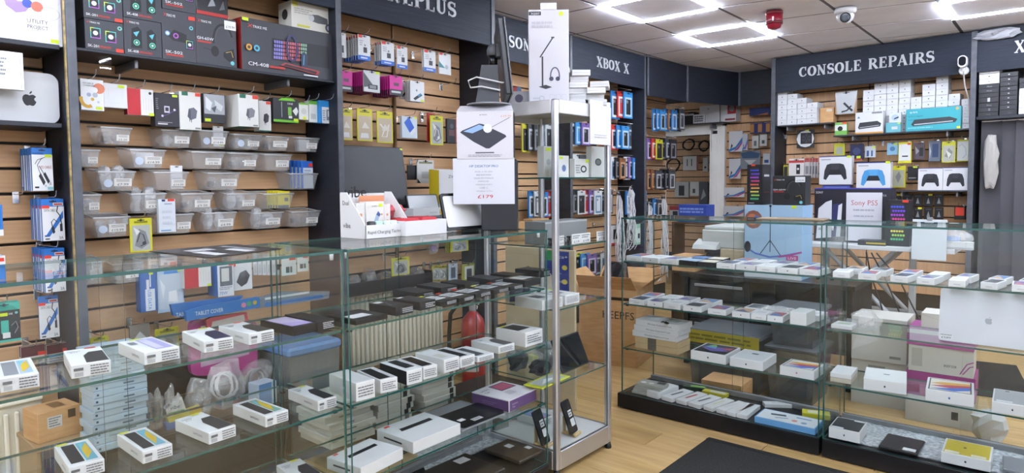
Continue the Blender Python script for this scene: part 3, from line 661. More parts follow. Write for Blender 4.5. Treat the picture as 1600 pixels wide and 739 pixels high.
hang(LA, 'cable_pack', 'blue and white PD CABLE pack with lime sticker', 'blue PD cable', 'cable pack', (50, 231, 82.5, 298), .20, B_, cable_ops('PD CABLE', '#b0352c'), n=6, gap=.026, t=.014)
hang(LA, 'cable_pack', 'blue and white DATA CABLE pack with red sticker, upper one by the divider', 'upper blue data cable', 'cable pack', (66, 311, 100.6, 376), .21, B_, cable_ops2, n=7, gap=.024, t=.014)
hang(LA, 'cable_pack', 'blue DATA CABLE pack seen across the glass counter top', 'middle blue data cable', 'cable pack', (70, 388, 102, 456), .205, B_, cable_ops2, n=7, gap=.025, t=.014)
hang(LA, 'cable_pack', 'single blue data cable pack behind the glass, lowest of its column', 'lowest blue data cable', 'cable pack', (61, 462, 92, 528), .16, B_, cable_ops2, n=1)
hang(LA, 'cable_pack', 'blue pack with red sticker cut off by the left picture edge', 'edge blue', 'cable pack', (-26, 400, 9, 447), .20, B_, [('r', 0, .68, 1, 1, '#e9ecef')]+sticker(.6, .8, .35, .12, RED), n=3, gap=.03)
hang(LA, 'cable_pack', 'blue pack at the left picture edge above the red stickered one', 'upper edge blue', 'cable pack', (-26, 320, 4.5, 369), .20, B_, [('r', 0, 0, 1, .2, '#e9ecef')], n=3, gap=.03)
hang(LA, 'earphone_pack', 'black and teal earphone pack with lime sticker at the left edge', 'teal earphone', 'pack', (-18, 473, 32, 535), .19, '#25282c', [('r', 0, .80, 1, 1, '#3fb5a4'), ('p', [(.1, .8), (.3, .92), (.75, .92), (.95, .8)], '#2e9c8c'), ('r', .38, .22, .62, .55, '#3fb5a4'), ('r', .42, .10, .66, .24, '#e8e9ea'), ('l', [(.7, .4), (.85, .5), (.92, .35), (.8, .2)], .03, '#8a8d92'), ('r', 0, 0, 1, .06, '#3fb5a4'), ('o', .88, .72, .05, '#7fc4c9'), ('t', .62, .68, .07, 'ONE', '#ffffff', .14)]+sticker(.36, .66, .24, .08), n=2, gap=.03)
hang(LA, 'maroon_pack', 'small maroon topped pack with red sticker behind the left counter', 'left maroon', 'pack', (33, 540, 70, 570), .12, '#dcd6d2', [('r', 0, .45, 1, 1, '#5e1f2c'), ('o', .3, .2, .09, '#b09a86'), ('o', .55, .2, .09, '#b09a86'), ('o', .8, .2, .09, '#b09a86')]+sticker(.7, .45, .35, .2, RED), n=2, gap=.02)
hang(LA, 'maroon_pack', 'small maroon topped pack with red sticker next to the divider', 'right maroon', 'pack', (73, 537, 108, 566), .13, '#dcd9d6', [('r', 0, .5, 1, 1, '#5e1f2c')]+lines(.1, .9, .05, .45, 3, '#9a8f8c')+sticker(.7, .5, .32, .22, RED), n=2, gap=.02)
u, z = LA.at(25, 304, .02); peg(LA, u, z, .09, 'empty chrome peg hook left of the blue data cables')
# radiator and brown box under the counter
def radiator(label, u0, u1, z0, z1, out):
    o = obj('radiator', MB().cbox(0, u1-u0, .02, .05, 0, z1-z0, 'radiator', .004), None, LA.w(u0, out+.05, z0), LA.a); tag(o, label, 'radiator'); n = int((u1-u0)/.033)
    me = MB().cbox(0, .018, 0, .020, .03, z1-z0-.03, 'radiator', .006).mesh('rib')
    for k in range(n): obj('rib', me, o, ((u1-u0)/n*k+.007, 0.0005, 0))
    obj('top_grille', MB().cbox(0, u1-u0, -.002, .055, z1-z0-.001, z1-z0+.012, 'radiator', .003), o)
radiator('cream panel radiator under the left edge of the counter', .25, .765, .08, .455, .03)
radiator('cream panel radiator behind the glass counter with dark phone boxes', 2.08, 2.98, .22, .68, .03)
cb = prod('cardboard_box', 'small brown cardboard box with a white label under the left counter', 'box', LA.w(LA.at(60, 690, .30)[0], .30, LA.at(80, 690, .30)[1]), LA.a+.12, .145, .115, .13, 'cardboard', [('r', .22, .42, .56, .80, '#e3e3e0'), ('r', .70, .62, .88, .90, '#55432e')]+lines(.25, .53, .46, .78, 4, '#77777a'), top=[('r', .45, .2, .75, .8, '#8d6b45')])
zb_ = LA.at(80, 690, .30)[1]
st = tag(obj('low_shelf', MB().cbox(0, .16, 0, .27, 0, .02, '#b39670', .003).cbox(.005, .02, .02, .25, .02-zb_, 0, '#b39670', .002).cbox(.14, .155, .02, .25, .02-zb_, 0, '#b39670', .002), None, LA.w(.672, .335, zb_-.0205), LA.a), 'low pale wooden shelf under the small brown cardboard box', 'shelf')

# ================================================================== LEFT WALL, BAY OF THE GAMING BOXES
z_g = LA.at(330, 101, .285)[1]
wall_shelf(LA, 'dark shelf carrying the black gaming boxes', .872, 2.03, .285, z_g, .012)
G = '#3d3f46'
def xt(x=.05, y=.86, h=.09): return [('t', x, y, h, 'X', RED, .07), ('t', x+.075, y, h*.8, 'TRIKE ME', '#e8e8ea', .26)]
def rgbspk(cx, cy, s, q): return [('r', cx-s, cy-s*q, cx+s, cy+s*q, '#58c7c0'), ('r', cx-s*.8, cy-s*q, cx+s, cy-s*.0*q, '#b45ac8'), ('r', cx-s, cy+s*.2*q, cx-s*.2, cy+s*q, '#c9dc55'), ('r', cx-s*.84, cy-s*.84*q, cx+s*.84, cy+s*.84*q, '#22242a'), ('o', cx, cy, s*.5, '#e4e2ea')]
sk1 = [('r', .55, .3, .75, .7, '#15161a')]+rgbspk(.27, .56, .13, 1.30)+rgbspk(.66, .50, .14, 1.30)+[('t', .06, .10, .12, 'SK-201', '#f2f2f4', .28), ('t', .36, .10, .10, 'SPEAKERS', RED, .3), ('o', .90, .82, .06, '#7fd3c0'), ('o', .90, .82, .03, G)]+xt()+sticker(.78, .02, .2, .12, RED)
sk4 = [('p', [(.17, .20), (.20, .72), (.36, .80), (.46, .70), (.46, .22)], '#16181c'), ('p', [(.60, .20), (.60, .70), (.72, .78), (.84, .66), (.84, .22)], '#16181c'), ('p', [(.24, .62), (.40, .68), (.32, .52)], '#5db8c8'), ('p', [(.66, .60), (.80, .66), (.74, .50)], '#5db8c8'), ('o', .32, .36, .085, '#62d0b0'), ('o', .32, .36, .06, '#16181c'), ('o', .32, .36, .035, '#bfeee0'), ('o', .74, .33, .085, '#62d0b0'), ('o', .74, .33, .06, '#16181c'), ('o', .74, .33, .035, '#bfeee0'), ('t', .08, .08, .10, 'SK-408', '#f2f2f4', .28), ('t', .38, .08, .08, 'SPEAKERS', RED, .35)]+xt(.06)
sk5 = [('p', [(.18, .48), (.35, .62), (.72, .55), (.72, .38), (.30, .40)], '#17191e'), ('o', .16, .53, .07, '#6fb8e6'), ('o', .16, .53, .045, '#e4d9f0'), ('o', .40, .50, .08, '#c060d0'), ('o', .40, .50, .05, '#22252b'), ('r', .68, .26, .92, .46, '#17191e')]+rgbspk(.80, .36, .10, .8)+[('t', .08, .14, .08, 'SK-502', '#f2f2f4', .5), ('r', .1, .09, .6, .125, '#b9332a'), ('o', .86, .70, .06, '#70c8d0'), ('o', .86, .70, .03, G)]+xt(.06)+sticker(.78, .86, .2, .07, RED)
gh6 = [('l', arc(.66, .52, .24, .34, 190, 20, 14), .05, '#111216'), ('l', arc(.66, .52, .20, .29, 185, 25, 12), .03, '#45474d'), ('o', .45, .30, .10, '#131418', 1.1), ('p', [(.66, .30), (.92, .40), (.96, .20), (.80, .12), (.66, .20)], '#131418'), ('l', [(.72, .30), (.86, .34), (.90, .22)], .015, '#caa63c'), ('l', [(.42, .30), (.16, .34)], .012, '#111216'), ('t', .02, .50, .08, 'GH-65W', '#f2f2f4', .4), ('r', .03, .44, .36, .475, '#b9332a'), ('o', .88, .10, .05, '#70c8d0'), ('r', .70, .78, .995, .96, '#e9eaec'), ('t', .74, .81, .08, '£19.99', '#2c2d31', .22)]+xt(.04, .84, .08)
S_ = lambda nm, lb, px, body, ops, d=.17, **k: stand(LA, nm, lb, 'box', px, .262, d, body, ops, **k)
S_('speaker_box', 'black SK-201 speaker box standing on the shelf beside the divider', (132.6, 34, 193, 82), G, sk1, z=z_g+.0004)
h1 = LA.rect(132.6, 34, 193, 82, .262); h1 = h1[3]-h1[2]
S_('speaker_box', 'black SK-201 speaker box on top of another like it', (130, -8, 191.5, 35), G, sk1, z=z_g+h1+.0012)
S_('speaker_box', 'black SK-408 speaker box standing on the shelf', (194, 31, 252.5, 88), G, sk4, z=z_g+.0004); h2 = LA.rect(194, 31, 252.5, 88, .262); h2 = h2[3]-h2[2]
S_('speaker_box', 'black SK-408 speaker box on top of another like it', (192.5, -18, 252, 36), G, sk4, z=z_g+h2+.0012)
S_('speaker_box', 'black SK-502 speaker set box standing on the shelf', (253.2, 19, 306, 97), G, sk5, z=z_g+.0004); h3 = LA.rect(253.2, 19, 306, 97, .262); h3 = h3[3]-h3[2]
S_('speaker_box', 'black SK-502 speaker set box on top of another like it', (253.2, -42, 305.5, 25), G, sk5, z=z_g+h3+.0012)
S_('headset_box', 'black GH-65W gaming headset box with a white price label', (306.6, 27, 369.3, 104), G, gh6, z=z_g+.0004, faces={'-x': '#a52a28'}); h4 = LA.rect(306.6, 27, 369.3, 104, .262); h4 = h4[3]-h4[2]
S_('accessory_box', 'black glossy box with red base on top of the headset box', (307, -4, 356, 29), '#1a1b1f/.2', [('r', 0, 0, 1, .16, '#b32b2a'), ('p', [(.35, .4), (.5, .9), (.6, .5)], '#8c8e94'), ('p', [(.7, .3), (.85, .8), (.9, .4)], '#5a5c62')], z=z_g+h4+.0012)
kb = []
for r in range(5):
    for c in range(15): kb.append(('r', .315+.0235*c, .30+.075*r+.002*c, .333+.0235*c, .355+.075*r+.002*c, ('#8d86d8', '#c2687a', '#cf6a78', '#8fb89a')[min(3, c//4)]))
cm = [('p', [(.29, .27), (.30, .70), (.92, .72), (.93, .26)], '#23242b')]+kb+[('l', arc(.50, .55, .055, .25, 0, 360, 16), .02, '#3b3868'), ('p', [(.60, .20), (.59, .45), (.63, .52), (.67, .45), (.66, .20)], '#2c3a55'), ('l', [(.62, .25), (.63, .45)], .006, '#6fb8e6'), ('p', [(.37, .18), (.78, .08), (.80, .17), (.42, .24)], '#b23a3c'), ('p', [(.40, .18), (.76, .10), (.77, .15), (.43, .22)], '#2a1d22'), ('t', .05, .10, .10, 'CM-408', '#f4f4f6', .2), ('r', .26, .10, .42, .145, '#b9332a'), ('r', .62, .035, .78, .065, '#dcdce0'), ('o', .06, .44, .03, '#e0a03c'), ('o', .06, .44, .015, G), ('o', .135, .44, .03, '#58b8d8'), ('o', .135, .44, .015, G), ('t', .05, .82, .09, 'X', RED, .05), ('t', .10, .82, .07, 'TRIKE ME', '#e8e8ea', .14)]+sticker(.0, .93, .06, .06)
S_('keyboard_box', 'wide black CM-408 keyboard and mouse gaming box with a red end', (378, 46, 523.5, 124), G, cm, z=z_g+.0004, faces={'-x': '#a52a28'}, d=.10); h5 = LA.rect(378, 46, 523.5, 124, .262); h5 = h5[3]-h5[2]
stand(LA, 'camera_box', 'cream white security camera box lying on the wide keyboard box', 'box', (456, 22, 521, 64), .235, .12, '#dcd9cf', [('p', [(.42, .40), (.44, .62), (.62, .66), (.85, .58), (.86, .36), (.62, .34)], '#5a5c60'), ('o', .46, .50, .07, '#c6c8ca'), ('o', .88, .24, .09, '#4a4c50'), ('o', .88, .24, .05, '#a9a6c4'), ('r', .12, .10, .42, .18, '#d4cf52'), ('r', .02, .80, .14, .99, '#d4cf52'), ('r', .88, .86, 1, 1, RED)]+lines(.06, .5, .55, .78, 3, '#a9a89f'), z=z_g+h5+.001, left=[('o', .5, .55, .22, '#3c3e42')])
for u_, px_ in (('left', (155, 84, 174, 112)), ('right', (414, 116, 427, 140))):
    u0, u1, a, b = LA.rect(*px_, .27)
    o = obj('ticket_holder', MB().cbox(0, u1-u0, 0, .002, 0, b-a, 'glass', .0008).cbox(0, u1-u0, 0, .03, b-a, b-a+.003, 'glass', .0008), None, LA.w(u0, .27, min(a, z_g-.0135-(b-a)-.003)), LA.a); tag(o, 'clear empty ticket holder under the %s half of the gaming shelf' % u_, 'ticket holder')
# row of hanging chargers
Hc = lambda lb, sh, px, body, ops, out=.2, **k: hang(LA, 'charger_box', lb, sh, 'charger pack', px, out, body, ops, slot=False, **k)
chg = lambda c1, c2: [('p', [(.36, .35), (.42, .56), (.66, .60), (.82, .52), (.76, .32), (.50, .26)], c1), ('p', [(.36, .35), (.42, .56), (.52, .52), (.50, .26)], c2), ('r', .44, .22, .47, .32, c2), ('r', .52, .20, .55, .30, c2)]
Hc('white MOBILE CHARGER box with orange and ochre swirl', 'swirl charger', (126, 124, 162, 172.5), WHT, [('o', .80, .72, .26, '#e98a66'), ('o', .60, .66, .15, WHT), ('l', arc(.30, .38, .30, .26, 170, 300, 10), .16, '#d8a532'), ('o', .35, .50, .10, '#a9b3cc'), ('o', .62, .50, .12, '#b9bfcd'), ('o', .50, .36, .08, '#e3b845'), ('o', .75, .28, .06, '#c2c7d4'), ('t', .12, .84, .07, 'MOBILE', '#55575c', .45), ('t', .12, .77, .07, 'CHARGER', '#55575c', .5)]+sticker(.64, .04, .28, .09), t=.05)
Hc('plain white square box with lime sticker hanging askew', 'plain white box', (162, 131, 199, 168.5), OFF, [('l', [(.2, .2), (.8, .2), (.8, .8), (.2, .8), (.2, .2)], .01, '#cfd2d5')]+sticker(.6, .84, .28, .12), t=.03)
Hc('red and white charger box, upper one by the MOBILE CHARGER box', 'upper red charger', (199, 139, 240, 180), '#e6e6e2', [('r', 0, 0, .5, 1, '#c2232f'), ('o', .87, .86, .06, '#2c2d31')]+[('l', [(.6+.1*k, .2), (.6+.1*k, .7)], .008, '#b5b5b0') for k in range(4)]+sticker(.8, .0, .2, .1), t=.04, faces={'-x': '#8e1a24'})
Hc('dark grey phone and earphones box with lime sticker', 'dark grey box', (242, 146, 280, 198), '#2b2a33', [('r', .38, .42, .60, .62, '#cfc9dc'), ('r', .42, .47, .56, .58, '#2b2a33'), ('o', .30, .32, .05, '#d8c9ee'), ('o', .80, .52, .05, '#d8c9ee'), ('l', [(.3, .32), (.5, .36), (.8, .5)], .012, '#8b6fc0'), ('r', .1, .06, .5, .10, '#d0d0d4'), ('r', .1, .12, .7, .14, '#8a8a90')]+lines(.04, .14, .5, .85, 6, '#8a8a90')+sticker(.70, .90, .22, .07), t=.05)
Hc('white charger box with green tab and slate plug picture', 'slate plug charger', (280.5, 144, 314, 203), '#e4e5e0', chg('#6a6c78', '#4e505c')+[('r', .12, .90, .40, 1, '#1f6b52'), ('r', .74, .90, .98, .99, RED), ('r', .7, .03, .95, .07, '#8a8c88')], t=.05, faces={'-z': '#1f6b52'})
o = hang(LA, 'bagged_case', 'silver plastic bag with a dark case hanging between the charger boxes', 'silver bag', 'bagged case', (318, 147, 352, 192), .19, '#33343a', [('r', .03, .30, .97, .98, '#aeb2b8/.15'), ('p', [(.1, .9), (.4, .7), (.3, .4), (.1, .5)], '#e4e6ea/.1'), ('p', [(.5, .8), (.9, .6), (.8, .4), (.55, .55)], '#d4d7dc/.1'), ('p', [(.35, .5), (.6, .6), (.5, .35)], '#55575e')]+sticker(.05, .04, .26, .1), slot=False, t=.03)
Hc('deep white charger box with green base and grey plug picture', 'deep white charger', (373, 148, 404, 198), '#e6e7e3', chg('#83858c', '#5e6066')+[('r', .06, .88, .36, 1, '#1f6b52'), ('r', .70, .88, .98, .99, RED), ('r', .7, .03, .95, .07, '#8a8c88')], t=.16, faces={'-z': '#1f6b52'}, out=.24)
Hc('white charger box with black plug picture behind the deep one', 'black plug charger', (404.5, 158, 423.6, 205), '#dcdedb', chg('#3c3d42', '#26272b')+[('r', .6, .90, .98, .99, RED), ('r', 0, 0, 1, .03, '#1f6b52')], t=.05, faces={'-z': '#1f6b52'}, out=.2)
Hc('black charger pack with green hanger and white plug', 'green hanger charger', (427, 154, 466, 191), '#2c2e33', [('r', 0, 0, 1, .10, '#6fc02e'), ('p', [(.2, .9), (.35, 1.02), (.75, 1.04), (.9, .92)], '#7fd436'), ('r', .58, .30, .72, .65, '#7fbf4a'), ('p', [(.76, .5), (.92, .68), (1, .5), (.9, .3)], '#e9eaec'), ('t', .56, .76, .1, 'ONE', '#f4f4f4', .22), ('r', .60, .18, .74, .28, '#e4e5e6'), ('l', [(.33, .2), (.33, .85)], .02, '#b9bbc0')]+sticker(.80, .06, .2, .12), t=.10)
Hc('white and lime pack with oval plug beside the green hanger pack', 'white lime', (467.5, 161, 482, 187), '#e9ebe6', [('r', 0, .9, 1, 1, '#78c832'), ('o', .5, .5, .3, '#d3d6d2'), ('o', .55, .1, .18, '#dfe83a')], t=.04)
Hc('narrow green topped white pack beside the blue charger', 'narrow green', (483, 158, 496, 191), '#dfe2dc', [('r', 0, .84, 1, 1, '#62b52c'), ('r', .2, .15, .8, .4, '#bfc2be')], t=.04)
Hc('blue charger box with white plug window at the end of the row', 'blue charger', (499, 158, 526, 193), '#2d8fd8', [('r', .14, 0, 1, .72, '#e9ecef'), ('r', .40, .14, .86, .62, '#7d8492'), ('p', [(.48, .30), (.48, .56), (.78, .56), (.78, .30)], '#eef0f2'), ('r', .6, .76, .98, .92, RED)]+lines(.18, .34, .1, .6, 5, '#7a8fa6'), t=.05, out=.22)

# ================================================================== PRICE BINS
BINS = [  # row, px, price, description, contents: (kind, n)
 (1, (148.4, 200, 206, 225.5), '£5.50', 'with dark bagged cables', 'dark'), (1, (243, 204, 301, 230), '£8.99', 'with clear bags', 'clear'), (1, (302, 205, 357, 231), '£14.99', 'with a white card standing in it', 'cardw'),
 (1, (357, 211, 409, 233), '£9.99', 'with grey bags', 'clear'), (1, (409, 214, 452, 235), '£4.99', 'with a wide double ticket', 'dark'), (1, (458, 216, 499, 237), '£6.99', 'with white slips, at the end by the divider', 'slips'),
 (2, (112, 235, 156, 260.6), '£3.50', 'half behind the brass edged divider, upper', 'clear'), (2, (192, 235, 259, 262.6), '£14.99', 'with a pink slip', 'slips'), (2, (288.5, 238, 351.5, 263.6), '£5.99', 'almost empty', None),
 (2, (351, 240, 404, 264.7), '£10.99', 'with grey and white bags', 'dark'), (2, (405, 242, 456, 266.7), '£3.99', 'empty, at the end of its row', None),
 (3, (142, 268.7, 212, 298), '£7.99', 'heaped with clear bags', 'heap'), (3, (230.6, 269.7, 294.6, 297), '£14.99', 'with a tall white card', 'cardw'), (3, (315, 270.8, 375.8, 297), '£7.50', 'with dark and grey bags', 'dark'), (3, (446, 271.8, 497, 296), None, 'with blue hanging cards inside', 'blue'),
 (4, (112, 305, 158.6, 334.7), '£8.99', 'half behind the brass edged divider, lower', 'clear'), (4, (194, 303, 260, 332.7), '£3.99', 'heaped with clear bags and a white slip', 'heap'), (4, (273, 303, 334, 330.7), '£9.50', 'with dark bagged adapters', 'dark'), (4, (345.7, 303, 402.5, 327.6), '£14.99', 'heaped with white adapters', 'white'), (4, (403.5, 303, 459.4, 325.6), None, 'with yellow packs', 'yellow'),
 (5, (135, 340, 203, 370), '£19.99', 'with a white lining', 'clear'), (5, (240, 335.7, 302.7, 365), '£4.50', 'behind a standing pale box', None), (5, (310, 332.7, 370, 361), '£4.99', 'with coiled white cables', 'white'), (5, (387, 332.7, 443, 357), '£6.50', 'with white cables spilling out', 'white'), (5, (448, 330.7, 501, 354), '£9.99', 'with black adapters', 'black'),
 (6, (116, 410, 164, 444), '£1.99', 'seen through the counter glass by the divider', 'clear'), (6, (167, 412, 224, 442), '£5', 'with white cables seen through the counter glass', 'white')]
ORD = {1: 'top', 2: 'second', 3: 'third', 4: 'fourth', 5: 'fifth', 6: 'lowest'}
for n, (row, px, price, desc, con) in enumerate(BINS):
    lb = 'clear bin %s, %s row' % (desc+(' marked '+price if price else ''), ORD[row])
    lab = (.30, .25, .92, .70) if price == '£4.99' and row == 1 else ((.42, .24, .90, .66) if n % 3 else (.50, .22, .92, .60))
    px = (px[0]+.17*(px[2]-px[0]), *px[1:]); b, (u0, u1, z0, z1, D) = bin_(LA, px, .165, lb, price, lab=lab); w, h = u1-u0, z1-z0
    if n in (2, 3, 7, 11, 20): front_print_mb = MB(); front_print(front_print_mb, [('o', .26, .40, .12, '#c9d6ea')], 0, w, .004, 0, h); obj('round_sticker', front_print_mb, b)
    where = 'in the %s%s bin of the %s row' % ((price+' ') if price else '', ('' if price else con), ORD[row]); fl_ = z0+.004
    C_ = lambda f, o_, zz=0: LA.w(u0+w*f, .165-D*o_, fl_+zz)
    if con in ('dark', 'clear', 'heap', 'white', 'black'):
        k_ = {'dark': 2, 'clear': 2, 'heap': 4, 'white': 3, 'black': 2}[con]
        inner = {'dark': '#44474d', 'clear': '#c9cdd2', 'heap': '#dcdee0', 'white': '#ecedee', 'black': '#2a2b30'}[con]
        for k in range(k_):
            hh = h*(.75 if con in ('dark', 'clear', 'black') else .95)
            low = k < 2
            bagged('bagged_cable', ('%s bagged cable ' % {'dark': 'dark', 'clear': 'grey', 'heap': 'silvery', 'white': 'white', 'black': 'black'}[con])+where, 'cable', C_(.30+.38*(k % 2)+(0 if low else .05), .5+.06*(k//2), 0 if low else h*.55), LA.a+random.uniform(-.4, .4), w*.32, D*.5, hh if low else h*.75, n*7+k, inner, 'bagged cables in the price bins', key='bagw' if con in ('white', 'heap', 'clear') else 'bag', shape='coil' if con in ('white', 'heap') or k % 2 else 'brick')
    if con == 'cardw': hang(LA, 'white_card', 'tall white hang card standing in the %s row bin' % ORD[row], 'white card', 'card', (px[0]+.48*(px[2]-px[0]), px[1]-11+(3 if row == 1 else 0), px[0]+.83*(px[2]-px[0]), px[3]-2), .15, '#eeeff0', lines(.15, .85, .3, .5, 2, '#c4c6c9')+([('r', .55, .05, .95, .16, LIM)] if row == 1 else []), hook=False)
    if con == 'slips':
        for k in range(3): tag(obj('paper_slip', MB().cbox(0, w*.5, 0, .002, 0, h*.85, ('#e9e9ea', '#f0efec', '#e6dcdc')[k], .0003), None, LA.w(u0+w*.3+.004*k, .12-.025*k, fl_+.001), (math.radians(-8), 0, LA.a+.05*k)), 'white paper slip '+where, 'slip', 'paper slips in the bins')
    if con == 'blue':
        for k in range(4): hang(LA, 'blue_card', 'blue topped card standing in the third row bin, %s' % ('front one', 'second one', 'third one', 'rear one')[k], 'blue card', 'card', (472-6*k, 252-.5*k, 489-6*k, 294), .148-.03*k, '#2a6fd0', [('r', .1, 0, 1, .76, '#d9e3ef'), ('r', .6, .80, .98, .92, RED)]+lines(.2, .8, .5, .7, 2, '#8aa0bb'), hook=False, slot=False, t=.01)
    if con == 'yellow':
        for k in range(5): hang(LA, 'yellow_card', 'yellow pack standing in the fourth row bin, %s' % ('front one', 'second one', 'third one', 'fourth one', 'rear one')[k], 'yellow card', 'card', (434-4*k, 299-.4*k, 453-4*k, 325), .150-.024*k, '#ead92c', [('r', .55, .40, .85, .62, '#55585c'), ('r', .0, 0, .9, .18, '#6b6d70')], hook=False, slot=False, t=.009)
# standing pale box and the yellow bag
hang(LA, 'pale_box', 'pale blue white slim box with red sticker standing before a lower bin', 'pale box', 'box', (248, 311, 274.5, 363), .185, '#dde4ec', [('r', .55, .93, .95, 1, RED), ('r', .2, .93, .4, .99, '#223a6a'), ('r', .35, .84, .8, .87, '#8aa0bb'), ('r', .1, .04, .7, .08, '#7fa6d0')]+lines(.2, .8, .2, .7, 3, '#cdd6e0'), t=.02, hook=False, slot=False)
def ybag(F, label, sh, px, out, inner='#3a3b40', hook=True, bag_c='#d9d42c'):
    o = hang(F, 'yellow_bag', label, sh, 'bag', px, out, bag_c, [('r', .10, .05, .90, .80, '#b9bdb8/.2'), ('p', [(.2, .2), (.4, .7), (.7, .6), (.85, .25), (.5, .1)], '#8d9094/.2'), ('l', [(.3, .3), (.45, .58), (.6, .5), (.7, .25), (.45, .18)], .05, inner), ('o', .62, .26, .09, inner), ('p', [(.15, .75), (.45, .62), (.3, .5)], '#e4e6e6/.1'), ('r', .2, .86, .8, .92, '#8f8b1c')], t=.006, hook=hook); return o
ybag(LA, 'yellow zip bag with a black camera cable hanging over the lower bins', 'camera cable bag', (203, 341, 238, 394), .185)

# ---- packs on the slats below the bins, behind the counter
hang(LA, 'usb_cable_pack', 'blue and white USB DATA cable pack behind the counter', 'USB data', 'cable pack', (219, 423, 245, 487), .17, '#2f66b0', [('r', .30, .02, .88, .55, '#dfe7ee'), ('r', .38, .55, .55, .78, '#e4e7ea'), ('l', [(.62, .95), (.62, .6)], .07, '#e8eaec'), ('r', .55, .9, .8, 1, LIM)], slot=False, t=.05)
mb = MB(); vs, fs, x0, x1 = text_geo('USB DATA'); u0, u1, a, b = LA.rect(219, 423, 245, 487, .17); s = (b-a)*.48/(x1-x0)
mb.add([((u1-u0)*.45+v[1]*s*1.1, -.0012, (b-a)*.53-(v[0]-x0)*s) for v in vs], fs, '#2f7fd0'); obj('lettering', mb, bpy.data.objects['usb_cable_pack'])
hang(LA, 'adapter_bag', 'pale blue bag with a white adapter behind the counter', 'pale blue bag', 'bag', (246, 421, 287, 487), .16, '#a9c6e4', [('r', .06, .08, .94, .9, '#c9d6e4/.15'), ('r', .26, .9, .8, .97, '#4a90d8'), ('p', [(.4, .25), (.42, .48), (.72, .50), (.76, .22)], '#eef1f4'), ('p', [(.1, .8), (.3, .6), (.2, .3)], '#e6edf4/.1')]+sticker(.78, .93, .22, .07), slot=False)
Hc('red and white charger box behind the counter glass', 'lower red charger', (288, 415, 330, 449), '#e6e6e2', [('r', 0, 0, .52, 1, '#c2232f')]+[('l', [(.6+.1*k, .2), (.6+.1*k, .7)], .008, '#b5b5b0') for k in range(4)]+sticker(.84, .0, .16, .12), t=.04)
Hc('blue and white 70W charger box behind the counter glass', '70W charger', (340, 412, 365, 463), '#2f74c8', [('r', 0, 0, 1, 1, '#e3e6e9'), ('r', .14, .32, .92, .92, '#62666d'), ('r', .24, .46, .72, .86, '#d9dad6'), ('t', .1, .06, .14, '70W', '#2f74c8', .5), ('r', .7, .93, 1, 1, RED)]+lines(.1, .9, .2, .3, 2, '#7a8088'), t=.10, faces={'-x': '#2f74c8'}, out=.22)
Hc('white box with a dark faceted charger behind the counter glass', 'faceted charger', (365, 409, 394, 453), '#e1e2e2', [('p', [(.14, .30), (.34, .62), (.66, .70), (.88, .50), (.70, .22), (.40, .12)], '#3a3b40'), ('p', [(.34, .62), (.66, .70), (.60, .46), (.36, .40)], '#55575c'), ('r', .02, .86, .12, .97, RED)], t=.04)
for k in range(6): hang(LA, 'white_slim_pack', 'white slim pack, %s of six hanging under the black poster' % ('nearest', 'second', 'third', 'fourth', 'fifth', 'last')[k], 'slim white', 'pack', (395.5+7.2*k, 396, 402+7.2*k, 430), .15, '#dfe0e0', [('r', .2, .1, .8, .5, '#c6c8c9')] if k < 5 else [('r', .1, .25, .9, .5, '#2a2b2f')], hook=False, slot=False)
Hc('white double adapter pack with red sticker behind the counter, left one', 'left double adapter', (441, 403, 463, 430), '#dfe5e4', [('r', .25, .15, .5, .5, '#33353a'), ('r', .55, .15, .7, .5, '#55585c'), ('r', .5, .86, .95, .98, RED)])
Hc('white double adapter pack with red sticker behind the counter, right one', 'right double adapter', (465, 400, 482, 424), '#dfe5e4', [('r', .2, .2, .5, .5, '#33353a'), ('r', .55, .2, .75, .5, '#55585c'), ('r', .5, .86, .95, .98, RED)])
# yellow and clear packs lower down
ybag(LA, 'yellow topped bag with two black plugs behind the divider', 'two plug bag', (141, 526, 170, 562), .14)
ybag(LA, 'yellow zip bag low behind the middle phone boxes', 'low yellow bag', (243, 512, 280, 560), .13, '#8a7f6a')
hang(LA, 'clear_pack', 'clear bag with a silver hinge hanging low behind the counter', 'silver hinge', 'bag', (203, 507, 235, 560), .13, '#8d857c', [('p', [(.2, .6), (.5, .8), (.8, .6), (.6, .4), (.3, .4)], '#d6d8da/.1'), ('p', [(.1, .2), (.5, .3), (.7, .1)], '#bfc1c3/.1')], slot=False)

# ================================================================== ON AND UNDER THE NEAR COUNTER
# black card posters lying on the glass top
def poster(label, pts, z, ops, key='#26272b/.3'):
    mb = MB(); P = [LC.lie(*p, z) for p in pts]; P = [(u, -o) for u, o in P]
    if sum(P[i][0]*P[(i+1) % 4][1]-P[(i+1) % 4][0]*P[i][1] for i in range(4)) < 0: P = P[::-1]
    mb.slab(P, z, z+.0018, key); o = obj('poster', mb, None, LC.o, LC.a); tag(o, label, 'poster'); pm_ = MB()
    for (a, b, c, d, col) in ops:
        f = lambda s, t: tuple((1-t)*((1-s)*P[0][i]+s*P[1][i])+t*((1-s)*P[3][i]+s*P[2][i]) for i in (0, 1))
        pm_.add([(*f(a, b), z+.0022), (*f(c, b), z+.0022), (*f(c, d), z+.0022), (*f(a, d), z+.0022)], [(0, 1, 2, 3)], col)
    if pm_.v: obj('print', pm_, o)
    return o
poster('black printed card lying on the glass top of the near counter', [(233, 393), (330, 403.5), (440, 389), (366, 382)], 1.1015, [(.25, .2, .45, .5, '#b9bbc0'), (.5, .15, .9, .3, '#d8d9dc'), (.5, .55, .9, .68, '#d8d9dc'), (.15, .7, .8, .8, '#8c8e93')])

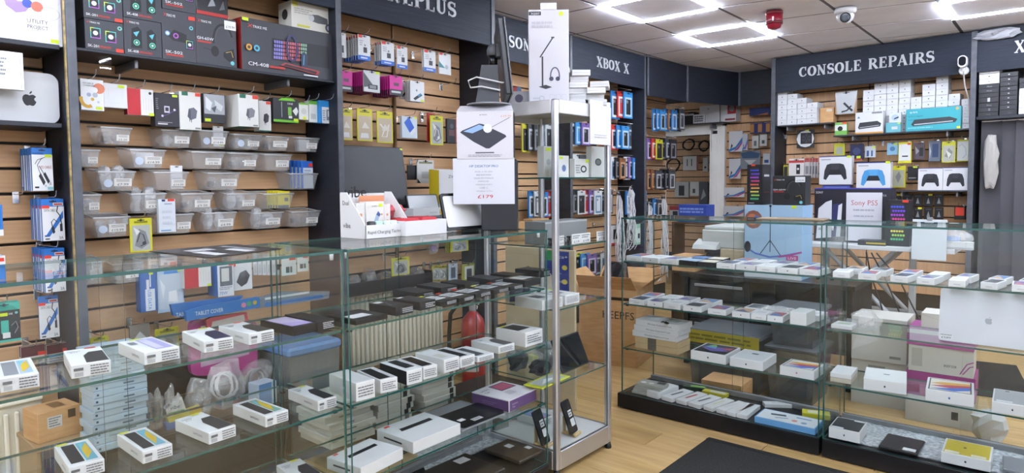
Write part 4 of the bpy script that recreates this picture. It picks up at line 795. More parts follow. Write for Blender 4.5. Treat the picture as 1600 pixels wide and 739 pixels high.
S5 = lambda c='#26282d': [('r', .62, .05, .95, .93, c)]
def phone_top(back, scr, cams=True, txt=None, stc=None):
    """printed phone, back and front, on a box lid (seen with its long side running away)"""
    o = [('p', [(.12, .10), (.14, .90), (.52, .90), (.50, .10)], back), ('p', [(.54, .10), (.56, .90), (.88, .90), (.88, .10)], scr), ('p', [(.60, .16), (.62, .60), (.84, .85), (.84, .40)], '#e6c23c'), ('p', [(.60, .5), (.60, .85), (.75, .85)], '#7cc4d8')]
    if cams: o += [('o', .20, .83, .025, '#0d0e10'), ('o', .20, .76, .025, '#0d0e10')]
    if stc: o += [('r', .05, .94, .35, 1.0, stc)]
    return o
def phone_half(back, txt, stc=YEL):
    return [('p', [(.40, .04), (.42, .50), (.60, .70), (.97, .70), (.97, .04)], back), ('o', .62, .60, .03, '#101114'), ('t', .06, .82, .07, 'Galaxy', '#3a3c40', .36), ('t', .12, .74, .07, txt, '#2a2c30', .22) if txt else ('r', .12, .74, .3, .77, '#3a3c40')]+([('r', .55, .93, .85, 1, stc)] if stc else [])
BAR = [('r', .08, .1, .3, .4, '#b9bbbe')]+lines(.48, .95, .12, .88, 4, '#6a6c71', .42, 3)+[('r', .06, .55, .3, .75, '#6d6f73')]
NEAR = [ # label, left corner, right corner, level, top
 ('white phone box cut off by the left picture edge, upper shelf of near counter', (1, 615), (62, 604.6), .853, phone_top('#8f949c', '#a9c4e0')),
 ('white phone box with black phone printed, second from left on the upper shelf', (111.7, 593), (173.7, 583), .853, phone_half('#35373c', 'A17', RED)),
 ('white phone box with pale lilac screen printed, third on the upper shelf', (226, 571.5), (281, 560.5), .853, [('p', [(.40, .08), (.42, .90), (.92, .90), (.90, .08)], '#a9a8dc'), ('p', [(.44, .14), (.46, .86), (.70, .86), (.68, .14)], '#d2cff0'), ('r', .1, .6, .3, .8, '#7f8590'), ('r', .3, .93, .6, 1, LIM)]),
 ('white phone box with dark blue phone printed, fourth on the upper shelf', (319, 552.7), (365, 544.6), .853, phone_half('#2a2c52', None)),
 ('white phone box with charcoal phone printed, fifth on the upper shelf', (389.5, 540), (428.7, 532), .853, phone_half('#3b3c3a', None, RED)),
 ('white phone box with black phone and teal screen, nearest on the middle shelf', (108, 752), (164, 737), .61, phone_top('#3a3b3f', '#6fb6cc', stc=YEL)),
 ('white phone box with black phone and blue yellow screen, second on the middle shelf', (223.5, 726), (270, 712), .61, phone_top('#37383c', '#7fbcd4', stc=YEL)),
 ('white Galaxy A17 phone box on the middle shelf', (326.8, 695.7), (369, 681.4), .61, phone_half('#3f4043', 'A17')),
 ('white phone box with brown phone and green screen on the middle shelf', (415, 668.7), (451, 657), .61, phone_top('#4a4441', '#86b0a0')),
 ('white Galaxy phone box at the right end of the middle shelf', (497, 643.5), (526, 635), .61, phone_half('#27292f', None)),
 ('white Galaxy A07 phone box on the bottom shelf of the near counter', (470, 771), (508, 758), .355, phone_half('#2b2d3a', 'A07')),
]
for lb, a, b, z, tp in NEAR:
    lieb(LC, 'phone_box', lb, 'phone box', a, b, z, .178, .032, '#e8eaec', top=tp, front=BAR, left=[('t', .55, .4, .28, 'SAMSUNG', '#55575c', .26)])
lieb(LC, 'phone_box', 'open black phone box with a lilac phone in it, upper shelf', 'phone box', (458, 526), (497.8, 517.5), .853, .175, .026, '#1b1c1f', top=[('r', .07, .05, .93, .95, '#3a3344'), ('r', .10, .10, .90, .92, '#b7a6dc'), ('p', [(.10, .5), (.90, .3), (.90, .92), (.10, .92)], '#d3c8ec')])
lieb(LC, 'phone_box', 'closed black phone box with white print right of the lilac phone', 'phone box', (497, 518.5), (523, 513), .853, .175, .03, '#232428', top=[('l', [(.2, .3), (.8, .3), (.5, .8), (.2, .3)], .01, '#55565c')], front=lines(.3, .95, .15, .85, 4, '#d5d6da'))
# things behind the near counter: tablet covers, pink case, pale box stack, blue crate
def limp(label, name, cat, pts, out, th, key, ops=(), col2=None):
    """soft flat pack: an outline in the photograph, placed on the plane 'out' from the wall, with thickness"""
    P = [LA.at(*p, out) for p in pts]; u0 = min(p[0] for p in P); z0 = min(p[1] for p in P); Q = [(p[0]-u0, p[1]-z0) for p in P]
    if sum(Q[i][0]*Q[(i+1) % len(Q)][1]-Q[(i+1) % len(Q)][0]*Q[i][1] for i in range(len(Q))) < 0: Q = Q[::-1]
    o = tag(obj(name, MB().prism(Q, 0, th, key), None, LA.w(u0, out, z0), LA.a), label, cat); W = max(q[0] for q in Q); H = max(q[1] for q in Q)
    if ops: pr = MB(); front_print(pr, ops, 0, W, 0, 0, H); obj('print', pr, o)
    return o
lg = tag(obj('shade_cupboard', MB().cbox(0, .70, 0, .47, 0, .02, '#4a453f', .003).cbox(.01, .69, .015, .46, -.295, 0, '#463f36', .002), None, LA.w(.92, .50, .30), LA.a), 'added low cupboard, darkened for shade under the bay, carrying bags and pale box stack', 'cupboard')  # closed dark box added to give the shade under the bay
TC = [('t', .12, .30, .42, 'TABLET COVER', '#e6eef6', .36), ('o', .76, .55, .035, '#d87f9a'), ('o', .84, .60, .035, '#4f9a6a'), ('o', .92, .62, .03, '#c9b23c')]
limp('blue topped TABLET COVER pack in front, lying behind the phone boxes', 'tablet_cover_pack', 'tablet cover', [(290, 487), (292, 502), (407, 480), (405, 464), (320, 478)], .36, .02, '#2f74b8', TC)
limp('blue topped TABLET COVER pack behind another like it', 'tablet_cover_pack', 'tablet cover', [(267, 476), (271, 493), (300, 500), (360, 488), (380, 462)], .33, .02, '#2a6cb0', [('t', .06, .3, .3, 'TABLET COVER', '#dfe9f2', .4)])
limp('long clear bagged blue tablet cover beyond the TABLET COVER packs', 'tablet_cover_pack', 'tablet cover', [(402, 482), (405, 466), (440, 456), (515, 455), (514, 466), (450, 476)], .34, .03, '#7d8b97/.2', [('r', .1, .1, .9, .4, '#3a78bb'), ('r', .1, .6, .7, .75, '#d8dde0')])
pk = limp('magenta tablet case with handle hanging behind the phone boxes', 'tablet_case', 'tablet case', rrect(298, 500, 402, 587, 10, 3), .30, .03, '#b43b86', [('p', [(.14, .30), (.16, .90), (.84, .92), (.86, .34)], '#d9cfd4'), ('p', [(.16, .50), (.84, .55), (.86, .34), (.14, .30)], '#c3a3b6'), ('r', .38, .02, .55, .10, '#7b2359')])
limp('pink red rimmed tablet case above the magenta one', 'tablet_case', 'tablet case', [(322, 500), (326, 520), (388, 503), (386, 488), (330, 496)], .345, .02, '#b8474f', [('p', [(.1, .2), (.14, .7), (.9, .85), (.92, .4)], '#b9b2aa')])
bs = .0
for k in range(15):
    a = LA.at(146, 724, .50); off = random.uniform(-.006, .006)
    prod('pale_blue_box', 'pale blue flat box with black print, number %d from the bottom of its stack' % (k+1), 'box', LA.w(a[0]+off+.01, .485+random.uniform(-.005, .005), .3206+.0252*k), LA.a+random.uniform(-.03, .03), .185, .0245, .14, '#b9cfdf', [('r', .05, .35, .09, .65, '#33424f'), ('r', .55, .35, .75, .6, '#5d7486'), ('r', 0, 0, 1, .12, '#93aabb')], group='pale blue boxes in the stack')
for k in range(7):
    u, z = LA.at(230+8*k, 655, .42); bagged('bagged_part', 'dark bagged phone part, %s in the row beside the pale box stack' % ('first', 'second', 'third', 'fourth', 'fifth', 'sixth', 'seventh')[k], 'spare part', LA.w(u, .43-.02*(k % 2), .3206), LA.a+.2*k, .03, .03, .13+.02*(k % 3), 50+k, '#2b2d31', shape='brick')
limp('white vibe carton with green stripe lying on the ledge', 'small_carton', 'box', [(259, 640), (263, 655), (291, 640), (284, 620)], .44, .04, '#e2e4e2', [('r', .1, .2, .9, .32, '#4fa55a'), ('t', .2, .45, .3, 'vibe', '#2a2c30', .5)])
limp('yellow flat pack lying on the ledge', 'flat_pack', 'pack', [(262, 654), (266, 664), (316, 645), (313, 634)], .45, .03, '#d5c84a')
limp('blue flat pack at the ledge front', 'flat_pack', 'pack', [(258, 662), (262, 676), (300, 668), (290, 655)], .452, .03, '#3f78b8')
bagged('cable_bag', 'clear bag of white charging cables under the magenta case', 'bag', LA.w(LA.at(352, 655, .36)[0], .36, .3206), LA.a, .17, .12, .2, 91, '#e6e6e6', ncoil=2)
bagged('cable_bag', 'clear bag of grey cables beside the white cable bag', 'bag', LA.w(LA.at(408, 640, .36)[0], .33, .3206), LA.a, .15, .11, .16, 92, '#9a9ca0', ncoil=2)
bagged('cable_bag', 'clear bag with dark adapters in front of the pale box stack', 'bag', LA.w(LA.at(310, 655, .40)[0], .41, .3206), LA.a, .10, .10, .17, 93, '#55575c')
prod('small_carton', 'pale blue and white carton standing under the magenta case', 'box', LA.w(LA.at(395, 640, .43)[0], .49, .3206), LA.a+.1, .09, .10, .08, '#c3d3e4', [('r', 0, 0, .7, 1, '#6f9bd0'), ('r', .75, .2, .95, .8, '#e9ebec')])
# grey tub with a blue lid beyond the end of the near counter
u0 = LA.at(452, 560, .48)[0]; u1 = LA.at(531, 560, .48)[0]; zt = LA.at(490, 552, .48)[1]
cr = obj('storage_tub', MB().hexa([(.02, .02, 0), (u1-u0-.02, .02, 0), (u1-u0-.02, .28, 0), (.02, .28, 0), (0, 0, zt), (u1-u0, 0, zt), (u1-u0, .30, zt), (0, .30, zt)], '#6f757b/.3'), None, LA.w(u0, .48, .0006), LA.a); tag(cr, 'grey storage tub with a blue lid behind the end of the near counter', 'storage tub')
obj('lid', MB().cbox(-.01, u1-u0+.01, -.01, .31, zt+.0005, zt+.045, '#5b8fcc', .012), cr)
tag(obj('shade_board', MB().cbox(0, .68, 0, .01, 0, .24, '#2c2a29', .002), None, LA.w(.93, .03, .3215), LA.a), 'added dark board giving the shade behind the bags on the low cupboard', 'board')  # dark board added in place of shade on the lower slats

# ================================================================== LEFT WALL, ONEPLUS BAY
CW = '#e4e6e8'
def sd_ops(v=0): return [('r', 0, 0, 1, .18, '#2f6fd6'), ('r', .04, .88, .34, 1, RED), ('r', .42, .30, .72, .52, '#3a3c42'), ('o', .55, .60, .07, '#8a8c92'), ('r', .2, .06, .75, .12, '#c9d6ee')]+lines(.1, .4, .55, .8, 3, '#9a9ca2', .4, v)
Hs = lambda nm, lb, sh, cat, px, body, ops, out=.17, **k: hang(LA, nm, lb, sh, cat, px, out, body, ops, **k)
Hs('memory_card_pack', 'white memory card pack half hidden at the divider, top row', 'divider memory card', 'memory card', (531, 52, 541, 90), CW, [('r', .3, .2, .6, .5, '#4a4c52')], n=2)
Hs('memory_card_pack', 'white and blue memory card pack with red corner, first full one of the top row', 'first memory card', 'memory card', (559.6, 55, 578.7, 94), CW, sd_ops(1), n=7, gap=.022, out=.20, t=.006)
Hs('memory_card_pack', 'white and blue memory card pack, second of the top row', 'second memory card', 'memory card', (596, 66, 616, 101.5), CW, sd_ops(2), n=4, gap=.020, out=.18, t=.006)
Hs('memory_card_pack', 'white and blue memory card pack, third of the top row', 'third memory card', 'memory card', (620.4, 73, 636.7, 107.4), CW, sd_ops(3), n=1)
Hs('memory_card_pack', 'white and blue memory card pack right of the board joint', 'joint memory card', 'memory card', (662.4, 79, 680.8, 112), CW, sd_ops(4), n=2)
Hs('memory_card_pack', 'white pack with teal triangle, last of the top row', 'teal memory card', 'memory card', (686, 83.6, 704.6, 116.4), CW, [('p', [(0, .3), (.5, .3), (0, .6)], '#3d8f98'), ('o', .62, .36, .14, '#b6bec4'), ('r', .04, .9, .3, 1, RED)])
PK = '#d8279a'
pk_ops = [('r', 0, 0, 1, .30, '#2a2a2f'), ('r', .3, .48, .7, .64, '#55384a'), ('r', .12, .12, .85, .22, '#c9c9ce')]
Hs('usb_stick_pack', 'pink USB stick pack half hidden at the divider', 'divider pink', 'USB stick', (531, 111, 550.7, 143), PK, pk_ops, n=2, out=.18)
Hs('usb_stick_pack', 'silver USB stick pack with lime corner in front of pink packs', 'silver front', 'USB stick', (568.5, 111, 593.6, 144), '#d5d7d9', [('p', [(0, .9), (.6, .3), (0, .2)], '#5a5c60'), ('r', .25, .14, .85, .36, '#3a3c40'), ('r', .35, .18, .75, .32, '#8d9094')]+sticker(.72, .88, .28, .12), out=.21)
hang(LA, 'usb_stick_pack', 'pink USB stick pack just behind the silver one', 'first row pink USB', 'USB stick', (566, 112, 590, 144), .19, PK, pk_ops, n=9, gap=.018, t=.006, hook=False)
Hs('usb_stick_pack', 'pink USB stick pack in front of the longest pink row', 'pink USB stick', 'USB stick', (609, 118.5, 629, 149), PK, pk_ops, n=9, gap=.019, out=.20, t=.006)
Hs('usb_stick_pack', 'white USB stick pack right of the pink ones', 'white USB stick', 'USB stick', (625, 126, 638, 155), CW, [('p', [(.2, .2), (.8, .5), (.9, .4), (.3, .1)], '#2f3136'), ('r', .5, .9, 1, 1, RED)], out=.10)
Hs('usb_stick_pack', 'white USB stick pack with blue black stick by the board joint', 'blue black stick', 'USB stick', (641, 127, 663, 159), CW, [('p', [(.2, .14), (.72, .44), (.86, .34), (.34, .06)], '#24343f'), ('p', [(.5, .30), (.72, .44), (.8, .36), (.6, .24)], '#3f8fc0'), ('o', .45, .55, .06, '#8a8c92')]+sticker(.74, .02, .2, .1), n=3, gap=.02, out=.18, faces={'-z': '#2f5fb0'})
u, z = LA.at(690, 133, .02); peg(LA, u, z, .12, 'empty chrome peg hook below the teal memory card')
for k, (px, lb) in enumerate((((531, 170, 551, 219), 'yellow cable bag half hidden at the divider'), ((558, 170, 582, 220.6), 'yellow framed bag with a white adapter, middle of three'), ((589, 174.4, 614, 223.6), 'yellow framed bag with white cable, right of three'))):
    hang(LA, 'yellow_bag', lb, ('divider bag', 'adapter bag', 'white cable bag')[k], 'bag', px, .15, '#dfd62e', [('r', .08, .04, .92, .78, '#c9b79c/.3'), ('p', [(.2, .1), (.75, .1), (.7, .25), (.25, .25)], '#e4e5e4') if k < 2 else ('l', [(.2, .6), (.5, .4), (.75, .6), (.6, .2), (.3, .2), (.5, .5)], .07, '#ecedec'), ('p', [(.3, .4), (.5, .6), (.8, .4)], '#e6e2d8/.15'), ('r', .2, .88, .8, .92, '#8f8a1e')], t=.006)
Hs('phone_case_pack', 'white case pack with a blue phone picture in the ONEPLUS bay', 'blue phone case', 'phone case', (628, 182, 652, 216), '#d3e2ee', [('p', [(.14, .70), (.45, .98), (.80, .50), (.5, .25)], '#2f66d0'), ('p', [(.5, .25), (.80, .50), (.86, .34), (.6, .12)], '#e9ecef')]+sticker(.8, .9, .16, .1), out=.14, t=.02)
Hs('phone_case_pack', 'red case pack behind a yellow framed one', 'red case', 'phone case', (668, 177, 680, 222), '#c3262c', [], out=.10)
ybag(LA, 'yellow framed dark case pack in front of the red one', 'dark yellow case', (672.5, 181, 692.7, 227), .15, '#e4e6e8')
Hs('phone_case_pack', 'black rugged phone case pack with red side', 'rugged case', 'phone case', (698.7, 186, 713, 223.6), '#2c2d32', [('r', .2, .3, .8, .55, '#6a4448'), ('o', .5, .7, .2, '#55575c'), ('r', .9, 0, 1, 1, '#b33a3a')], out=.15, t=.015)
Hs('small_pack', 'small black pack left of the yellow spined boxes', 'small black', 'pack', (637, 258, 651, 281), '#1f2024', [], out=.14); Hs('small_pack', 'small white pack with black corner left of the yellow spined boxes', 'small white', 'pack', (652, 250, 678, 286), '#e0e1de', [('r', .1, .84, .9, .92, '#8d8f66'), ('r', .25, .2, .7, .5, '#c6c8c6'), ('p', [(0, .2), (.2, 0), (0, 0)], '#2a2b2f')], out=.15)
# pipe on the board joint
tag(obj('wall_pipe', MB().tube([(0, 0, .25), (0, 0, 2.12)], .009, '#a98a63', 8).cbox(-.015, .015, .003, .012, .6, .62, '#8d7350', .002).cbox(-.015, .015, .003, .012, 1.6, 1.62, '#8d7350', .002), None, LA.w(2.645, .022, 0), LA.a), 'thin wood coloured pipe running up the ONEPLUS bay', 'pipe')

# ---- shelf board inside the bay with monitor, frames and yellow spined boxes
tag(obj('bay_worktop', MB().cbox(0, 1.15, 0, .40, 0, .03, '#5d5f63', .003).cbox(.02, .05, .02, .38, -.12, 0, '#4a4c50', .002).cbox(1.10, 1.13, .02, .38, -.12, 0, '#4a4c50', .002), None, LA.w(2.07, .45, 1.09), LA.a), 'grey worktop in the ONEPLUS bay under the monitor', 'worktop'); ZT = 1.1205
u0, u1, a, b = LA.rect(532, 212, 634, 312, .27); W, H = u1-u0, b-a
mo = empty('monitor', 'large black monitor tilted back in the ONEPLUS bay', 'monitor', LA.w(u0, .30, 0), (math.radians(0), 0, LA.a))
bz = obj('bezel', MB().cbox(0, W, 0, .035, 0, H, '#232428/.35', .004), mo, (0, 0, ZT+.045), (math.radians(-9), 0, 0))
obj('screen', MB().cbox(.016, W-.016, -.0015, 0, .02, H-.014, '#35373b/.4', .0005), bz)
pr = MB(); front_print(pr, [('r', .95, .95, .99, .985, LIM)], 0, W, 0, 0, H); obj('sticker', pr, bz)
obj('stand', MB().cbox(W/2-.03, W/2+.03, .035, .06, ZT+.008, ZT+.2, '#1d1e21', .003).cbox(W/2-.12, W/2+.12, -.02, .12, ZT, ZT+.0082, '#1d1e21', .003), mo)
def leaning(F, name, label, cat, px, out, zb, tilt, th, rim, scr, rimw=.012, zr=0, corner=.01, base=True):
    u0, u1, a, b = F.rect(*px, out); W, H = u1-u0, (b-a)/math.cos(math.radians(tilt))
    o = empty(name, label, cat, F.w(u0, out, zb), F.a+zr)
    s = obj('body', MB().prism(rrect(0, 0, W, H, corner, 4), 0, th, rim), o, (0, 0, th*math.sin(math.radians(tilt))+.0005), (-math.radians(tilt), 0, 0))
    obj('screen', MB().prism(rrect(rimw, rimw, W-rimw, H-rimw, corner*.6, 4), -.001, .0, scr), s)
    if base: obj('stand', MB().tube([(W*.5, th+H*.55*math.sin(math.radians(tilt)), H*.5*math.cos(math.radians(tilt))), (W*.5, H*.55*math.sin(math.radians(tilt))+.06, .004)], .005, '#2a2b2e', 6).cbox(W*.2, W*.8, H*.55*math.sin(math.radians(tilt))+.05, H*.55*math.sin(math.radians(tilt))+.075, 0, .006, '#2a2b2e', .002), o)
    return o
leaning(LA, 'photo_frame', 'grey screened tablet on a stand before the monitor', 'tablet', (640, 279, 688, 311), .38, ZT, 16, .012, '#1a1b1e', '#9a9da2/.15', .007)
prod('white_carton', 'low white carton behind the vibe display', 'box', LA.w(LA.at(645, 325, .43)[0], .435, ZT), LA.a, .20, .045, .10, '#dfe1e3', [('r', .6, .3, .9, .5, '#c9ccd0')])
for k in range(3): stand(LA, 'yellow_spined_box', 'tall white box with yellow spine beside the desktop sign, %s' % ('front one', 'middle one', 'rear one')[k], 'box', (686-4*k, 234, 712-4*k, 303), .36-.05*k, .045, '#e6e7e8', [('r', 0, 0, 1, .12, '#e5bf22'), ('t', .55, .82, .09, 'ZV', '#55575c', .3), ('p', [(.5, .30), (.8, .34), (.8, .26)], '#2a2b2f')], z=ZT, faces={'-x': '#e2c92c'})

# ================================================================== ON TOP OF THE SECOND COUNTER
CT = 1.1015
def u_of(px, py, z=CT): return LC.lie(px, py, z)
# vibe display carton
u, o_ = u_of(574, 374); ue, _ = u_of(637, 367.5); W = ue-u
vb = empty('display_carton', 'white vibe Rapid Charging Technology counter display carton', 'display carton', LC.w(u, o_-.01, CT), LC.a)
fr = MB().cbox(0, W, 0, .003, 0, .05, '#e9eaea', .0008); fr.prism([(0, 0), (W, 0), (W, .02), (0, .02)], .0035, .006, '#e9eaea'); f = obj('front_panel', fr, vb)
pr = MB(); front_print(pr, [('t', .05, .34, .34, 'Rapid Charging Technology', '#2a2c30', .90)], 0, W, 0, 0, .05); left_print(pr, [('t', .10, .22, .16, 'vibe', '#2a2c30', .30), ('t', .10, .72, .14, 'Dual', '#2a2c30', .26)], 0, 0, .15, 0, .17); obj('print', pr, f)
for x in (0, W-.003): obj('side_panel', MB().add([(x, 0, 0), (x, .15, 0), (x, .15, .17), (x, .11, .17), (x, 0, .05), (x+.003, 0, 0), (x+.003, .15, 0), (x+.003, .15, .17), (x+.003, .11, .17), (x+.003, 0, .05)], [(0, 1, 2, 3, 4), (9, 8, 7, 6, 5), (0, 5, 6, 1), (1, 6, 7, 2), (2, 7, 8, 3), (3, 8, 9, 4), (4, 9, 5, 0)], '#ececec'), vb)
bk = obj('back_panel', MB().cbox(0, W, .15, .153, 0, .165, '#ececec', .0008), vb); obj('floor_panel', MB().cbox(.004, W-.004, .007, .149, 0, .002, '#ececec', .0005), vb)
mb = MB(); vs, fs, x0, x1 = text_geo('vibe'); s = .10/(x1-x0)
mb.add([(.02+(v[0]-x0)*s, .1485, .150+v[1]*s) for v in vs]+[(.02+(v[0]-x0)*s, .1525, .150+v[1]*s) for v in vs], fs+[tuple(q+len(vs) for q in f_) for f_ in fs], '#1d1e22'); obj('header_letters', mb, bk)
prod('charger_box', 'white W.PRO car charger box with lime sticker in the vibe display', 'box', LC.w(u+.050, o_-.07, CT+.004), LC.a, .085, .13, .04, '#e9e6e0', [('p', [(.30, .25), (.55, .62), (.72, .55), (.50, .16)], '#a9bcd8'), ('p', [(.55, .62), (.72, .55), (.80, .62), (.66, .72)], '#3f5f98'), ('t', .3, .84, .07, 'W.PRO', '#55575c', .3), ('o', .86, .62, .05, '#d88a5a')]+sticker(.7, .84, .2, .1))
prod('charger_box', 'white narrow charger box with orange dots, left in the vibe display', 'box', LC.w(u+.010, o_-.075, CT+.004), LC.a, .04, .125, .04, '#e8e6e2', [('o', .5, .25+.2*k, .16, '#e0a27c') for k in range(3)])
prod('charger_box', 'white narrow charger box with orange dots, right in the vibe display', 'box', LC.w(u+.138, o_-.075, CT+.004), LC.a, .032, .12, .04, '#e8e6e2', [('o', .5, .25+.2*k, .16, '#e0a27c') for k in range(3)])
tag(obj('orange_card', MB().cbox(0, .12, 0, .002, 0, .152, '#e59a72', .0005), None, LC.w(u+.06, o_-.125, CT+.004), LC.a), 'orange card behind the boxes of the vibe display', 'card')
for k, (x, c) in enumerate(((.045, '#2a2b2f'), (.080, '#bfe0d4'), (.115, '#cfe6dd'), (.148, '#d8ebe4'))):
    cp = obj('round_charger', MB().lathe([(.013, 0), (.015, .03), (.016, .055), (.011, .058)], c, 14), None, LC.w(u+x, o_-.035, CT+.004)); tag(cp, ('black', 'mint green', 'pale mint', 'whitish mint')[k]+' round charger standing in the front of the vibe display', 'charger')
# white open carton with red pouches
u, o_ = u_of(636, 370); ue, _ = u_of(697, 364); W = ue-u-.004
op = empty('open_carton', 'low white open carton full of red pouches', 'carton', LC.w(u+.004, o_-.012, CT), LC.a); D = .20
for nm, b_ in (('front_panel', (0, W, 0, .003, 0, .058)), ('back_panel', (0, W, D-.003, D, 0, .058)), ('side_panel', (0, .003, .0035, D-.0035, 0, .058)), ('side_panel', (W-.003, W, .0035, D-.0035, 0, .058)), ('floor_panel', (.0035, W-.0035, .0035, D-.0035, 0, .003))): obj(nm, MB().cbox(*b_, '#e9eaec', .0008), op)
for k in range(2):
    pb = obj('red_pouch', MB().cbox(0, W*.42, 0, .13, 0, .045, '#c93b45/.6', .012), None, LC.w(u+.014+k*W*.48, o_-.03-.012*k, CT+.022), LC.a); tag(pb, 'red fabric pouch in the white carton, %s one' % ('left', 'right')[k], 'pouch'); obj('seam', MB().tube([(0, .065, .0455), (W*.42, .065, .0455)], .0012, '#a52e38', 5), pb)
    tag(obj('red_pouch', MB().cbox(0, W*.42, 0, .15, 0, .016, '#b9343e/.6', .006), None, LC.w(u+.012+k*W*.48, o_-.028-.012*k, CT+.0045), LC.a), 'red fabric pouch at the bottom of the carton, %s one' % ('left', 'right')[k], 'pouch')
rp = bagged('red_pouch', 'crumpled red pouch in clear plastic at the back of the carton', 'pouch', LC.w(u+W*.28, o_-.16, CT+.070), LC.a, W*.62, .07, .05, 17, '#cf4a52', key='#d0606a/.35', shape='brick')
# tablet with white screen
a0 = u_of(700, 362.5); a1 = u_of(776, 357.2); W = a1[0]-a0[0]
tb = empty('tablet', 'black rimmed tablet with blank white screen leaning on the counter', 'tablet', LC.w(a0[0], a0[1]-.01, CT), LC.a-.08); Ht = .158
s = obj('body', MB().prism(rrect(0, 0, W, Ht, .014, 5), 0, .010, '#17181b/.3'), tb, (0, 0, .006), (math.radians(-15), 0, 0))
obj('screen', MB().prism(rrect(.012, .012, W-.012, Ht-.012, .008, 4), -.001, 0, '#e9eaeb/.2'), s); obj('case_clip', MB().cbox(W*.3, W*.7, -.003, .012, Ht-.006, Ht+.004, '#17181b', .002), s)
obj('stand_leg', MB().cbox(W*.25, W*.75, .085, .09, .001, .10, '#1b1c1f', .002), tb, (0, .02, 0), (math.radians(18), 0, 0))
# small desktop computer with a paper sign, the charging mat carton on it
u, o_ = u_of(738, 366); PCA = math.radians(37); PCL = LC.w(u-.01, o_-.33, CT); PCF = Frame(PCL.x, PCL.y, 37)
pc = empty('desktop_computer', 'black desktop computer with a white HP DESKTOP PRO price sign', 'computer', PCF.w(PCF.at(752, 340, 0)[0], 0, CT), PCA); PW, PH, PD = PCF.at(808, 340, 0)[0]-PCF.at(752, 340, 0)[0], .30, .11; PCU = PCF.at(752, 340, 0)[0]
c = obj('case', MB().cbox(0, PW, 0, PD, 0, PH, '#23252b', .004), pc); obj('vent', MB().cbox(PW-.0005, PW+.001, .02, PD-.02, .05, .25, '#15161a', .0005), c)
u0, u1, a, b = PCF.rect(708, 247, 804, 319, .003)
sg = obj('paper_sign', MB().cbox(0, u1-u0, -.0035, -.002, 0, b-a, '#d6d9e2', .0004), pc, (u0-PCU, 0, a-CT)); pr = MB()
front_print(pr, [('t', .27, .80, .075, 'HP DESKTOP PRO', '#3f6fb8', .47), ('t', .36, .69, .045, 'INTEL i5 7th GEN', '#9a9ca6', .28), ('t', .38, .62, .045, '8GB RAM DDR4', '#8a8c96', .24), ('t', .34, .55, .045, '256GB SSD STORAGE', '#9a9ca6', .32), ('t', .40, .48, .045, 'WIFI/USB', '#a4a6ae', .18), ('t', .37, .41, .045, 'HDMI/VGA PORTS', '#a4a6ae', .27), ('t', .43, .34, .045, 'USB C', '#a4a6ae', .14), ('t', .38, .27, .045, 'Windows 11 Pro', '#a4a6ae', .26), ('t', .40, .13, .105, '£179', '#cf4a4a', .25)], 0, u1-u0, -.0035, 0, b-a); obj('print', pr, sg)
mu0, mu1, ma, mb_ = PCF.rect(713.5, 172, 802, 247, .006); mW = mu1-mu0; PH2 = ma-CT; PH = max(PH, 0)
mc = [('p', [(.06, .56), (.10, .60), (.40, .74), (.46, .73), (.86, .50), (.88, .46), (.58, .22), (.52, .22), (.30, .36)], '#30323e'), ('p', [(.12, .58), (.40, .72), (.52, .66), (.28, .54)], '#8fb2e0'), ('o', .55, .64, .08, '#e2e3e6'), ('l', [(.62, .66), (.94, .86)], .008, '#3a3b40'), ('t', .78, .87, .06, '£29.99', '#d29a62', .19), ('o', .42, .92, .008, '#33353a'), ('r', .44, .915, .54, .93, '#9a9ca2'), ('r', .33, .12, .66, .145, '#55575c')]+lines(.2, .8, .04, .1, 2, '#9a9ca2', .4, 4)
mbx = prod('charging_mat_box', 'white wireless charging mat carton priced £29.99 on the desktop computer', 'box', PCF.w(mu0, .006, CT+PH+.0012), PCA, mW, mb_-ma, .12, '#d3d2d9', mc, faces={'+x': '#2b2d33'}, right=[('o', .5, .3, .05, '#e6e6ea')])
mh = mb_-ma; obj('lid_flap', MB().hexa([(0, .004, mh+.001), (mW, .004, mh+.001), (mW, .12, mh+.001), (0, .12, mh+.001), (.01, .05, mh+.028), (mW-.01, .05, mh+.028), (mW-.01, .125, mh+.023), (.01, .125, mh+.023)], '#cfced5'), mbx)
# monitor standing on the carton, seen edge on
zM = CT+PH+mh+.032
mn = empty('monitor', 'slim black monitor seen edge on above the charging mat carton', 'monitor', PCF.w(mu0+.13, -.075, zM), math.radians(40))
obj('foot', MB().lathe([(.095, 0), (.095, .006), (.03, .012)], '#8e9096/.3', 24), mn)
obj('stand', MB().hexa([(-.055, -.03, .012), (.045, -.03, .012), (.045, .05, .012), (-.055, .05, .012), (-.03, -.02, .17), (.04, -.02, .17), (.04, .03, .17), (-.03, .03, .17)], '#3a3c42'), mn)
obj('neck', MB().lathe([(.018, .17), (.018, .21)], '#17181b/.2', 16, (.02, 0)).lathe([(.026, .21), (.027, .235), (.022, .252), (.010, .26)], '#55575d', 18, (.02, 0)), mn)
pn = obj('panel', MB().cbox(.068, .094, -.12, .26, .03, .35, '#33353a/.35', .006), mn, (0, 0.04, 0), (0, math.radians(-6), math.radians(4)))
obj('bezel_edge', MB().cbox(.0945, .101, -.12, .26, .03, .35, '#55585e/.25', .002), pn); obj('arm', MB().cbox(.03, .085, -.03, .03, .20, .26, '#26282c', .004), mn)
cbm = MB(); cbm.tube([(.05, -.04, .06), (-.03, -.05, .075), (-.075, -.05, .07), (-.085, -.045, .1), (-.05, -.045, .115), (.06, -.05, .09), (.1, -.05, .1)], .0035, '#d6d7da', 6); obj('cable', cbm, mn)

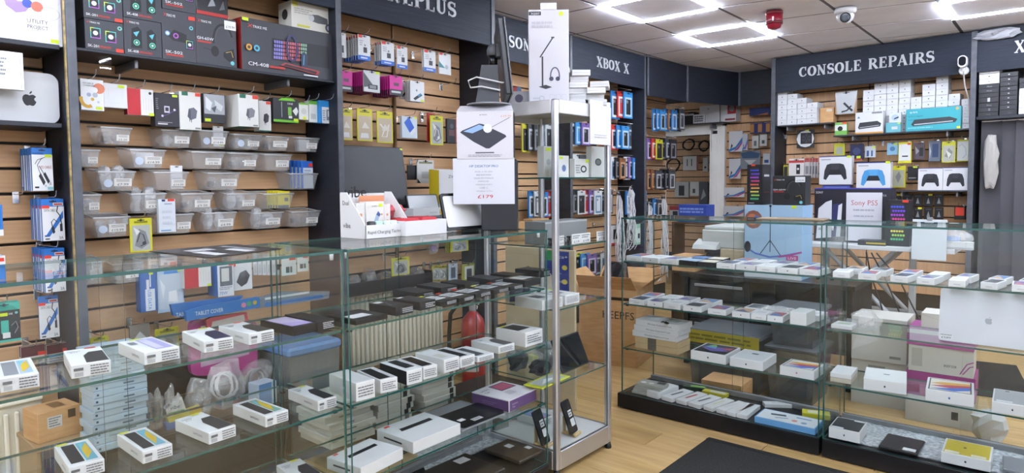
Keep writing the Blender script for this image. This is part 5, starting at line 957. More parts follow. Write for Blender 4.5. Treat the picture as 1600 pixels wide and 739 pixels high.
# ================================================================== INSIDE THE SECOND COUNTER
BX = '#26272b/.35'
ORDN = ('first', 'second', 'third', 'fourth', 'fifth', 'sixth', 'seventh', 'eighth', 'ninth', 'tenth')
lieb(LC, 'phone_box', 'open black phone tray at the left end of the dark box row', 'phone box', (556, 509), (606, 498), .853, .15, .016, '#18191c', top=[('r', .05, .06, .95, .94, '#2b2c31'), ('r', .1, .2, .7, .55, '#d0d2d5')])
FR = [((619, 494.5), (646, 488.6), '#e2e4e6'), ((656, 486), (681, 480.5), None), ((690, 479.6), (714, 473.7), '#e4e6e8'), ((717, 474), (741, 468), '#d8dadd'), ((743, 467.3), (767, 460.7), '#d4d6da'), ((772, 460.7), (795, 454.7), '#c9cbcf'), ((797, 455), (817, 450), '#d8dadd')]
for k, (a, b, c) in enumerate(FR):
    tp = [('r', .12, .30, .88, .80, c)]+lines(.16, .84, .36, .74, 3, '#77797e') if c and k else ([('l', [(.2, .3), (.8, .35), (.6, .8), (.2, .3)], .02, '#d4d6da'), ('r', .1, .75, .5, .95, '#dfe1e4')] if k == 0 else [('r', .1, .85, .5, .97, '#c9cbcf')])
    if k in (2, 5): tp += [('r', .2, .86, .5, .98, YEL)]
    if k in (3, 4, 6): tp += [('r', .2, .86, .5, .98, RED)]
    lieb(LC, 'phone_box', 'dark grey phone box, %s of the front row on the upper shelf' % ORDN[k], 'phone box', a, b, .853, .14, .030 if k < 2 else .018, BX, top=tp, front=lines(.35, .95, .2, .8, 3, '#c9cbcf', .5, k))
lieb(LC, 'phone_box', 'black phone box with white label at the far end of the upper shelf', 'phone box', (820, 449.5), (845, 444), .853, .13, .03, BX, top=[('r', .15, .2, .55, .8, '#dfe1e4'), ('r', .6, .2, .9, .8, '#c9cbcf')])
for k in range(6):
    a = LC.lie(630+33*k, 467-7.5*k, .853); prod('phone_box', 'black phone box, %s of the rear row on the upper shelf' % ORDN[k], 'phone box', LC.w(max(1.40, a[0])+.0*k, -.205, .8536), LC.a+random.uniform(-.05, .05), .092, .03+.004*(k % 2), .145, '#232428/.4', lines(.4, .95, .2, .8, 3, '#b9bbc0', .5, k+9), top=[('r', .1, .1, .9, .9, '#2d2e33')])
MID = [ # middle shelf
 ((557, 629), (586.5, 620.8), .060, WHT, [('r', .1, .1, .9, .9, '#e2e4e6')], 'white', 'plain white phone box with barcode at the left end of the middle shelf', None),
 ((594.6, 616), (621.5, 609.5), .045, WHT, [('r', .08, .08, .70, .92, '#25262a'), ('r', .74, .1, .95, .9, '#dfe1e4')], 'white', 'white phone box with a black phone on the lid, second on the middle shelf', None),
 ((636, 603), (660, 596.5), .05, WHT, [('r', .3, .2, .9, .9, '#33353a')], 'white', 'white topped phone box with black sides, third on the middle shelf', '#1b1c20'),
 ((661.5, 594), (683.5, 588.5), .045, WHT, [('r', .08, .08, .80, .92, '#1f2024')], 'white', 'white phone box with a black lid panel, fourth on the middle shelf', None),
 ((694, 584), (718, 577), .05, WHT, [('r', .15, .15, .6, .5, '#d9d6cc')], 'white', 'white phone box with long barcode, fifth on the middle shelf', None),
 ((719, 576), (742, 569.5), .04, WHT, [('r', .08, .08, .65, .92, '#2a2b30'), ('r', .68, .1, .94, .9, '#dfe1e4')], 'white', 'white phone box with dark screen and white label, sixth on the middle shelf', None),
 ((746, 567), (772, 560), .022, WHT, [('r', .1, .1, .6, .9, '#55585e')], 'white', 'low white tray with a grey phone on the middle shelf', None),
 ((779, 553.5), (804, 546.8), .03, WHT, phone_half('#55575c', None, None), 'white', 'white Galaxy phone box on the middle shelf', None),
 ((821, 543.4), (848, 535), .062, WHT, [('r', .10, .3, .8, .9, '#33353a'), ('r', .1, .9, .4, .98, YEL)], 'white', 'tall white phone box near the tall cabinet, middle shelf', None)]
for k, (a, b, h, c, tp, _, lb, side) in enumerate(MID):
    lieb(LC, 'phone_box', lb, 'phone box', a, b, .61, .165, h, c, top=tp, front=lines(.1, .9, .2, .8, 4, '#77797e', .45, k), faces={'-x': side} if side else None)
# bottom shelf
wb = [('p', [(.18, .55), (.22, .68), (.86, .68), (.84, .55)], '#26272b'), ('r', .1, .9, .2, .97, RED)]
def longbox(lb, a, b, h, dep):
    return lieb(LC, 'keyboard_box', lb, 'box', a, b, .355, dep, h, '#e6e8ea', top=wb, left=[('r', .2, .45, .7, .6, '#33353a')])
longbox('white long box with a black bar, nearest on the bottom shelf', (566, 752), (632, 718), .040, .16)
longbox('white long box with a black bar, middle of the bottom shelf', (646, 710), (719.8, 678.7), .042, .20)
o = lieb(LC, 'grey_folder', 'flat grey folder under the black tablet on the bottom shelf', 'folder', (722, 676), (790, 648), .355, .26, .006, '#8f9296')
a = LC.lie(731, 672, .362); tbm = obj('tablet', MB().slab([(p[0], p[1]) for p in rrect(0, 0, .235, .16, .012, 4)], 0, .008, '#1d1e22/.25'), None, LC.w(a[0], a[1]-.02, .3622), LC.a-.02); tag(tbm, 'black tablet lying on the grey folder with white price stickers', 'tablet'); pr = MB(); top_print(pr, [('r', .12, .3, .25, .45, '#e4e5e7'), ('r', .3, .08, .52, .24, '#e4e5e7')]+lines(.31, .51, .1, .22, 2, '#55575c'), 0, .235, 0, .16, .008); obj('price_sticker', pr, tbm)
lieb(LC, 'tablet_box', 'white tablet box with purple sides and a pink screen picture', 'tablet box', (795, 645), (838, 625), .355, .20, .05, '#e4e2e8', top=[('p', [(.42, .50), (.46, .92), (.94, .90), (.92, .48)], '#4a3f5e'), ('p', [(.46, .54), (.50, .88), (.90, .86), (.88, .52)], '#c2607e'), ('p', [(.34, .22), (.38, .45), (.60, .42), (.58, .2)], '#c9c4cc'), ('t', .06, .78, .12, 'Lenovo', '#3a3c40', .28), ('t', .06, .64, .1, 'Tab', '#3a3c40', .14)], faces={'-y': '#6c4f80', '-x': '#6c4f80'}, front=[('r', 0, .92, 1, 1, '#e4e2e8'), ('r', 0, 0, .03, 1, '#e4e2e8'), ('t', .12, .5, .22, 'Lenovo', '#d9cfe2', .2), ('t', .12, .25, .2, 'Tab', '#d9cfe2', .1)], left=[('r', 0, .92, 1, 1, '#e4e2e8')]+lines(.3, .7, .3, .6, 2, '#8a6f9e'))
# base deck: laptops on bubble wrap
def wrapsheet(F, label, pts, z, seed):
    """lumpy bubble-wrap sheet between photograph points lying on level z"""
    P = [F.lie(*p, z) for p in pts]; nx, ny = 22, 8; rd = random.Random(seed); vs = []; fs = []
    for j in range(ny+1):
        for i in range(nx+1):
            s, t = i/nx, j/ny; f = lambda k: (1-t)*((1-s)*P[0][k]+s*P[1][k])+t*((1-s)*P[3][k]+s*P[2][k]); vs.append((f(0), -f(1), z+.0045+rd.uniform(-.0035, .0035)))
    n = len(vs); vs += [(v[0], v[1], z+.0004) for v in vs]
    for j in range(ny):
        for i in range(nx): q = j*(nx+1)+i; fs += [(q, q+1, q+nx+2, q+nx+1), (n+q+nx+1, n+q+nx+2, n+q+1, n+q)]
    return tag(obj('bubble_wrap', MB().add(vs, fs, 'bubblewrap', True), None, F.o, F.a), label, 'bubble wrap')
wrapsheet(LC, 'crumpled bubble wrap sheet under the laptops in the second counter', [(668, 741), (850, 662), (800, 634), (640, 690)], .0908, 5)
def laptop(F, label, pl, pr_, z, dep, key='#3c332c/.3', stickers=((.5, .6, .72, .78), (.8, .25, .97, .40))):
    o = lieb(F, 'laptop', label, 'laptop', pl, pr_, z, dep, .016, key, top=[('r', a, b, c, d, '#e4e5e7') for a, b, c, d in stickers], ch=.004)
    return o
laptop(LC, 'dark brown laptop lying on bubble wrap by the tall cabinet', (812, 727), (848, 709), .1005, .21)
laptop(LC, 'dark laptop with a white sticker lying at the front of the counter base', (722, 770), (790, 737), .1005, .24, '#2b2723/.3', ((.6, .7, .85, .9),))
for k, (a, b) in enumerate((((826, 697), (846, 690)), ((779, 690), (812, 676)))): lieb(LC, 'grey_box', 'grey open box with dark lid at the far end of the counter base, %s one' % ('right', 'left')[k], 'box', a, b, .0908, .12, .05, '#9a9c98', top=[('r', .08, .08, .92, .92, '#3c3c3e')]).location.x -= .20
# ---- behind the second counter
def stackbox(n, label, u, out, z0, w, h, d, key='#d6d3c8', print_=(), grp='white cartons stacked behind the second counter'):
    for k in range(n): prod('white_carton', label+', %s' % ('topmost' if k == n-1 else ORDN[n-1-k]+' from top'), 'carton', LA.w(u+random.uniform(-.012, .012), out+random.uniform(-.015, .015), z0+(h+.0006)*k), LA.a+random.uniform(-.04, .04), w, h, d, key, print_, group=grp)
for n, lb, px, out in ((7, 'white flat carton in the near stack behind the second counter', 540, .75), (7, 'white dark taped carton in the second stack behind the counter', 615, .72), (7, 'white flat carton in the third stack behind the counter', 690, .72)):
    stackbox(n, lb, LA.at(px-28, 640, out)[0], out, .14, .24 if px < 600 else .22, .028, .24, print_=[('r', .80, 0, .92, 1, '#33322f')] if px > 600 else [('r', .3, .35, .55, .6, '#8d8c86')])
tag(obj('stack_bench', MB().cbox(0, .98, 0, .30, .10, .1395, '#3a3632', .004).cbox(.02, .08, .02, .28, 0, .10, '#332f2b', .003).cbox(.90, .96, .02, .28, 0, .10, '#332f2b', .003), None, LA.w(1.98, .80, 0), LA.a), 'low dark bench under the stacked white cartons', 'bench')
# black parts tray with bags, hung on the slats
u0, u1, a, b = LA.rect(540, 424, 676, 452, .16)
tr = obj('parts_tray', MB().box(0, u1-u0, 0, .004, 0, .075, BLK).box(0, u1-u0, .136, .14, 0, .10, BLK).box(0, .004, .004, .136, 0, .085, BLK).box(u1-u0-.004, u1-u0, .004, .136, 0, .085, BLK).box(.004, u1-u0-.004, .004, .136, 0, .004, BLK), None, LA.w(u0, .16, a-.01), LA.a); tag(tr, 'long black parts tray on the slats behind the second counter', 'tray')
for k in range(5): bagged('bagged_part', 'silver bag of small parts in the long black tray, %s from the left' % ORDN[k], 'spare part', LA.w(u0+.09+(u1-u0-.16)*k/4, .09, a-.004), LA.a+k, .11, .09, .10+.03*(k % 2), 120+k, ('#8d9094', '#55575c', '#c9a23c', '#44464a', '#8a7a60')[k], shape='brick')
ybag(LA, 'yellow headed bag hanging over the black tray', 'tray bag', (612, 402, 640, 430), .17)
bagged('orchid_bag', 'purple crinkled pack hanging under the counter top line', 'pack', LA.w(LA.at(684, 396, .16)[0], .12, LA.at(684, 398, .16)[1]), LA.a, .09, .05, .09, 133, '#8a4fa8', shape='brick'); peg(LA, LA.at(684, 396, .16)[0], LA.at(684, 398, .16)[1]+.10, .12, 'chrome peg hook above the purple crinkled pack')
for k in range(3): ybag(LA, 'yellow zip bag fanned out under the counter top line, %s' % ('front', 'middle', 'rear')[k], 'fanned yellow bag', (704-4*k, 374+2*k, 732-3*k, 393), .17-.03*k, '#b9bbc0', hook=(k == 0))
hang(LA, 'case_pack', 'blue grey phone case pack among the yellow bags behind the counter', 'grey case', 'phone case', (701, 412, 715, 440), .15, '#b9c6d4', [('r', .25, .2, .75, .8, '#55606c')])
for k in range(3): ybag(LA, 'yellow olive bag hanging behind the far dark phone boxes, %s' % ('left', 'middle', 'right')[k], ('left', 'middle', 'right')[k]+' olive bag', (675+ (0, 10, 48)[k], 415, 688+(0, 12, 50)[k], 438), .13, '#d9dad6', bag_c='#b9b236')
hang(LA, 'case_pack', 'olive rimmed clear phone case pack behind the far dark boxes', 'olive rim case', 'phone case', (722, 412, 742, 438), .16, '#a9aa4a', [('r', .2, .1, .9, .85, '#dfe2df'), ('r', .35, .2, .75, .7, '#4a4c50')])
# fire extinguisher
ex = empty('fire_extinguisher', 'red fire extinguisher standing behind the second counter', 'fire extinguisher', LA.w(LA.at(733, 600, .30)[0], .34, 0))
obj('cylinder', MB().lathe([(.070, 0), (.075, .02), (.075, .40), (.066, .45), (.035, .485), (.022, .50)], 'redpaint', 24), ex, (0, 0, .0005))
obj('valve', MB().cbox(-.018, .018, -.018, .018, .50, .55, '#a9abad', .004).tube([(-.01, 0, .55), (.06, -.02, .59), (.10, -.03, .585)], .008, '#8d8f92', 6).tube([(-.01, 0, .55), (.07, -.02, .555)], .007, '#8d8f92', 6), ex); obj('gauge', MB().lathe([(.016, 0), (.016, .01)], '#dfe0e0', 14, (.02, .52), 'x'), ex)
obj('hose', MB().tube([(-.02, 0, .53), (-.09, -.03, .55), (-.15, -.05, .47), (-.165, -.05, .33), (-.16, -.05, .12)], .014, '#2a2c2c', 8), ex)
pr = MB(); n = 8
for z0, z1, c in ((.20, .28, '#e4d9d4'), (.13, .18, '#d8c9c4')):
    pr.add([(.0758*math.cos(-1.6+.18*i), .0758*math.sin(-1.6+.18*i), z) for z in (z0, z1) for i in range(n)], [(i, i+1, n+i+1, n+i) for i in range(n-1)], c)
obj('label_panel', pr, ex)

# ================================================================== INSIDE AND ON THE TALL CABINET
def tw_stand(name, label, cat, px, out, z, d, body, front=(), **k): return stand(LC, name, label, cat, px, out, d, body, front, z=z+.0006, **k)
wt = lambda c: [('o', .5, .42, .30, '#dfe2e6', .7), ('o', .5, .42, .20, c, .8), ('r', .05, .84, .4, .96, LIM)]
tw_stand('watch_box', 'white watch box with a blue face picture on the top cabinet shelf', 'box', (873, 243, 889, 277), -.10, 1.325, .03, '#e6e7e6', wt('#6b7fb0'))
tw_stand('watch_box', 'white watch box with a black strap picture and hang tab', 'box', (898, 248, 920, 277), -.09, 1.325, .03, '#e8e9e8', [('o', .62, .45, .22, '#2c2d31', .9), ('o', .62, .45, .13, '#e8e9e8', .9), ('r', .75, .8, 1, .97, LIM)]+lines(.06, .4, .2, .7, 4, '#8d8f92'))
tw_stand('watch_box', 'tall grey white watch box leaning at the cabinet corner', 'box', (924, 229, 945, 277), -.08, 1.325, .03, '#d5d6d4', [('o', .5, .5, .24, '#2c2d31', .5), ('o', .5, .5, .17, '#6d6f72', .5)])
tw_stand('earbud_box', 'white earbud box with lime stickers behind the cabinet corner post', 'box', (850, 228, 864, 277), -.20, 1.325, .04, '#dcdedc', [('o', .5, .5, .25, '#b9bbbc', .4), ('r', .2, .85, .9, .95, LIM)])
tw_stand('grey_carton', 'grey open carton lying on the cabinet shelf above the price tags', 'carton', (852, 350, 917, 384), -.11, 1.02, .12, '#8f9194', [('r', 0, .92, 1, 1, '#b9bbbd')])
for k in range(2): tw_stand('brown_carton', 'small brown carton at the back of the cabinet shelf, %s' % ('left', 'right')[k], 'carton', ((808, 343, 830, 372), (832, 341, 858, 372))[k], -.34, 1.02, .06, 'cardboard', [('r', .7, 0, .95, 1, '#d0b070')])
for k in range(5):
    u, o_ = LC.lie(874+14*k, 388-2.0*k, 1.02); bl = obj('smart_band', MB().tube([(-.02, 0, .012), (-.012, 0, .026), (.012, 0, .028), (.022, 0, .014), (.014, 0, .005), (-.012, 0, .004), (-.02, 0, .012)], .004, '#1d1e22', 6), None, LC.w(max(2.34, min(2.69, u)), -.055-.02*(k % 2), 1.0205), LC.a+.4); tag(bl, 'black smart band, %s from the left on the tagged cabinet shelf' % ORDN[k], 'smart band'); obj('face', MB().cbox(-.011, .011, -.009, .009, .0265, .034, '#2c2d33/.15', .003), bl)
for k, px in enumerate(((873, 375, 881, 393), (893, 374, 907, 391), (907, 378, 922, 396), (932, 370, 946, 386))):
    u0, u1, a, b = LC.rect(*px, -.030); pt = obj('price_tag', MB().cbox(0, u1-u0, 0, .0015, 0, .045, '#e9eaea', .0004), None, LC.w(u0, -.028, 1.0215), LC.a); tag(pt, 'white price tag on the cabinet shelf edge, %s from the left' % ORDN[k], 'price tag'); pr = MB(); front_print(pr, lines(.1, .9, .5, .9, 2, '#77797e')+[('t', .2, .12, .3, '£19', '#2a2c30', .6)], 0, u1-u0, 0, 0, .045); obj('print', pr, pt)
lieb(LC, 'white_box', 'white box with barcode, front one on the cabinet shelf below the tags', 'box', (881, 491), (913, 484), .745, .17, .045, '#e6e7e8', front=lines(.1, .9, .2, .85, 5, '#9a9ca0', .4, 2), top=[('r', .2, .3, .6, .7, '#55575c')]).location.x -= .02
lieb(LC, 'white_box', 'white box with barcode, farther one on the cabinet shelf below the tags', 'box', (915, 482), (937, 477), .745, .18, .045, '#e6e7e8', front=lines(.1, .9, .2, .85, 5, '#9a9ca0', .4, 3), top=[('r', .2, .3, .6, .7, '#77797e'), ('r', .7, .8, .95, .97, LIM)]).location.x -= .02
prod('navy_box', 'white box with a navy front on the cabinet shelf', 'box', LC.w(2.33, -.30, .7456), LC.a-.6, .10, .07, .09, '#dfe1e4', [('r', 0, 0, 1, .85, '#27335f')])
prod('white_box', 'small white box beside the navy fronted one', 'box', LC.w(2.44, -.24, .7456), LC.a-.1, .08, .05, .08, '#e2e4e6', lines(.1, .9, .2, .8, 3, '#b9bbbe'))
lt = leaning(LC, 'tablet', 'black tablet leaning on a wooden stand in the tall cabinet', 'tablet', (880, 536, 924, 584), -.075, .415, 24, .008, '#2a2b2e/.3', '#17191d/.05', .006, base=False, zr=.05)
for k in range(6): bagged('bagged_case', 'clear bag with a %s item heaped in the tall cabinet' % ('black', 'grey', 'yellow labelled', 'dark', 'lime labelled', 'silver')[k], 'bag', LC.w(2.37+.115*(k % 3), -.16-.13*(k//3), .4158), LC.a+.3*k, .105, .10, .07+.02*(k % 2), 200+k, ('#2c2d31', '#77797e', '#d4cf2e', '#33353a', '#cfd63a', '#b9bbbe')[k], key=('#33363a/.2', 'bag', '#b9b84a/.3', '#4a4d52/.2', 'bag', '#9a9da0/.2')[k], shape='brick')
ybag_f = lieb(LC, 'yellow_flat_bag', 'flat yellow framed bag at the front of the cabinet shelf', 'bag', (858, 612), (902, 592), .415, .10, .006, '#c9cf38', top=[('r', .1, .12, .9, .88, '#c3c6c3/.2'), ('p', [(.2, .3), (.5, .7), (.8, .4)], '#e6e8e6')])
def phone_stand(label, px0, z, w=.075, h=.155, key='#222327/.3'):
    u, o_ = LC.lie(*px0, z); o = empty('display_phone', label, 'phone', LC.w(u-.01, o_-.05, z), LC.a+.15)
    b_ = obj('body', MB().prism(rrect(0, 0, w, h, .010, 4), 0, .008, key), o, (0, .012, .012), (math.radians(-20), 0, 0))
    pr = MB(); front_print(pr, [('r', .42, .48, .86, .68, '#e4e5e7'), ('r', .42, .20, .90, .42, '#e4e5e7')]+lines(.46, .84, .5, .66, 2, '#55575c')+[('o', .3, .9, .04, '#0c0d0f')], 0, w, 0, 0, h); obj('price_sticker', pr, b_)
    obj('wooden_stand', MB().cbox(w*.1, w*.95, -.008, .008, 0, .016, '#d2b483', .004).cbox(w*.3, w*.7, .008, .075, 0, .01, '#d2b483', .003).cbox(w*.35, w*.65, .062, .072, .01, .085, '#d2b483', .003), o)
    return o
phone_stand('black phone with white stickers on a wooden stand, by the cabinet corner post', (868, 706), .116); phone_stand('black phone with white stickers on a wooden stand, farther in the cabinet base', (912, 688), .116)
lieb(LC, 'tablet_box', 'white tablet box with a pink blue screen in the cabinet base', 'tablet box', (884, 679), (902, 670), .1155, .16, .035, '#dcdddd', top=[('r', .08, .06, .92, .94, '#3a3d48'), ('r', .11, .09, .89, .91, '#8fa0d0'), ('p', [(.11, .09), (.6, .09), (.3, .6)], '#d08ab0')], front=lines(.1, .8, .2, .8, 3, '#9a9ca0')).location.x -= .14
# on top: lamp carton, pile of phone boxes, small boxes
ZC = TH+.0008
u0, u1, a, b = PCF.rect(824, 5, 889, 154, 0)
LF_ = Frame(-1.86, 2.36, 40); u0, u1, a, b = LF_.rect(826, 8, 889, 154, 0); W, H = u1-u0, b-a
lm = prod('lamp_carton', 'tall white carton with a black desk lamp and headphones picture', 'carton', LF_.w(u0, 0, ZC), LF_.a, W, H, .07, '#d6d5dd', [('r', .01, .94, .31, .98, '#33353c'), ('t', .06, .947, .03, 'XQISIT', '#e9eaee', .22), ('l', [(.34, .18), (.34, .50)], .04, '#24262e'), ('l', [(.28, .49), (.60, .70)], .03, '#24262e'), ('r', .56, .695, .64, .71, '#24262e'), ('p', [(.24, .175), (.42, .15), (.58, .17), (.42, .195)], '#24262e'), ('l', arc(.65, .29, .11, .09, 200, -20, 12), .03, '#4a4c68'), ('o', .56, .26, .055, '#3a3c58'), ('o', .72, .26, .055, '#3a3c58'), ('o', .81, .955, .06, LIM), ('l', arc(.32, .05, .06, .024, 0, 360, 12), .02, '#b9b8c2'), ('r', .1, .04, .25, .06, '#c4c3cc')]+[('l', [(.52+.15*k, .03), (.63+.15*k, .03), (.63+.15*k, .09), (.52+.15*k, .09), (.52+.15*k, .03)], .008, '#b9b8c2') for k in range(3)]+lines(.08, .6, .80, .88, 2, '#c4c3cc', .6, 6))
obj('hang_tab', MB().cbox(W*.30, W*.70, 0, .002, H, H+.03, '#e3e2e8', .0006), lm)
rd = random.Random(11); TF = Frame(-1.88, 2.55, 38)
for c, nn in enumerate((7, 6, 4)):
    for k in range(nn): prod('white_phone_box', 'white phone box in the pile on the tall cabinet, %s column, %s from bottom' % (('left', 'middle', 'right')[c], ORDN[k]), 'phone box', TF.w((-.035, .058, .142)[c]+rd.uniform(-.012, .012), .05+rd.uniform(-.02, .02), ZC+.0272*k), TF.a+rd.uniform(-.14, .14), .086, .0265, .13, ('#e2e3e4', '#eceded', '#dcddde')[(k+c) % 3], [('r', 0, .42, 1, .48, '#b9babd')])
u0, u1, a, b = LC.rect(921, 158, 953, 226, .012)
ps = obj('paper_notice', MB().cbox(0, u1-u0, -.0012, 0, 0, b-a, '#dedee0', .0003), None, LC.w(u0, .014, a), LC.a); tag(ps, 'white paper notice taped to the corner of the tall cabinet', 'notice'); pr = MB(); front_print(pr, lines(.2, .8, .14, .24, 2, '#b4b4b8', .4, 3), 0, u1-u0, -.0012, 0, b-a); obj('print', pr, ps)
CFm = Frame(-2.05, 2.40, 40)
prod('white_box', 'white box with red sticker behind the lamp carton', 'box', CFm.w(-.03, .0, ZC), CFm.a, .13, .075, .06, '#e4e3e8', [('o', .6, .55, .15, '#6a6480'), ('r', .04, .8, .18, 1, RED)])
prod('blue_box', 'small pale blue and red box on the white one behind the lamp carton', 'box', CFm.w(-.04, .0, ZC+.0758), CFm.a+.1, .10, .02, .06, '#7fb4e6', [('r', .6, 0, .8, 1, '#d84a4a')])
bagged('clear_bag', 'clear crumpled bag on the tall cabinet beside the monitor foot', 'bag', CFm.w(-.09, .07, ZC), CFm.a, .08, .06, .10, 220, '#4a8fe0', shape='brick')
# plywood panel and phone plan poster behind the cabinet, big carton
FB = Frame(0, 3.05, 0)
u0, u1, a, b = FB.rect(790, 388, 898, 530, 0)
pw = tag(obj('plywood_panel', MB().cbox(0, u1-u0, 0, .018, 0, b, '#d9c4a0', .002), None, FB.w(u0, 0, 0), 0), 'pale plywood panel standing behind the tall cabinet', 'panel'); obj('knob_hole', MB().lathe([(.018, -.002), (.018, .001)], '#8d7a5c', 16, ((u1-u0)*.55, b*.85), 'y').lathe([(.018, -.002), (.018, .001)], '#8d7a5c', 16, ((u1-u0)*.35, b*.86), 'y'), pw)
u0, u1, a, b = FB.rect(846, 392, 889, 470, .003)
po = tag(obj('poster', MB().cbox(0, u1-u0, -.0015, 0, 0, b-a, '#2f3f92', .0004), None, FB.w(u0, .002, a), 0), 'blue and green lyca+ phone plan poster on the plywood panel', 'poster'); pr = MB(); front_print(pr, [('r', 0, .80, .45, 1, '#3d9a5a'), ('p', [(0, .2), (.1, .5), (.25, .62), (.4, .5), (.42, .2)], '#e4d9cc'), ('t', .5, .86, .09, 'lyca+', '#e9ecf4', .46), ('r', 0, 0, .2, .2, '#d8b23c'), ('o', .85, .68, .10, '#e2cf5a', .5), ('o', .85, .4, .10, '#e2cf5a', .5), ('o', .85, .12, .10, '#e2cf5a', .5), ('t', .46, .38, .07, 'Bundled', '#e9ecf4', .3), ('t', .46, .1, .07, 'Unlimited', '#e9ecf4', .34)]+lines(.46, .75, .45, .58, 3, '#9aa6dc'), 0, u1-u0, -.0015, 0, b-a); obj('print', pr, po)
KB = Frame(-2.62, 3.95, 12); u0, u1, a, b = KB.rect(905, 452, 1003, 575, 0); W, H = .43, b
kx = obj('large_carton', MB().box(0, W, 0, .004, 0, H, 'cardboard').box(0, W, .396, .40, 0, H, 'cardboard').box(0, .004, .004, .396, 0, H, 'cardboard').box(W-.004, W, .004, .396, 0, H, 'cardboard').box(.004, W-.004, .004, .396, 0, .004, 'cardboard'), None, KB.w(u0, 0, 0.0005), KB.a); tag(kx, 'large brown open carton lettered KEEPFS on the floor', 'carton')
for p in ([(0, 0, H), (W, 0, H), (W-.01, -.10, H+.10), (.01, -.10, H+.10)], [(W, .40, H), (0, .40, H), (.01, .48, H+.10), (W-.01, .48, H+.10)], [(W, 0, H), (W, .4, H), (W+.12, .38, H+.09), (W+.12, .02, H+.09)], [(0, .4, H), (0, 0, H), (-.10, .02, H+.10), (-.10, .38, H+.10)]): obj('flap', MB().hexa([*p, *[(q[0], q[1], q[2]+.004) for q in p]], 'cardboard'), kx)
pr = MB(); front_print(pr, [('t', .42, .62, .14, 'KEEPFS', '#1d1a17', .54), ('r', .3, .86, 1, .90, '#3a2d20')], 0, W, 0, 0, H); obj('print', pr, kx)
bagged('black_sack', 'black plastic sack bulging from the large brown carton', 'sack', KB.w(u0+.20, -.2, .02), KB.a, .28, .28, H+.12, 231, '#26272a', key='#25262a/.25', shape='brick')

# ================================================================== RIGHT WALL BAY
RV = Frame(RW.o.x-RW.n.x*.284, RW.o.y-RW.n.y*.284, -3.4)      # its slat surface
def rshelf(label, px0, px1, py, out, th=.012, key='#3a3d45', zz=None):
    u0 = RV.at(px0, py, out)[0]; u1, z = RV.at(px1, py, out)
    z = zz or RV.at((px0+px1)/2, py, out)[1]; o = tag(obj('wall_shelf', MB().cbox(0, u1-u0, 0, out-.002, 0, th, key, .001), None, RV.w(u0, out, z-th), RV.a), label, 'shelf')
    for f in (.15, .85): obj('bracket', MB().cbox((u1-u0)*f-.006, (u1-u0)*f+.006, .03, out-.004, -.04, -.0005, '#8d9096', .001), o)
    return u0, u1, z
_, _, zL = rshelf('dark shelf under the left stacks of white phone boxes', 1216, 1300, 193.5, .24)
_, _, zR = rshelf('dark shelf under the network switch boxes', 1302, 1514, 206, .26)
def wstack(side, cols, z0, out, hb, d=.16):
    for c, (xa, xb, n) in enumerate(cols):
        u0 = RV.at(xa, 170, out)[0]; u1 = RV.at(xb, 170, out)[0]; w_ = u1-u0-.002
        me = MB().cbox(0, w_, 0, d, 0, hb, '#e6e7ea', .0015).mesh('white_phone_box'); pr = MB(); front_print(pr, [('o', .5, .52, .055, '#55575d')]+lines(.35, .65, .12, .22, 1, '#c4c6ca'), 0, w_, 0, 0, hb); pm_ = pr.mesh('print')
        for k in range(n):
            o = obj('white_phone_box', me, None, RV.w(u0+random.uniform(-.001, .001), out+random.uniform(-.006, .006), z0+.0005+(hb+.0008)*k), RV.a+random.uniform(-.02, .02))
            tag(o, 'white phone box, %s from the bottom in the %s stack of the %s shelf' % (ORDN[k], ORDN[c], side), 'phone box', 'white phone boxes stacked on the right wall'); obj('print', pm_, o)
wstack('left', [(1214, 1230, 7), (1230, 1245.5, 6), (1245.5, 1260.6, 5), (1260.6, 1277, 4)], zL, .22, .0495)
wstack('right', [(1348, 1365.5, 8), (1365.6, 1385, 9), (1385, 1403.5, 9), (1404, 1422.5, 10), (1422.8, 1440, 6), (1440.5, 1461, 8), (1461.7, 1481, 10), (1481.5, 1500, 6), (1502, 1515, 5)], zR, .17, .0495, .14)
sw = lambda c: [('p', [(.10, .30), (.16, .52), (.80, .56), (.94, .44), (.90, .30), (.14, .22)], c), ('l', [(.16, .29), (.86, .36)], .02, '#c9ced2')]
Sr = lambda nm, lb, px, out, d, body, ops, z=None, **k: stand(RV, nm, lb, 'box', px, out, d, body, ops, z=z, **k)
Sr('brown_carton', 'brown carton right of the left white stacks', (1281, 168, 1302, 192), .16, .10, 'cardboard', [('r', .5, .75, .9, .9, '#dcd6c8')], zL+.0006)
Sr('switch_box', 'white network switch box with an orange base band', (1336.5, 175, 1379.6, 209), .25, .06, '#e4e6e8', sw('#33363c')+[('r', 0, 0, 1, .07, '#e0a03c'), ('r', .6, .90, .96, .98, '#8d8f94'), ('p', [(.06, .72), (.12, .82), (.18, .72)], '#5d86b8')], zR+.0006)
Sr('switch_box', 'large teal tp-link 16-Port Gigabit switch box', (1415.5, 170, 1501.5, 205), .252, .06, '#3fb0bd', sw('#3c4248')+[('t', .07, .82, .12, 'tp-link', '#e9f2f4', .15), ('t', .04, .64, .11, '16-Port Gigabit', '#2d6f86', .28), ('t', .04, .48, .09, 'Switch', '#2d5f96', .12), ('o', .93, .90, .03, '#d8b86a'), ('r', .93, .02, .99, .12, LIM)]+lines(.04, .5, .08, .2, 1, '#7fd0d8', .5, 4), zR+.0006)
Sr('adapter_box', 'small teal adapter box before the white stacks', (1384, 191, 1407, 206), .25, .04, '#6fbcc8', [('r', .4, .3, .8, .6, '#d9dde0'), ('r', .8, .85, .98, .98, LIM)], zR+.0006); hA = RV.rect(1384, 191, 1407, 206, .25); hA = hA[3]-hA[2]
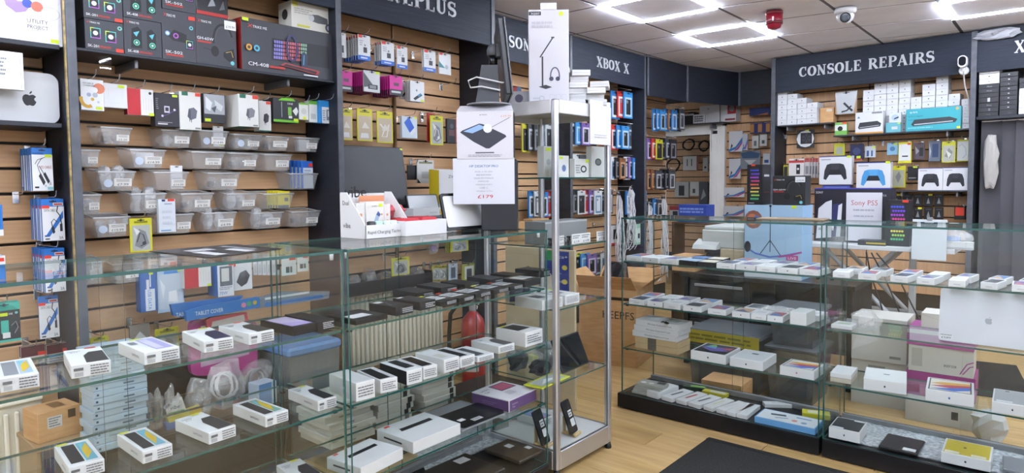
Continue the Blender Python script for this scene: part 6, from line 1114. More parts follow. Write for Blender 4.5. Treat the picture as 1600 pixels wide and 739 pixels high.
Sr('adapter_box', 'small white adapter box on the teal one', (1389, 175.5, 1408, 191), .245, .03, '#dfe6ea', [('o', .5, .5, .3, '#b9cfe0'), ('p', [(.4, .3), (.8, .45), (.8, .6), (.45, .45)], '#2d3a48')], zR+hA+.0014)
Sr('camera_box', 'small green and white box with a black lens', (1304.5, 190, 1323, 210), .25, .04, '#7fc05a', [('r', 0, .35, 1, .8, '#dfe6e0'), ('o', .45, .5, .22, '#1d2024'), ('r', .6, .86, 1, 1, RED)], zR+.0006)
Hr = lambda nm, lb, sh, cat, px, out, body, ops=(), **k: hang(RV, nm, lb, sh, cat, px, out, body, ops, **k)
Hr('clear_bag', 'clear zip bag with black pliers hanging before the white stacks', 'pliers bag', 'bag', (1305, 143, 1339, 178), .14, '#cfd2d6/.15', [('p', [(0, .9), (.1, 0), (0, 0)], '#b9946c'), ('p', [(1, .9), (.85, 0), (1, 0)], '#b9946c'), ('l', [(.4, .5), (.6, .3), (.8, .12)], .10, '#24262a'), ('l', [(.3, .1), (.55, .15), (.75, .35)], .07, '#24262a')])
fan = Hr('cooling_fan', 'white round pack with a black cooling fan', 'cooling fan', 'fan', (1245, 203, 1272, 231), .10, '#33353a', [('o', .5, .5, .5, '#dcdedf'), ('r', .22, .22, .88, .84, '#2b2c30'), ('o', .56, .53, .27, '#44464b'), ('o', .56, .53, .07, '#b9bbbe')]+[('l', [(.56, .53), (.56+.25*math.cos(a), .53+.25*math.sin(a))], .05, '#232427') for a in (0, 1.05, 2.1, 3.15, 4.2, 5.25)]+sticker(.5, .93, .2, .07), slot=False)
Hr('blister_pack', 'white and red blister pack with a black cable', 'red blister', 'pack', (1232.5, 248, 1256, 280), .18, '#e6e2e0', [('r', 0, 0, 1, .16, '#c2433f'), ('r', 0, .8, 1, .92, '#c2433f'), ('r', .5, .25, .75, .72, '#2c2d31'), ('o', .62, .5, .08, '#e6e2e0')], n=3, gap=.04)
for k in range(4): Hr('blister_pack', 'clear and red pack right of the red blister, %s' % ORDN[k], 'clear red %s' % ORDN[k], 'pack', (1257+4.5*k, 247, 1265+4.5*k, 278), .16-.025*k, '#cfc9c9', [('r', 0, .8, 1, 1, '#b95a56'), ('r', .2, .2, .8, .6, '#8d8f92')], hook=(k == 0))
for k, (px, lb, c, ops) in enumerate((
 ((1224, 258, 1231, 282), 'narrow yellow pack at the left edge of the right wall', '#d9d42c', [('r', .1, .3, .9, .9, '#33353a')]),
 ((1303, 224, 1320, 243), 'olive yellow bag above the black controller box', '#c9c832', [('r', .2, .1, .8, .7, '#a9aca0')]),
 ((1328, 225, 1349, 250), 'dark navy gadget pack above the blue controller box', '#23284a', [('o', .5, .55, .3, '#3c456e'), ('r', .5, .1, .8, .25, LIM), ('r', .1, 0, .9, .08, '#c2433f')]),
 ((1351, 228, 1368, 246), 'small white earphone pack with lime corner', '#d5dbe2', [('r', .2, .1, .4, .6, '#3a5a98'), ('r', .6, .1, .75, .6, '#3a5a98'), ('r', .7, .8, 1, .95, LIM)]),
 ((1386, 223, 1403, 242), 'pale blue pack right of the earphone pack', '#8fc0dc', [('o', .5, .5, .25, '#4f86b0'), ('r', .6, .8, .95, .95, LIM)]),
 ((1403.5, 222, 1424, 255), 'white cable pack in a yellow frame with red sticker', '#ddd62e', [('r', .06, .12, .94, .9, '#e2e4e4'), ('r', .3, .3, .75, .36, '#2c2d31'), ('r', .7, .86, .95, .95, RED)]),
 ((1428, 223, 1445, 249), 'dark clear pack with a black adapter', '#5a4f58', [('r', .5, .2, .85, .7, '#26272b'), ('p', [(.1, .8), (.5, .5), (.2, .3)], '#a9a4a8/.2')]),
 ((1451, 220, 1470, 252), 'blue grey bag with a navy pouch', '#66707e', [('r', .3, .2, .8, .85, '#2f4468'), ('p', [(.05, .9), (.2, .5), (.1, .1)], '#b9c0c8/.2')]),
 ((1471.5, 221, 1493, 254), 'yellow bag with silver screws', '#d0cd34', [('r', .08, .05, .92, .8, '#b9b9ae/.2'), ('p', [(.2, .3), (.5, .7), (.8, .5), (.6, .2)], '#8d8d88/.2'), ('p', [(.3, .6), (.7, .4), (.5, .2)], '#dcdcd6/.1')]),
 ((1495, 218, 1513.5, 252), 'yellow edged bag with a white curved cable', '#d8d63a', [('r', .04, .04, .96, .92, '#dcdedc/.3'), ('l', [(.2, .7), (.4, .8), (.75, .6), (.8, .3), (.5, .15)], .07, '#b9bbb4')]),
 ((1392, 259, 1415, 293), 'yellow zip bag beside the blue controller box', '#d8d02c', [('r', .1, .05, .9, .8, '#b9b9a0/.3'), ('p', [(.3, .5), (.55, .75), (.7, .5), (.5, .2)], '#8f9294')]),
 ((1418, 260, 1435, 282), 'black felt pouch left of the twin controller boxes', '#232428', [('r', .1, .14, .8, .22, '#8d8f94'), ('r', .5, .9, .9, 1, LIM)]))):
    Hr('hanging_pack', lb, lb.split(' with')[0].replace('pack ', ''), 'pack', px, .12+.02*(k % 3), c, ops, t=.012, slot=k % 2 == 0)
u, z = RV.at(1228, 212, .01); peg(RV, u, z, .05, 'empty chrome peg hook at the left edge of the right wall'); u, z = RV.at(1380, 222, .01); peg(RV, u, z, .05, 'empty chrome peg hook right of the earphone pack')
# controllers on a shelf
_, _, zP = rshelf('thin shelf under the twin controller boxes', 1390, 1514, 297.5, .24)
_, _, zQ = rshelf('grey shelf under the single controller boxes', 1262, 1392, 297.5, .30, key='#7f8288')
pad = lambda c, m: [('p', [(.14, .20), (.17, .50), (.24, .70), (.36, .74), (.64, .74), (.76, .70), (.83, .50), (.86, .20), (.78, .16), (.68, .34), (.32, .34), (.22, .16)], c), ('p', [(.36, .74), (.64, .74), (.60, .52), (.40, .52)], m), ('p', [(.30, .36), (.36, .52), (.64, .52), (.70, .36), (.68, .34), (.32, .34)], '#26272b'), ('r', 0, .97, 1, 1, '#2f3f92'), ('r', .06, .86, .36, .90, '#a9acb4')]
hb_ = RV.rect(1285, 288, 1327, 297, .26); Sr('blue_flat_box', 'flat blue box under the black controller box', (1285, 288.5, 1328, 297), .26, .10, '#5a6fd0/.3', [('r', .1, .3, .9, .7, '#7f8fe0')], zQ+.0006)
zz = zQ+hb_[3]-hb_[2]+.001
Sr('controller_box', 'white box with a black game controller, alone on a blue box', (1280, 243.5, 1330.6, 288), .29, .07, '#e3e5ea', pad('#33353c', '#3c3e46')+[('r', .85, .93, .97, 1, LIM)], zz)
Sr('controller_box', 'white box with a light blue game controller', (1338, 254, 1391.6, 298), .295, .07, '#e3e5ea', pad('#4f9fdc', '#5dabe4')+[('r', .85, .94, .98, 1.02, LIM)], zQ+.0006)
Sr('controller_box', 'white box with a black game controller, left of a matching pair', (1434.5, 262, 1473, 297), .23, .07, '#e3e5ea', pad('#2f3038', '#383a42'), zP+.0006); Sr('controller_box', 'white box with a black game controller, right of a matching pair', (1473.5, 261, 1513, 297), .23, .07, '#e3e5ea', pad('#2f3038', '#383a42'), zP+.0006)
for r in range(2):
    for c in range(5):
        px = (1394+16.5*c, 303+21*r, 1408+16.5*c, 322+21*r)
        Hr('black_accessory_pack', 'small black accessory pack under the twin controllers, %s row, %s from left' % (('upper', 'lower')[r], ORDN[c]), 'black accessory %s %s' % (('upper', 'lower')[r], ORDN[c]), 'pack', px, .15, '#1f2023', [('p', [(.3, .2), (.5, .7), (.7, .2)], '#8d8f92'), ('r', .2, .8, .8, .86, '#55575c')]+([('r', .5, .86, .95, 1, YEL)] if (r+c) % 3 == 0 else []), hook=False, slot=False)
Hr('red_gadget', 'red glossy gadget pack low by the curtain', 'red gadget', 'pack', (1491, 323, 1508, 343), .16, '#1b1b1e', [('r', .1, .3, .9, .95, '#e2452c')], t=.04, slot=False)
# black shelf unit of the next bay: dark and white phone boxes, curtain below
u0 = 1.68; us, zs = RW.at(1560, 180.5, -.01)
tag(obj('wall_shelf', MB().cbox(0, 1.4, 0, .27, 0, .025, 'navy_plain', .002), None, RW.w(u0, -.005, zs-.025), RW.a), 'black shelf above the dark curtain carrying dark phone boxes', 'shelf')
def dstack(cols):
    for c, (xa, xb, lst) in enumerate(cols):
        a = RW.at(xa, 160, -.04)[0]; b = RW.at(xb, 160, -.04)[0]; z = zs+.0006
        for k, (col, h, mark) in enumerate(lst):
            prod('boxed_phone', '%s boxed phone or tablet, %s from the bottom, stack %s on the black shelf' % ('white' if col[1] > '8' else 'black', ORDN[k] if k < 10 else 'eleventh', ORDN[c]), 'phone box', RW.w(a, -.035+random.uniform(-.006, .004), z), RW.a, b-a-.002, h, .16, col, mark); z += h+.0008
ap = lambda c, x=.5: apple(x, .5, .10, c, 2.2)
K1, K2 = '#24252a', '#2c2d33'
dstack([(1529, 1561, [(K1, .035, [('t', .4, .3, .4, 'iPad', '#77797e', .2)]), (K2, .035, [('r', .5, .2, .6, .8, '#77797e')]), (K1, .04, [('t', .4, .3, .4, 'iPhone', '#b9bbc0', .25)]), (K2, .04, [('r', .45, .1, .58, .9, '#c9cbcf')]), (K1, .035, []), (K2, .035, [('t', .4, .3, .4, 'iPhone', '#b9bbc0', .25)]), (K1, .035, [('t', .4, .3, .4, 'iPhone', '#c9cbcf', .25)]), ('#e2e3e6', .04, ap('#9a9ca0')), ('#e2e3e6', .04, ap('#55575c')), ('#e2e3e6', .04, ap('#44464a'))]),
        (1562, 1590, [(K1, .045, [('t', .5, .3, .3, 'iPad', '#77797e', .2)]), (K2, .036, ap('#d9dbe0')), (K1, .036, ap('#d9dbe0')), (K2, .036, ap('#c9cbd0')), (K1, .036, ap('#e9ebf0')), (K2, .036, ap('#d9dbe0')), (K1, .036, ap('#8d8f94')), (K2, .036, ap('#e9ebf0')), (K1, .036, ap('#d9dbe0'))]),
        (1592, 1622, [('#e2e3e6', .05, []), ('#e2e3e6', .05, []), ('#e6e7ea', .05, []), ('#e2e3e6', .05, []), (K1, .04, []), (K2, .04, [])])])
# strip curtain
cu = empty('strip_curtain', 'dark grey hanging strip curtain below the black shelf', 'curtain', RW.w(1.70, -.12, 0), RW.a)
for k in range(11):
    w_ = .14; vs = []; 
    for j in range(2):
        for i in range(7): t = i/6; vs.append((.115*k+w_*t, .012*math.sin(t*3.1)+(.015 if k % 2 else 0), .04+(zs-.075)*j))
    n = len(vs); vs += [(v[0], v[1]+.003, v[2]) for v in vs]; fs = [(i, i+1, i+8, i+7) for i in range(6)]+[(n+i+7, n+i+8, n+i+1, n+i) for i in range(6)]
    obj('strip', MB().add(vs, fs, 'curtain', True), cu)
obj('rail', MB().tube([(0, .01, zs-.032), (1.3, .01, zs-.032)], .008, 'alu', 8), cu)
tag(obj('cloth_bag', crumple(.10, .06, .42, 41, '#b9b6b2/.6', 10, 8, .15), None, RW.w(1.78, -.06, 1.22), RW.a), 'pale cloth bag hanging at the curtain edge', 'bag')

# ================================================================== BEHIND THE RIGHT COUNTERS
DK = Frame(0, 4.5, 0); ZD = .66
dk = empty('desk', 'black low desk behind the left one of the right counters', 'desk', DK.w(-2.12, .16, 0)); obj('desk_top', MB().cbox(0, 1.14, 0, .58, ZD-.03, ZD, '#1d1e21/.3', .003), dk)
for x in (.02, 1.09): obj('side_panel', MB().cbox(x, x+.03, .03, .55, 0, ZD-.0305, '#1b1c1f', .002), dk)
obj('back_panel', MB().cbox(.051, 1.089, .53, .55, .1, ZD-.0305, '#1b1c1f', .002), dk)
dr = empty('drawer_unit', 'black drawer unit with silver handles under the desk', 'drawer unit', DK.w(-2.06, .145, 0)); obj('body', MB().cbox(0, .44, .02, .5, .05, ZD-.032, '#19191b', .003), dr)
for k in range(4): d_ = obj('drawer', MB().cbox(.01, .43, 0, .019, .07+.138*k, .195+.138*k, '#202124/.4', .003), dr); obj('handle', MB().cbox(.05, .39, -.012, -.0005, .155+.138*k, .175+.138*k, '#9a9c9f/.3', .003), d_)
lv = stand(DK, 'live_carton', 'pale blue carton with a phone tripod picture and LIVE tag', 'carton', (1163, 333, 1253, 447), .10, .22, '#a9cbe8', [('o', .16, .80, .16, '#8a5a4a', .8), ('o', .14, .80, .10, '#c9785a', .8), ('o', .22, .82, .05, '#5a6fa8', .8), ('l', [(.46, .42), (.46, 1)], .014, '#26272b'), ('l', [(.46, .52), (.28, .32)], .014, '#26272b'), ('l', [(.46, .52), (.66, .30)], .014, '#26272b'), ('l', [(.46, .52), (.46, .36)], .014, '#26272b'), ('l', [(0, .42), (.2, .33), (.45, .29), (.7, .32), (1, .38)], .03, '#5a78d0'), ('l', [(.6, .30), (.8, .33), (1, .38)], .032, '#b04a98'), ('r', .74, .26, .94, .33, '#c04a98'), ('t', .77, .275, .05, 'LIVE', '#f2f2f4', .14), ('o', .06, .42, .06, '#2c2d33', 1.3), ('r', 0, 0, 1, .22, '#dfe8ef'), ('o', .46, .99, .02, '#26272b'), ('r', .82, .96, .90, 1, LIM)], z=ZD+.0006, faces={'+x': '#8fb6d8', '+z': '#bcd8ee'})
zl = ZD+.0012+(lambda r: r[3]-r[2])(DK.rect(1163, 333, 1253, 447, .10))
rgb = [('p', rrect(.20, .10, .80, .92, .09, 3), '#33353b')]
for r in range(9):
    for c in range(5): rgb.append(('o', .28+.11*c+(.055 if r % 2 else 0), .15+.088*r, .05, ('#4fd08a', '#a8e85a', '#f4ec5a', '#f4b04a', '#f4664a', '#ea4a9a', '#b04ae0', '#7a4af0', '#4a5af0')[r]))
stand(DK, 'speaker_box', 'black box with a rainbow mesh speaker picture on the pale blue carton', 'box', (1167, 268, 1191, 331), .08, .16, '#1f2024', rgb+[('r', .3, .96, .55, 1, RED), ('r', .1, .03, .5, .06, '#8d8f94')], z=zl, right=[('r', .1, .1, .9, .9, '#2b2a30'), ('r', .2, .7, .8, .75, '#b9b9bd'), ('r', .15, .3, .85, .33, '#8a2f2c')])
stand(DK, 'headset_box', 'black gaming headset box with a white price label on the pale blue carton', 'box', (1207, 285, 1258, 331), .06, .12, '#26272b', gh6, z=zl)
tag(obj('flat_pack', MB().cbox(0, .32, 0, .16, 0, .008, '#8d7a5c', .002), None, RC.w(-1.24, -.15, 1.1016), .06), 'flat brown pack lying on the right counter top', 'pack')
# printer with cartons
pt = empty('printer', 'grey beige laser printer on the desk behind the counter', 'printer', DK.w(DK.at(1086, 400, .05)[0], .05, ZD)); W = DK.at(1162, 400, .05)[0]-DK.at(1086, 400, .05)[0]
obj('lower_body', MB().cbox(.06, W, .05, .42, 0, .13, '#3a3b3e', .006), pt); obj('paper_tray', MB().cbox(W*.52, W, .005, .05, .06, .17, '#cbb999', .004), pt)
obj('scanner_body', MB().cbox(.04, W, .02, .42, .17, .30, '#c9cdcb', .008), pt); obj('control_panel', MB().hexa([(0, -.05, .165), (W*.50, -.05, .165), (W*.50, .06, .165), (0, .06, .165), (0, -.03, .195), (W*.50, -.03, .195), (W*.50, .06, .23), (0, .06, .23)], '#d3d6d4'), pt)
obj('middle_body', MB().cbox(.05, W, .05, .42, .1305, .1695, '#2c2d30', .002), pt); obj('lid', MB().cbox(.05, W-.01, .04, .41, .3005, .325, '#d3d7d6', .006), pt)
stand(DK, 'brown_carton', 'brown carton left of the printer', 'carton', (1050, 380, 1085, 404), .12, .20, 'cardboard', [('r', .3, .2, .7, .7, '#b08a5e')], z=ZD+.0006)
stand(DK, 'navy_carton', 'blue carton with white print above the printer', 'carton', (1060, 345, 1104, 372), -.46, .15, '#2f4aa0', lines(.05, .9, .5, .85, 2, '#7f94d8', .6, 3)+[('r', .4, .1, .6, .25, '#e2e4ea')], z=ZD+.317)
tag(obj('box_rack', MB().cbox(0, .42, 0, .20, ZD+.30, ZD+.315, '#55402c', .002).cbox(0, .02, 0, .20, 0, ZD+.30, '#55402c', .002).cbox(.40, .42, 0, .20, 0, ZD+.30, '#55402c', .002).cbox(.02, .40, 0, .20, ZD-.1, ZD-.08, '#55402c', .002), None, DK.w(DK.at(1060, 372, -.46)[0]-.05, -.44, .0006), 0), 'small brown rack under the blue carton', 'rack')
# white standing table with trestle legs, goods on it
WD = Frame(0, 5.15, 0); ZW = WD.at(1340, 383, .2)[1]; xa = WD.at(1258, 380, .2)[0]; xb = WD.at(1492, 390, .2)[0]
wt_ = empty('white_table', 'white work table with crossed trestle legs behind the counters', 'table', WD.w(xa, .2, 0)); L_ = xb-xa; obj('table_top', MB().cbox(0, L_, 0, .55, ZW-.03, ZW, '#d9dbde', .003), wt_)
for y in (.06, .49):
    for s in (0, 1): obj('trestle_leg', MB().tube([(L_*(.12 if s else .62), y+.015*s, ZW-.031), (L_*(.62 if s else .12), y+.015*s, .36), ], .016, '#cfd2d6', 6), wt_)
    obj('foot_bar', MB().tube([(L_*.05, y, .35), (L_*.75, y, .35)], .018, '#d5d8dc', 6), wt_)
for x in (.08, .70): obj('post', MB().cbox(L_*x-.02, L_*x+.02, .255, .295, 0, ZW-.031, '#c3c6ca', .003), wt_)
sWD = lambda nm, lb, cat, px, out, d, body, ops, **k: stand(WD, nm, lb, cat, px, out, d, body, ops, z=ZW+.0006, **k)
ps5 = sWD('console_box', 'large black game console box with a white console picture and paper sign', 'console box', (1272, 299, 1392, 384), .02, .16, '#2a2732', [('p', [(.03, .05), (.06, .62), (.16, .74), (.24, .78), (.24, .08)], '#e2e4ea'), ('p', [(.24, .08), (.25, .70), (.36, .72), (.36, .15)], '#3a3a6a'), ('p', [(.30, .1), (.33, .68), (.38, .72), (.36, .1)], '#e6e7ec'), ('t', .02, .90, .06, 'SONY', '#e9eaee', .10), ('r', 0, .985, 1, 1, '#4a4ad0'), ('t', .88, .85, .05, 'PS5', '#b9bbc4', .06)])
u0, u1, a, b = WD.rect(1322, 301, 1378, 377, .023); sg = obj('paper_sign', MB().cbox(0, u1-u0, -.0012, 0, 0, b-a, '#e4e3ea', .0003), ps5, (u0-WD.at(1272, 341, .02)[0], -.0035, a-ZW)); pr = MB(); front_print(pr, [('t', .14, .74, .15, 'Sony PS5', '#c86a6a', .74)]+lines(.2, .8, .60, .68, 1, '#b9b9c4')+lines(.22, .78, .48, .55, 1, '#b9b9c4')+lines(.12, .88, .34, .42, 1, '#c4c4cc'), 0, u1-u0, -.0012, 0, b-a); obj('print', pr, sg)
sWD('speaker_box', 'black box with a rainbow mesh speaker picture on the white table', 'box', (1383, 314, 1421, 386), .14, .12, '#1f2024', rgb+[('r', .7, .95, .95, 1, RED)])
wp = tag(obj('display_board', MB().cbox(0, .19, 0, .012, 0, .26, '#d5dde2', .002), None, WD.w(WD.at(1424, 380, .24)[0], .24, WD.at(1440, 406, .24)[1]), (math.radians(-4), 0, 0)), 'pale white panel clipped to the front of the white table', 'panel'); obj('clip', MB().cbox(.08, .11, -.006, .02, .255, .275, '#8d8f94', .002), wp)
bagged('bag_heap', 'crumpled clear bag with blue bits on the white table', 'bag', WD.w(WD.at(1484, 385, .1)[0], .12, ZW+.0006), 0, .22, .15, .12, 301, '#7f9fd0', shape='brick')
prod('white_box', 'white carton beside the crumpled bag on the white table', 'box', WD.w(WD.at(1470, 390, .19)[0], .19, ZW+.0006), 0, .17, .05, .05, '#dfe2e4', [('r', 0, 0, 1, .3, '#b9bcc0')])
prod('yellow_flat_box', 'dark flat box with a yellow stripe under the paper sign', 'box', WD.w(WD.at(1340, 383, .19)[0], .19, ZW+.0006), 0, .17, .035, .12, '#33363c', [('r', .3, .3, 1, .6, '#d0b83c')])
# storage tubs and paper cartons on the floor
def tub(label, u0, out, w_, d, h, z=0.0006, lid='#5d6268', stripe=None):
    o = obj('storage_tub', MB().hexa([(.02, .02, 0), (w_-.02, .02, 0), (w_-.02, d-.02, 0), (.02, d-.02, 0), (0, 0, h), (w_, 0, h), (w_, d, h), (0, d, h)], 'tote'), None, RC.w(u0, out, z)); tag(o, label, 'storage tub')
    l = obj('lid', MB().cbox(-.01, w_+.01, -.01, d+.01, h+.0005, h+.025, lid, .006), o)
    if stripe: pr = MB(); front_print(pr, [('r', 0, 0, 1, 1, stripe)]+lines(.05, .9, .2, .8, 2, '#8a863c', .5, 5), .0, w_, -.0108, h-.06, h+.02); obj('tape', pr, o)
    obj('contents', MB().cbox(.05, w_-.05, .05, d-.05, .01, h*.6, '#4a4f55', .01), o); return o
tub('grey tub with yellow warning tape behind the left right hand counter', -1.86, -.68, .46, .36, .34, stripe='#d4c43c'); tub('grey lidded tub right of the taped tub', -1.37, -.70, .28, .34, .30); tub('grey lidded tub on the tub right of the taped one', -1.36, -.72, .26, .30, .20, .327)
prod('brown_carton', 'brown carton marked with arrows before the storage tubs', 'carton', RC.w(-1.66, -.44, .0006), .05, .24, .12, .2, 'cardboard', [('o', .35, .5, .12, '#4a3a28'), ('r', .5, .4, .8, .6, '#6b543a')])
fw = lambda n, a, b, c, d, h, z, k=WHT, ops=(): prod('paper_carton', n, 'carton', RC.w(a, b, z), random.uniform(-.05, .05), c, h, d, k, ops)
fw('white shrink wrapped carton on the floor behind the counter joint', -.96, -.95, .29, .28, .26, .0006, '#cfccc4', [('r', .3, .8, .6, .9, '#8d8c86')]); fw('white shrink wrapped carton on top of another behind the counter joint', -.96, -.94, .28, .27, .25, .262, '#d4d2cc', [('p', [(0, .2), (.5, .5), (.2, .9)], '#e6e6e4/.2'), ('r', .7, .1, .9, .16, '#8d8c86')])
xr = [('r', .05, .2, .22, .9, '#b9b6ae'), ('t', .55, .3, .2, 'xerox', '#55534e', .2), ('l', [(.8, .1), (.9, .5), (1, .6)], .02, '#b04a98'), ('l', [(.84, .1), (.94, .4), (1, .45)], .02, '#b04a98')]
fw('white paper carton with purple waves, lowest of the paper stack', -.66, -.82, .30, .24, .14, .0006, '#d0cdc6', [('r', .7, .3, .8, .6, '#55534e')]); fw('magenta lidded paper carton in the paper stack', -.66, -.82, .31, .24, .13, .142, '#a03a88', [('r', .55, .4, .9, .7, '#b95aa4')]); fw('white paper carton with purple waves and a barcode', -.65, -.82, .29, .24, .14, .2735, '#d5d3cd', xr); fw('magenta paper carton with white lid edge on top of the stack', -.66, -.82, .30, .25, .09, .415, '#b0489a', [('r', 0, .7, .9, .95, '#e4e2e2')]); fw('white wrapped parcel on the magenta paper carton', -.60, -.85, .24, .18, .08, .5065, '#e2dfd6', [('l', [(0, .9), (.5, .5), (1, .9)], .006, '#b9b6ae')])
for k in range(3): tag(obj('black_cable', MB().tube([(0, 0, ZW-.04), (.04+.05*k, -.03, ZW-.2), (.10+.06*k, -.05, .5), (.16+.09*k, -.04, .25), (.3+.08*k, -.03, .02)], .005, '#232428', 5), None, WD.w(WD.at(1352+8*k, 390, .3)[0], .27, 0), 0), 'black cable trailing under the white table, %s' % ORDN[k], 'cable')
bagged('white_bag', 'white bag on the floor beside the paper cartons', 'bag', RC.w(-.28, -.72, .0006), 0, .14, .10, .16, 311, '#3a3b3e', key='#cfd0d0/.4', shape='brick')
tag(obj('floor_mat', MB().cbox(0, .5, 0, .9, .0005, .007, 'mat', .003), None, (-.62, 4.75, 0), .15), 'dark mat on the floor behind the right counters', 'mat')

# ================================================================== INSIDE THE RIGHT COUNTERS
SCR = ('#4a7fb8', '#2c3038', '#6a5a9a', '#c9a27a', '#33353a', '#b0606a', '#4a5a78', '#8a9098')
def scr(k, m=.10): return [('r', m, .08, 1-m, .92, '#25272c'), ('r', m+.03, .10, .97-m, .90, SCR[k % 8]), ('p', [(m+.03, .10), (.97-m, .10), (m+.2, .70)], SCR[(k+3) % 8])]
def zq(px, ox, oy, s): return tuple((ox+px[2*i]/s, oy+px[2*i+1]/s) for i in range(2))
def rrow(rows, ox, oy, s, z, lb, h=.028, dep=.15, back=None, body='#e6e8ea', mark=True):
    """phone boxes lying in a row; rows = front lower corners in a crop of the photograph"""
    for k, r in enumerate(rows):
        a, b = zq(r, ox, oy, s)
        o = lieb(RC, 'phone_box', lb % ORDN[k], 'phone box', a, b, z, dep, h, body, top=scr(k+len(lb)) if (k*3+len(lb)) % 4 else [('r', .2, .3, .8, .7, '#cfd3d8')], front=apple(.5, .5, .07, '#2a2b2f', 2.8) if mark and k % 2 else [('r', .3, .3, .7, .5, '#c9ccd0')])
        if back is not None: o.location.y = RC.o.y+back
o1, s1 = (950, 330), 3.694
U, M_, B3 = .853, .61, .355
rrow([(105, 285, 190, 292), (200, 293, 290, 302), (300, 303, 395, 312)], *o1, s1, U, 'white phone box on the upper shelf left of the black ones, %s', dep=.16)
for k, r in enumerate([(400, 312, 500, 322), (508, 323, 608, 330)]):
    a, b = zq(r, *o1, s1); lieb(RC, 'phone_box', 'black phone box with a pale screen, front %s on the upper shelf' % ('left', 'right')[k], 'phone box', a, b, U, .12, .026, '#17181b', top=[('r', .05, .08, .95, .95, ('#a9c4e0', '#e4dcc4')[k])])
    o = lieb(RC, 'phone_box', 'black phone box with a pale screen, rear %s on the upper shelf' % ('left', 'right')[k], 'phone box', a, b, U, .12, .026, '#17181b', top=[('r', .05, .08, .95, .95, ('#4f7fc0', '#e9e2cc')[k])]); o.location.y = RC.o.y+.165; o.location.x -= .02
rrow([(615, 332, 720, 340), (728, 340, 838, 350), (850, 350, 955, 358), (968, 360, 1085, 370), (1095, 370, 1210, 380)], *o1, s1, U, 'white phone box right of the black ones, front row, %s', dep=.14)
rrow([(700, 318, 790, 325), (815, 326, 905, 333), (930, 334, 1030, 342), (1060, 344, 1160, 352)], *o1, s1, U, 'white phone box right of the black ones, rear row, %s', back=.175, dep=.14)
rrow([(85, 545, 172, 556), (192, 558, 280, 568), (290, 570, 385, 582), (402, 584, 508, 597), (550, 602, 655, 615), (692, 620, 795, 633), (800, 635, 890, 645), (893, 647, 985, 658)], *o1, s1, M_, 'white phone box in the front row of the middle right shelf, %s', dep=.12, h=.03)
a, b = zq((1030, 662, 1125, 675), *o1, s1); lieb(RC, 'white_box', 'tall plain white box at the end of the middle shelf', 'box', a, b, M_, .13, .062, '#e9ebec', left=[('r', .2, .2, .8, .4, '#dfe1e4')])
rrow([(180, 515, 270, 524), (300, 527, 385, 536), (392, 537, 480, 547), (505, 550, 610, 562), (770, 590, 870, 602), (1135, 620, 1225, 632)], *o1, s1, M_, 'white phone box in the rear row of the middle right shelf, %s', back=.165, dep=.13)
bagged('clear_bag', 'flat clear bag of boxes at the back of the middle right shelf', 'bag', RC.w(-1.14, -.22, M_+.0006), 0, .20, .12, .04, 401, '#d9dbde', shape='brick')
# third shelf
o2, s2 = (950, 480), 3.36
for k in range(2):
    a, b = zq((258, 256-42*k, 412, 222-42*k), *o2, s2); a = (a[0]-45, a[1]-13)
    prod('brown_flat_box', 'pale brown flat box under the keyboard boxes, %s' % ('lower', 'upper')[k], 'box', RC.w(-1.885, -.05, B3+.0006+.034*k), -.02, .27, .033, .14, '#cbb38a', [('r', .30, 0, .50, 1, '#6d675c')])
for k in range(3): prod('keyboard_box', 'white Wireless Keyboard Case box, %s of three' % ('lowest', 'middle', 'top')[k], 'box', RC.w(-1.90+.008*k, -.045-.004*k, B3+.0686+.0325*k), -.02*k, .275, .032, .15, '#dfe2e5/.3', [('t', .28, .3, .42, 'Wireless Keyboard Case', '#2c2d31', .55)], top=[('r', .55, .35, .85, .8, '#a9b4ae'), ('r', .1, .2, .45, .7, '#eceef0')])
tag(obj('cable_tie', MB().tube([(0, 0, 0), (.012, -.01, .008), (.024, 0, 0), (.012, .01, -.006), (0, 0, 0), (-.012, .008, .004), (-.02, 0, 0)], .004, '#1d1e21', 6), None, RC.w(-1.69, -.03, B3+.158+.014)), 'short black cable with connector on the keyboard boxes', 'cable')
mk = lambda c: apple(.5, .5, .045, c, 4)
def pad_box(lb, a, b, dep, h, top, front=None, z=B3): return lieb(RC, 'tablet_box', lb, 'tablet box', a, b, z, dep, h, '#e6e8ea', top=top, front=front or mk('#2a2b2f'))
pad_box('white tablet box with a dark swirl screen picture, third shelf', (1075, 563), (1130, 572.5), .21, .048, [('r', .05, .05, .95, .95, '#1b1c24'), ('p', [(.08, .5), (.5, .2), (.9, .4), (.6, .7)], '#6a5aa8'), ('p', [(.1, .6), (.5, .5), (.4, .8)], '#5ca8d0'), ('p', [(.15, .75), (.35, .9), (.45, .7)], '#8ac03c'), ('p', [(.6, .6), (.9, .8), (.9, .5)], '#c0506a')])
pad_box('white open tablet box with grey tray, third shelf', (1136, 574), (1188, 583), .21, .046, [('r', .06, .06, .94, .94, '#d5d8db'), ('r', .4, .6, .6, .7, '#33353a')])
rb = lambda: [('r', .05, .05, .95, .95, '#2a2c33'), ('r', .08, .08, .92, .92, '#e4e0d6'), ('p', [(.08, .15), (.6, .1), (.92, .3), (.92, .5), (.5, .3)], '#2f6fd0'), ('p', [(.08, .35), (.5, .3), (.92, .5), (.92, .65), (.4, .5)], '#c03a5a'), ('p', [(.08, .55), (.4, .5), (.92, .65), (.92, .8), (.3, .7)], '#e0a83c')]
pad_box('white tablet box with rainbow stripes, at the counter joint', (1214, 588), (1268, 598), .16, .045, rb(), mk('#b0507a'))
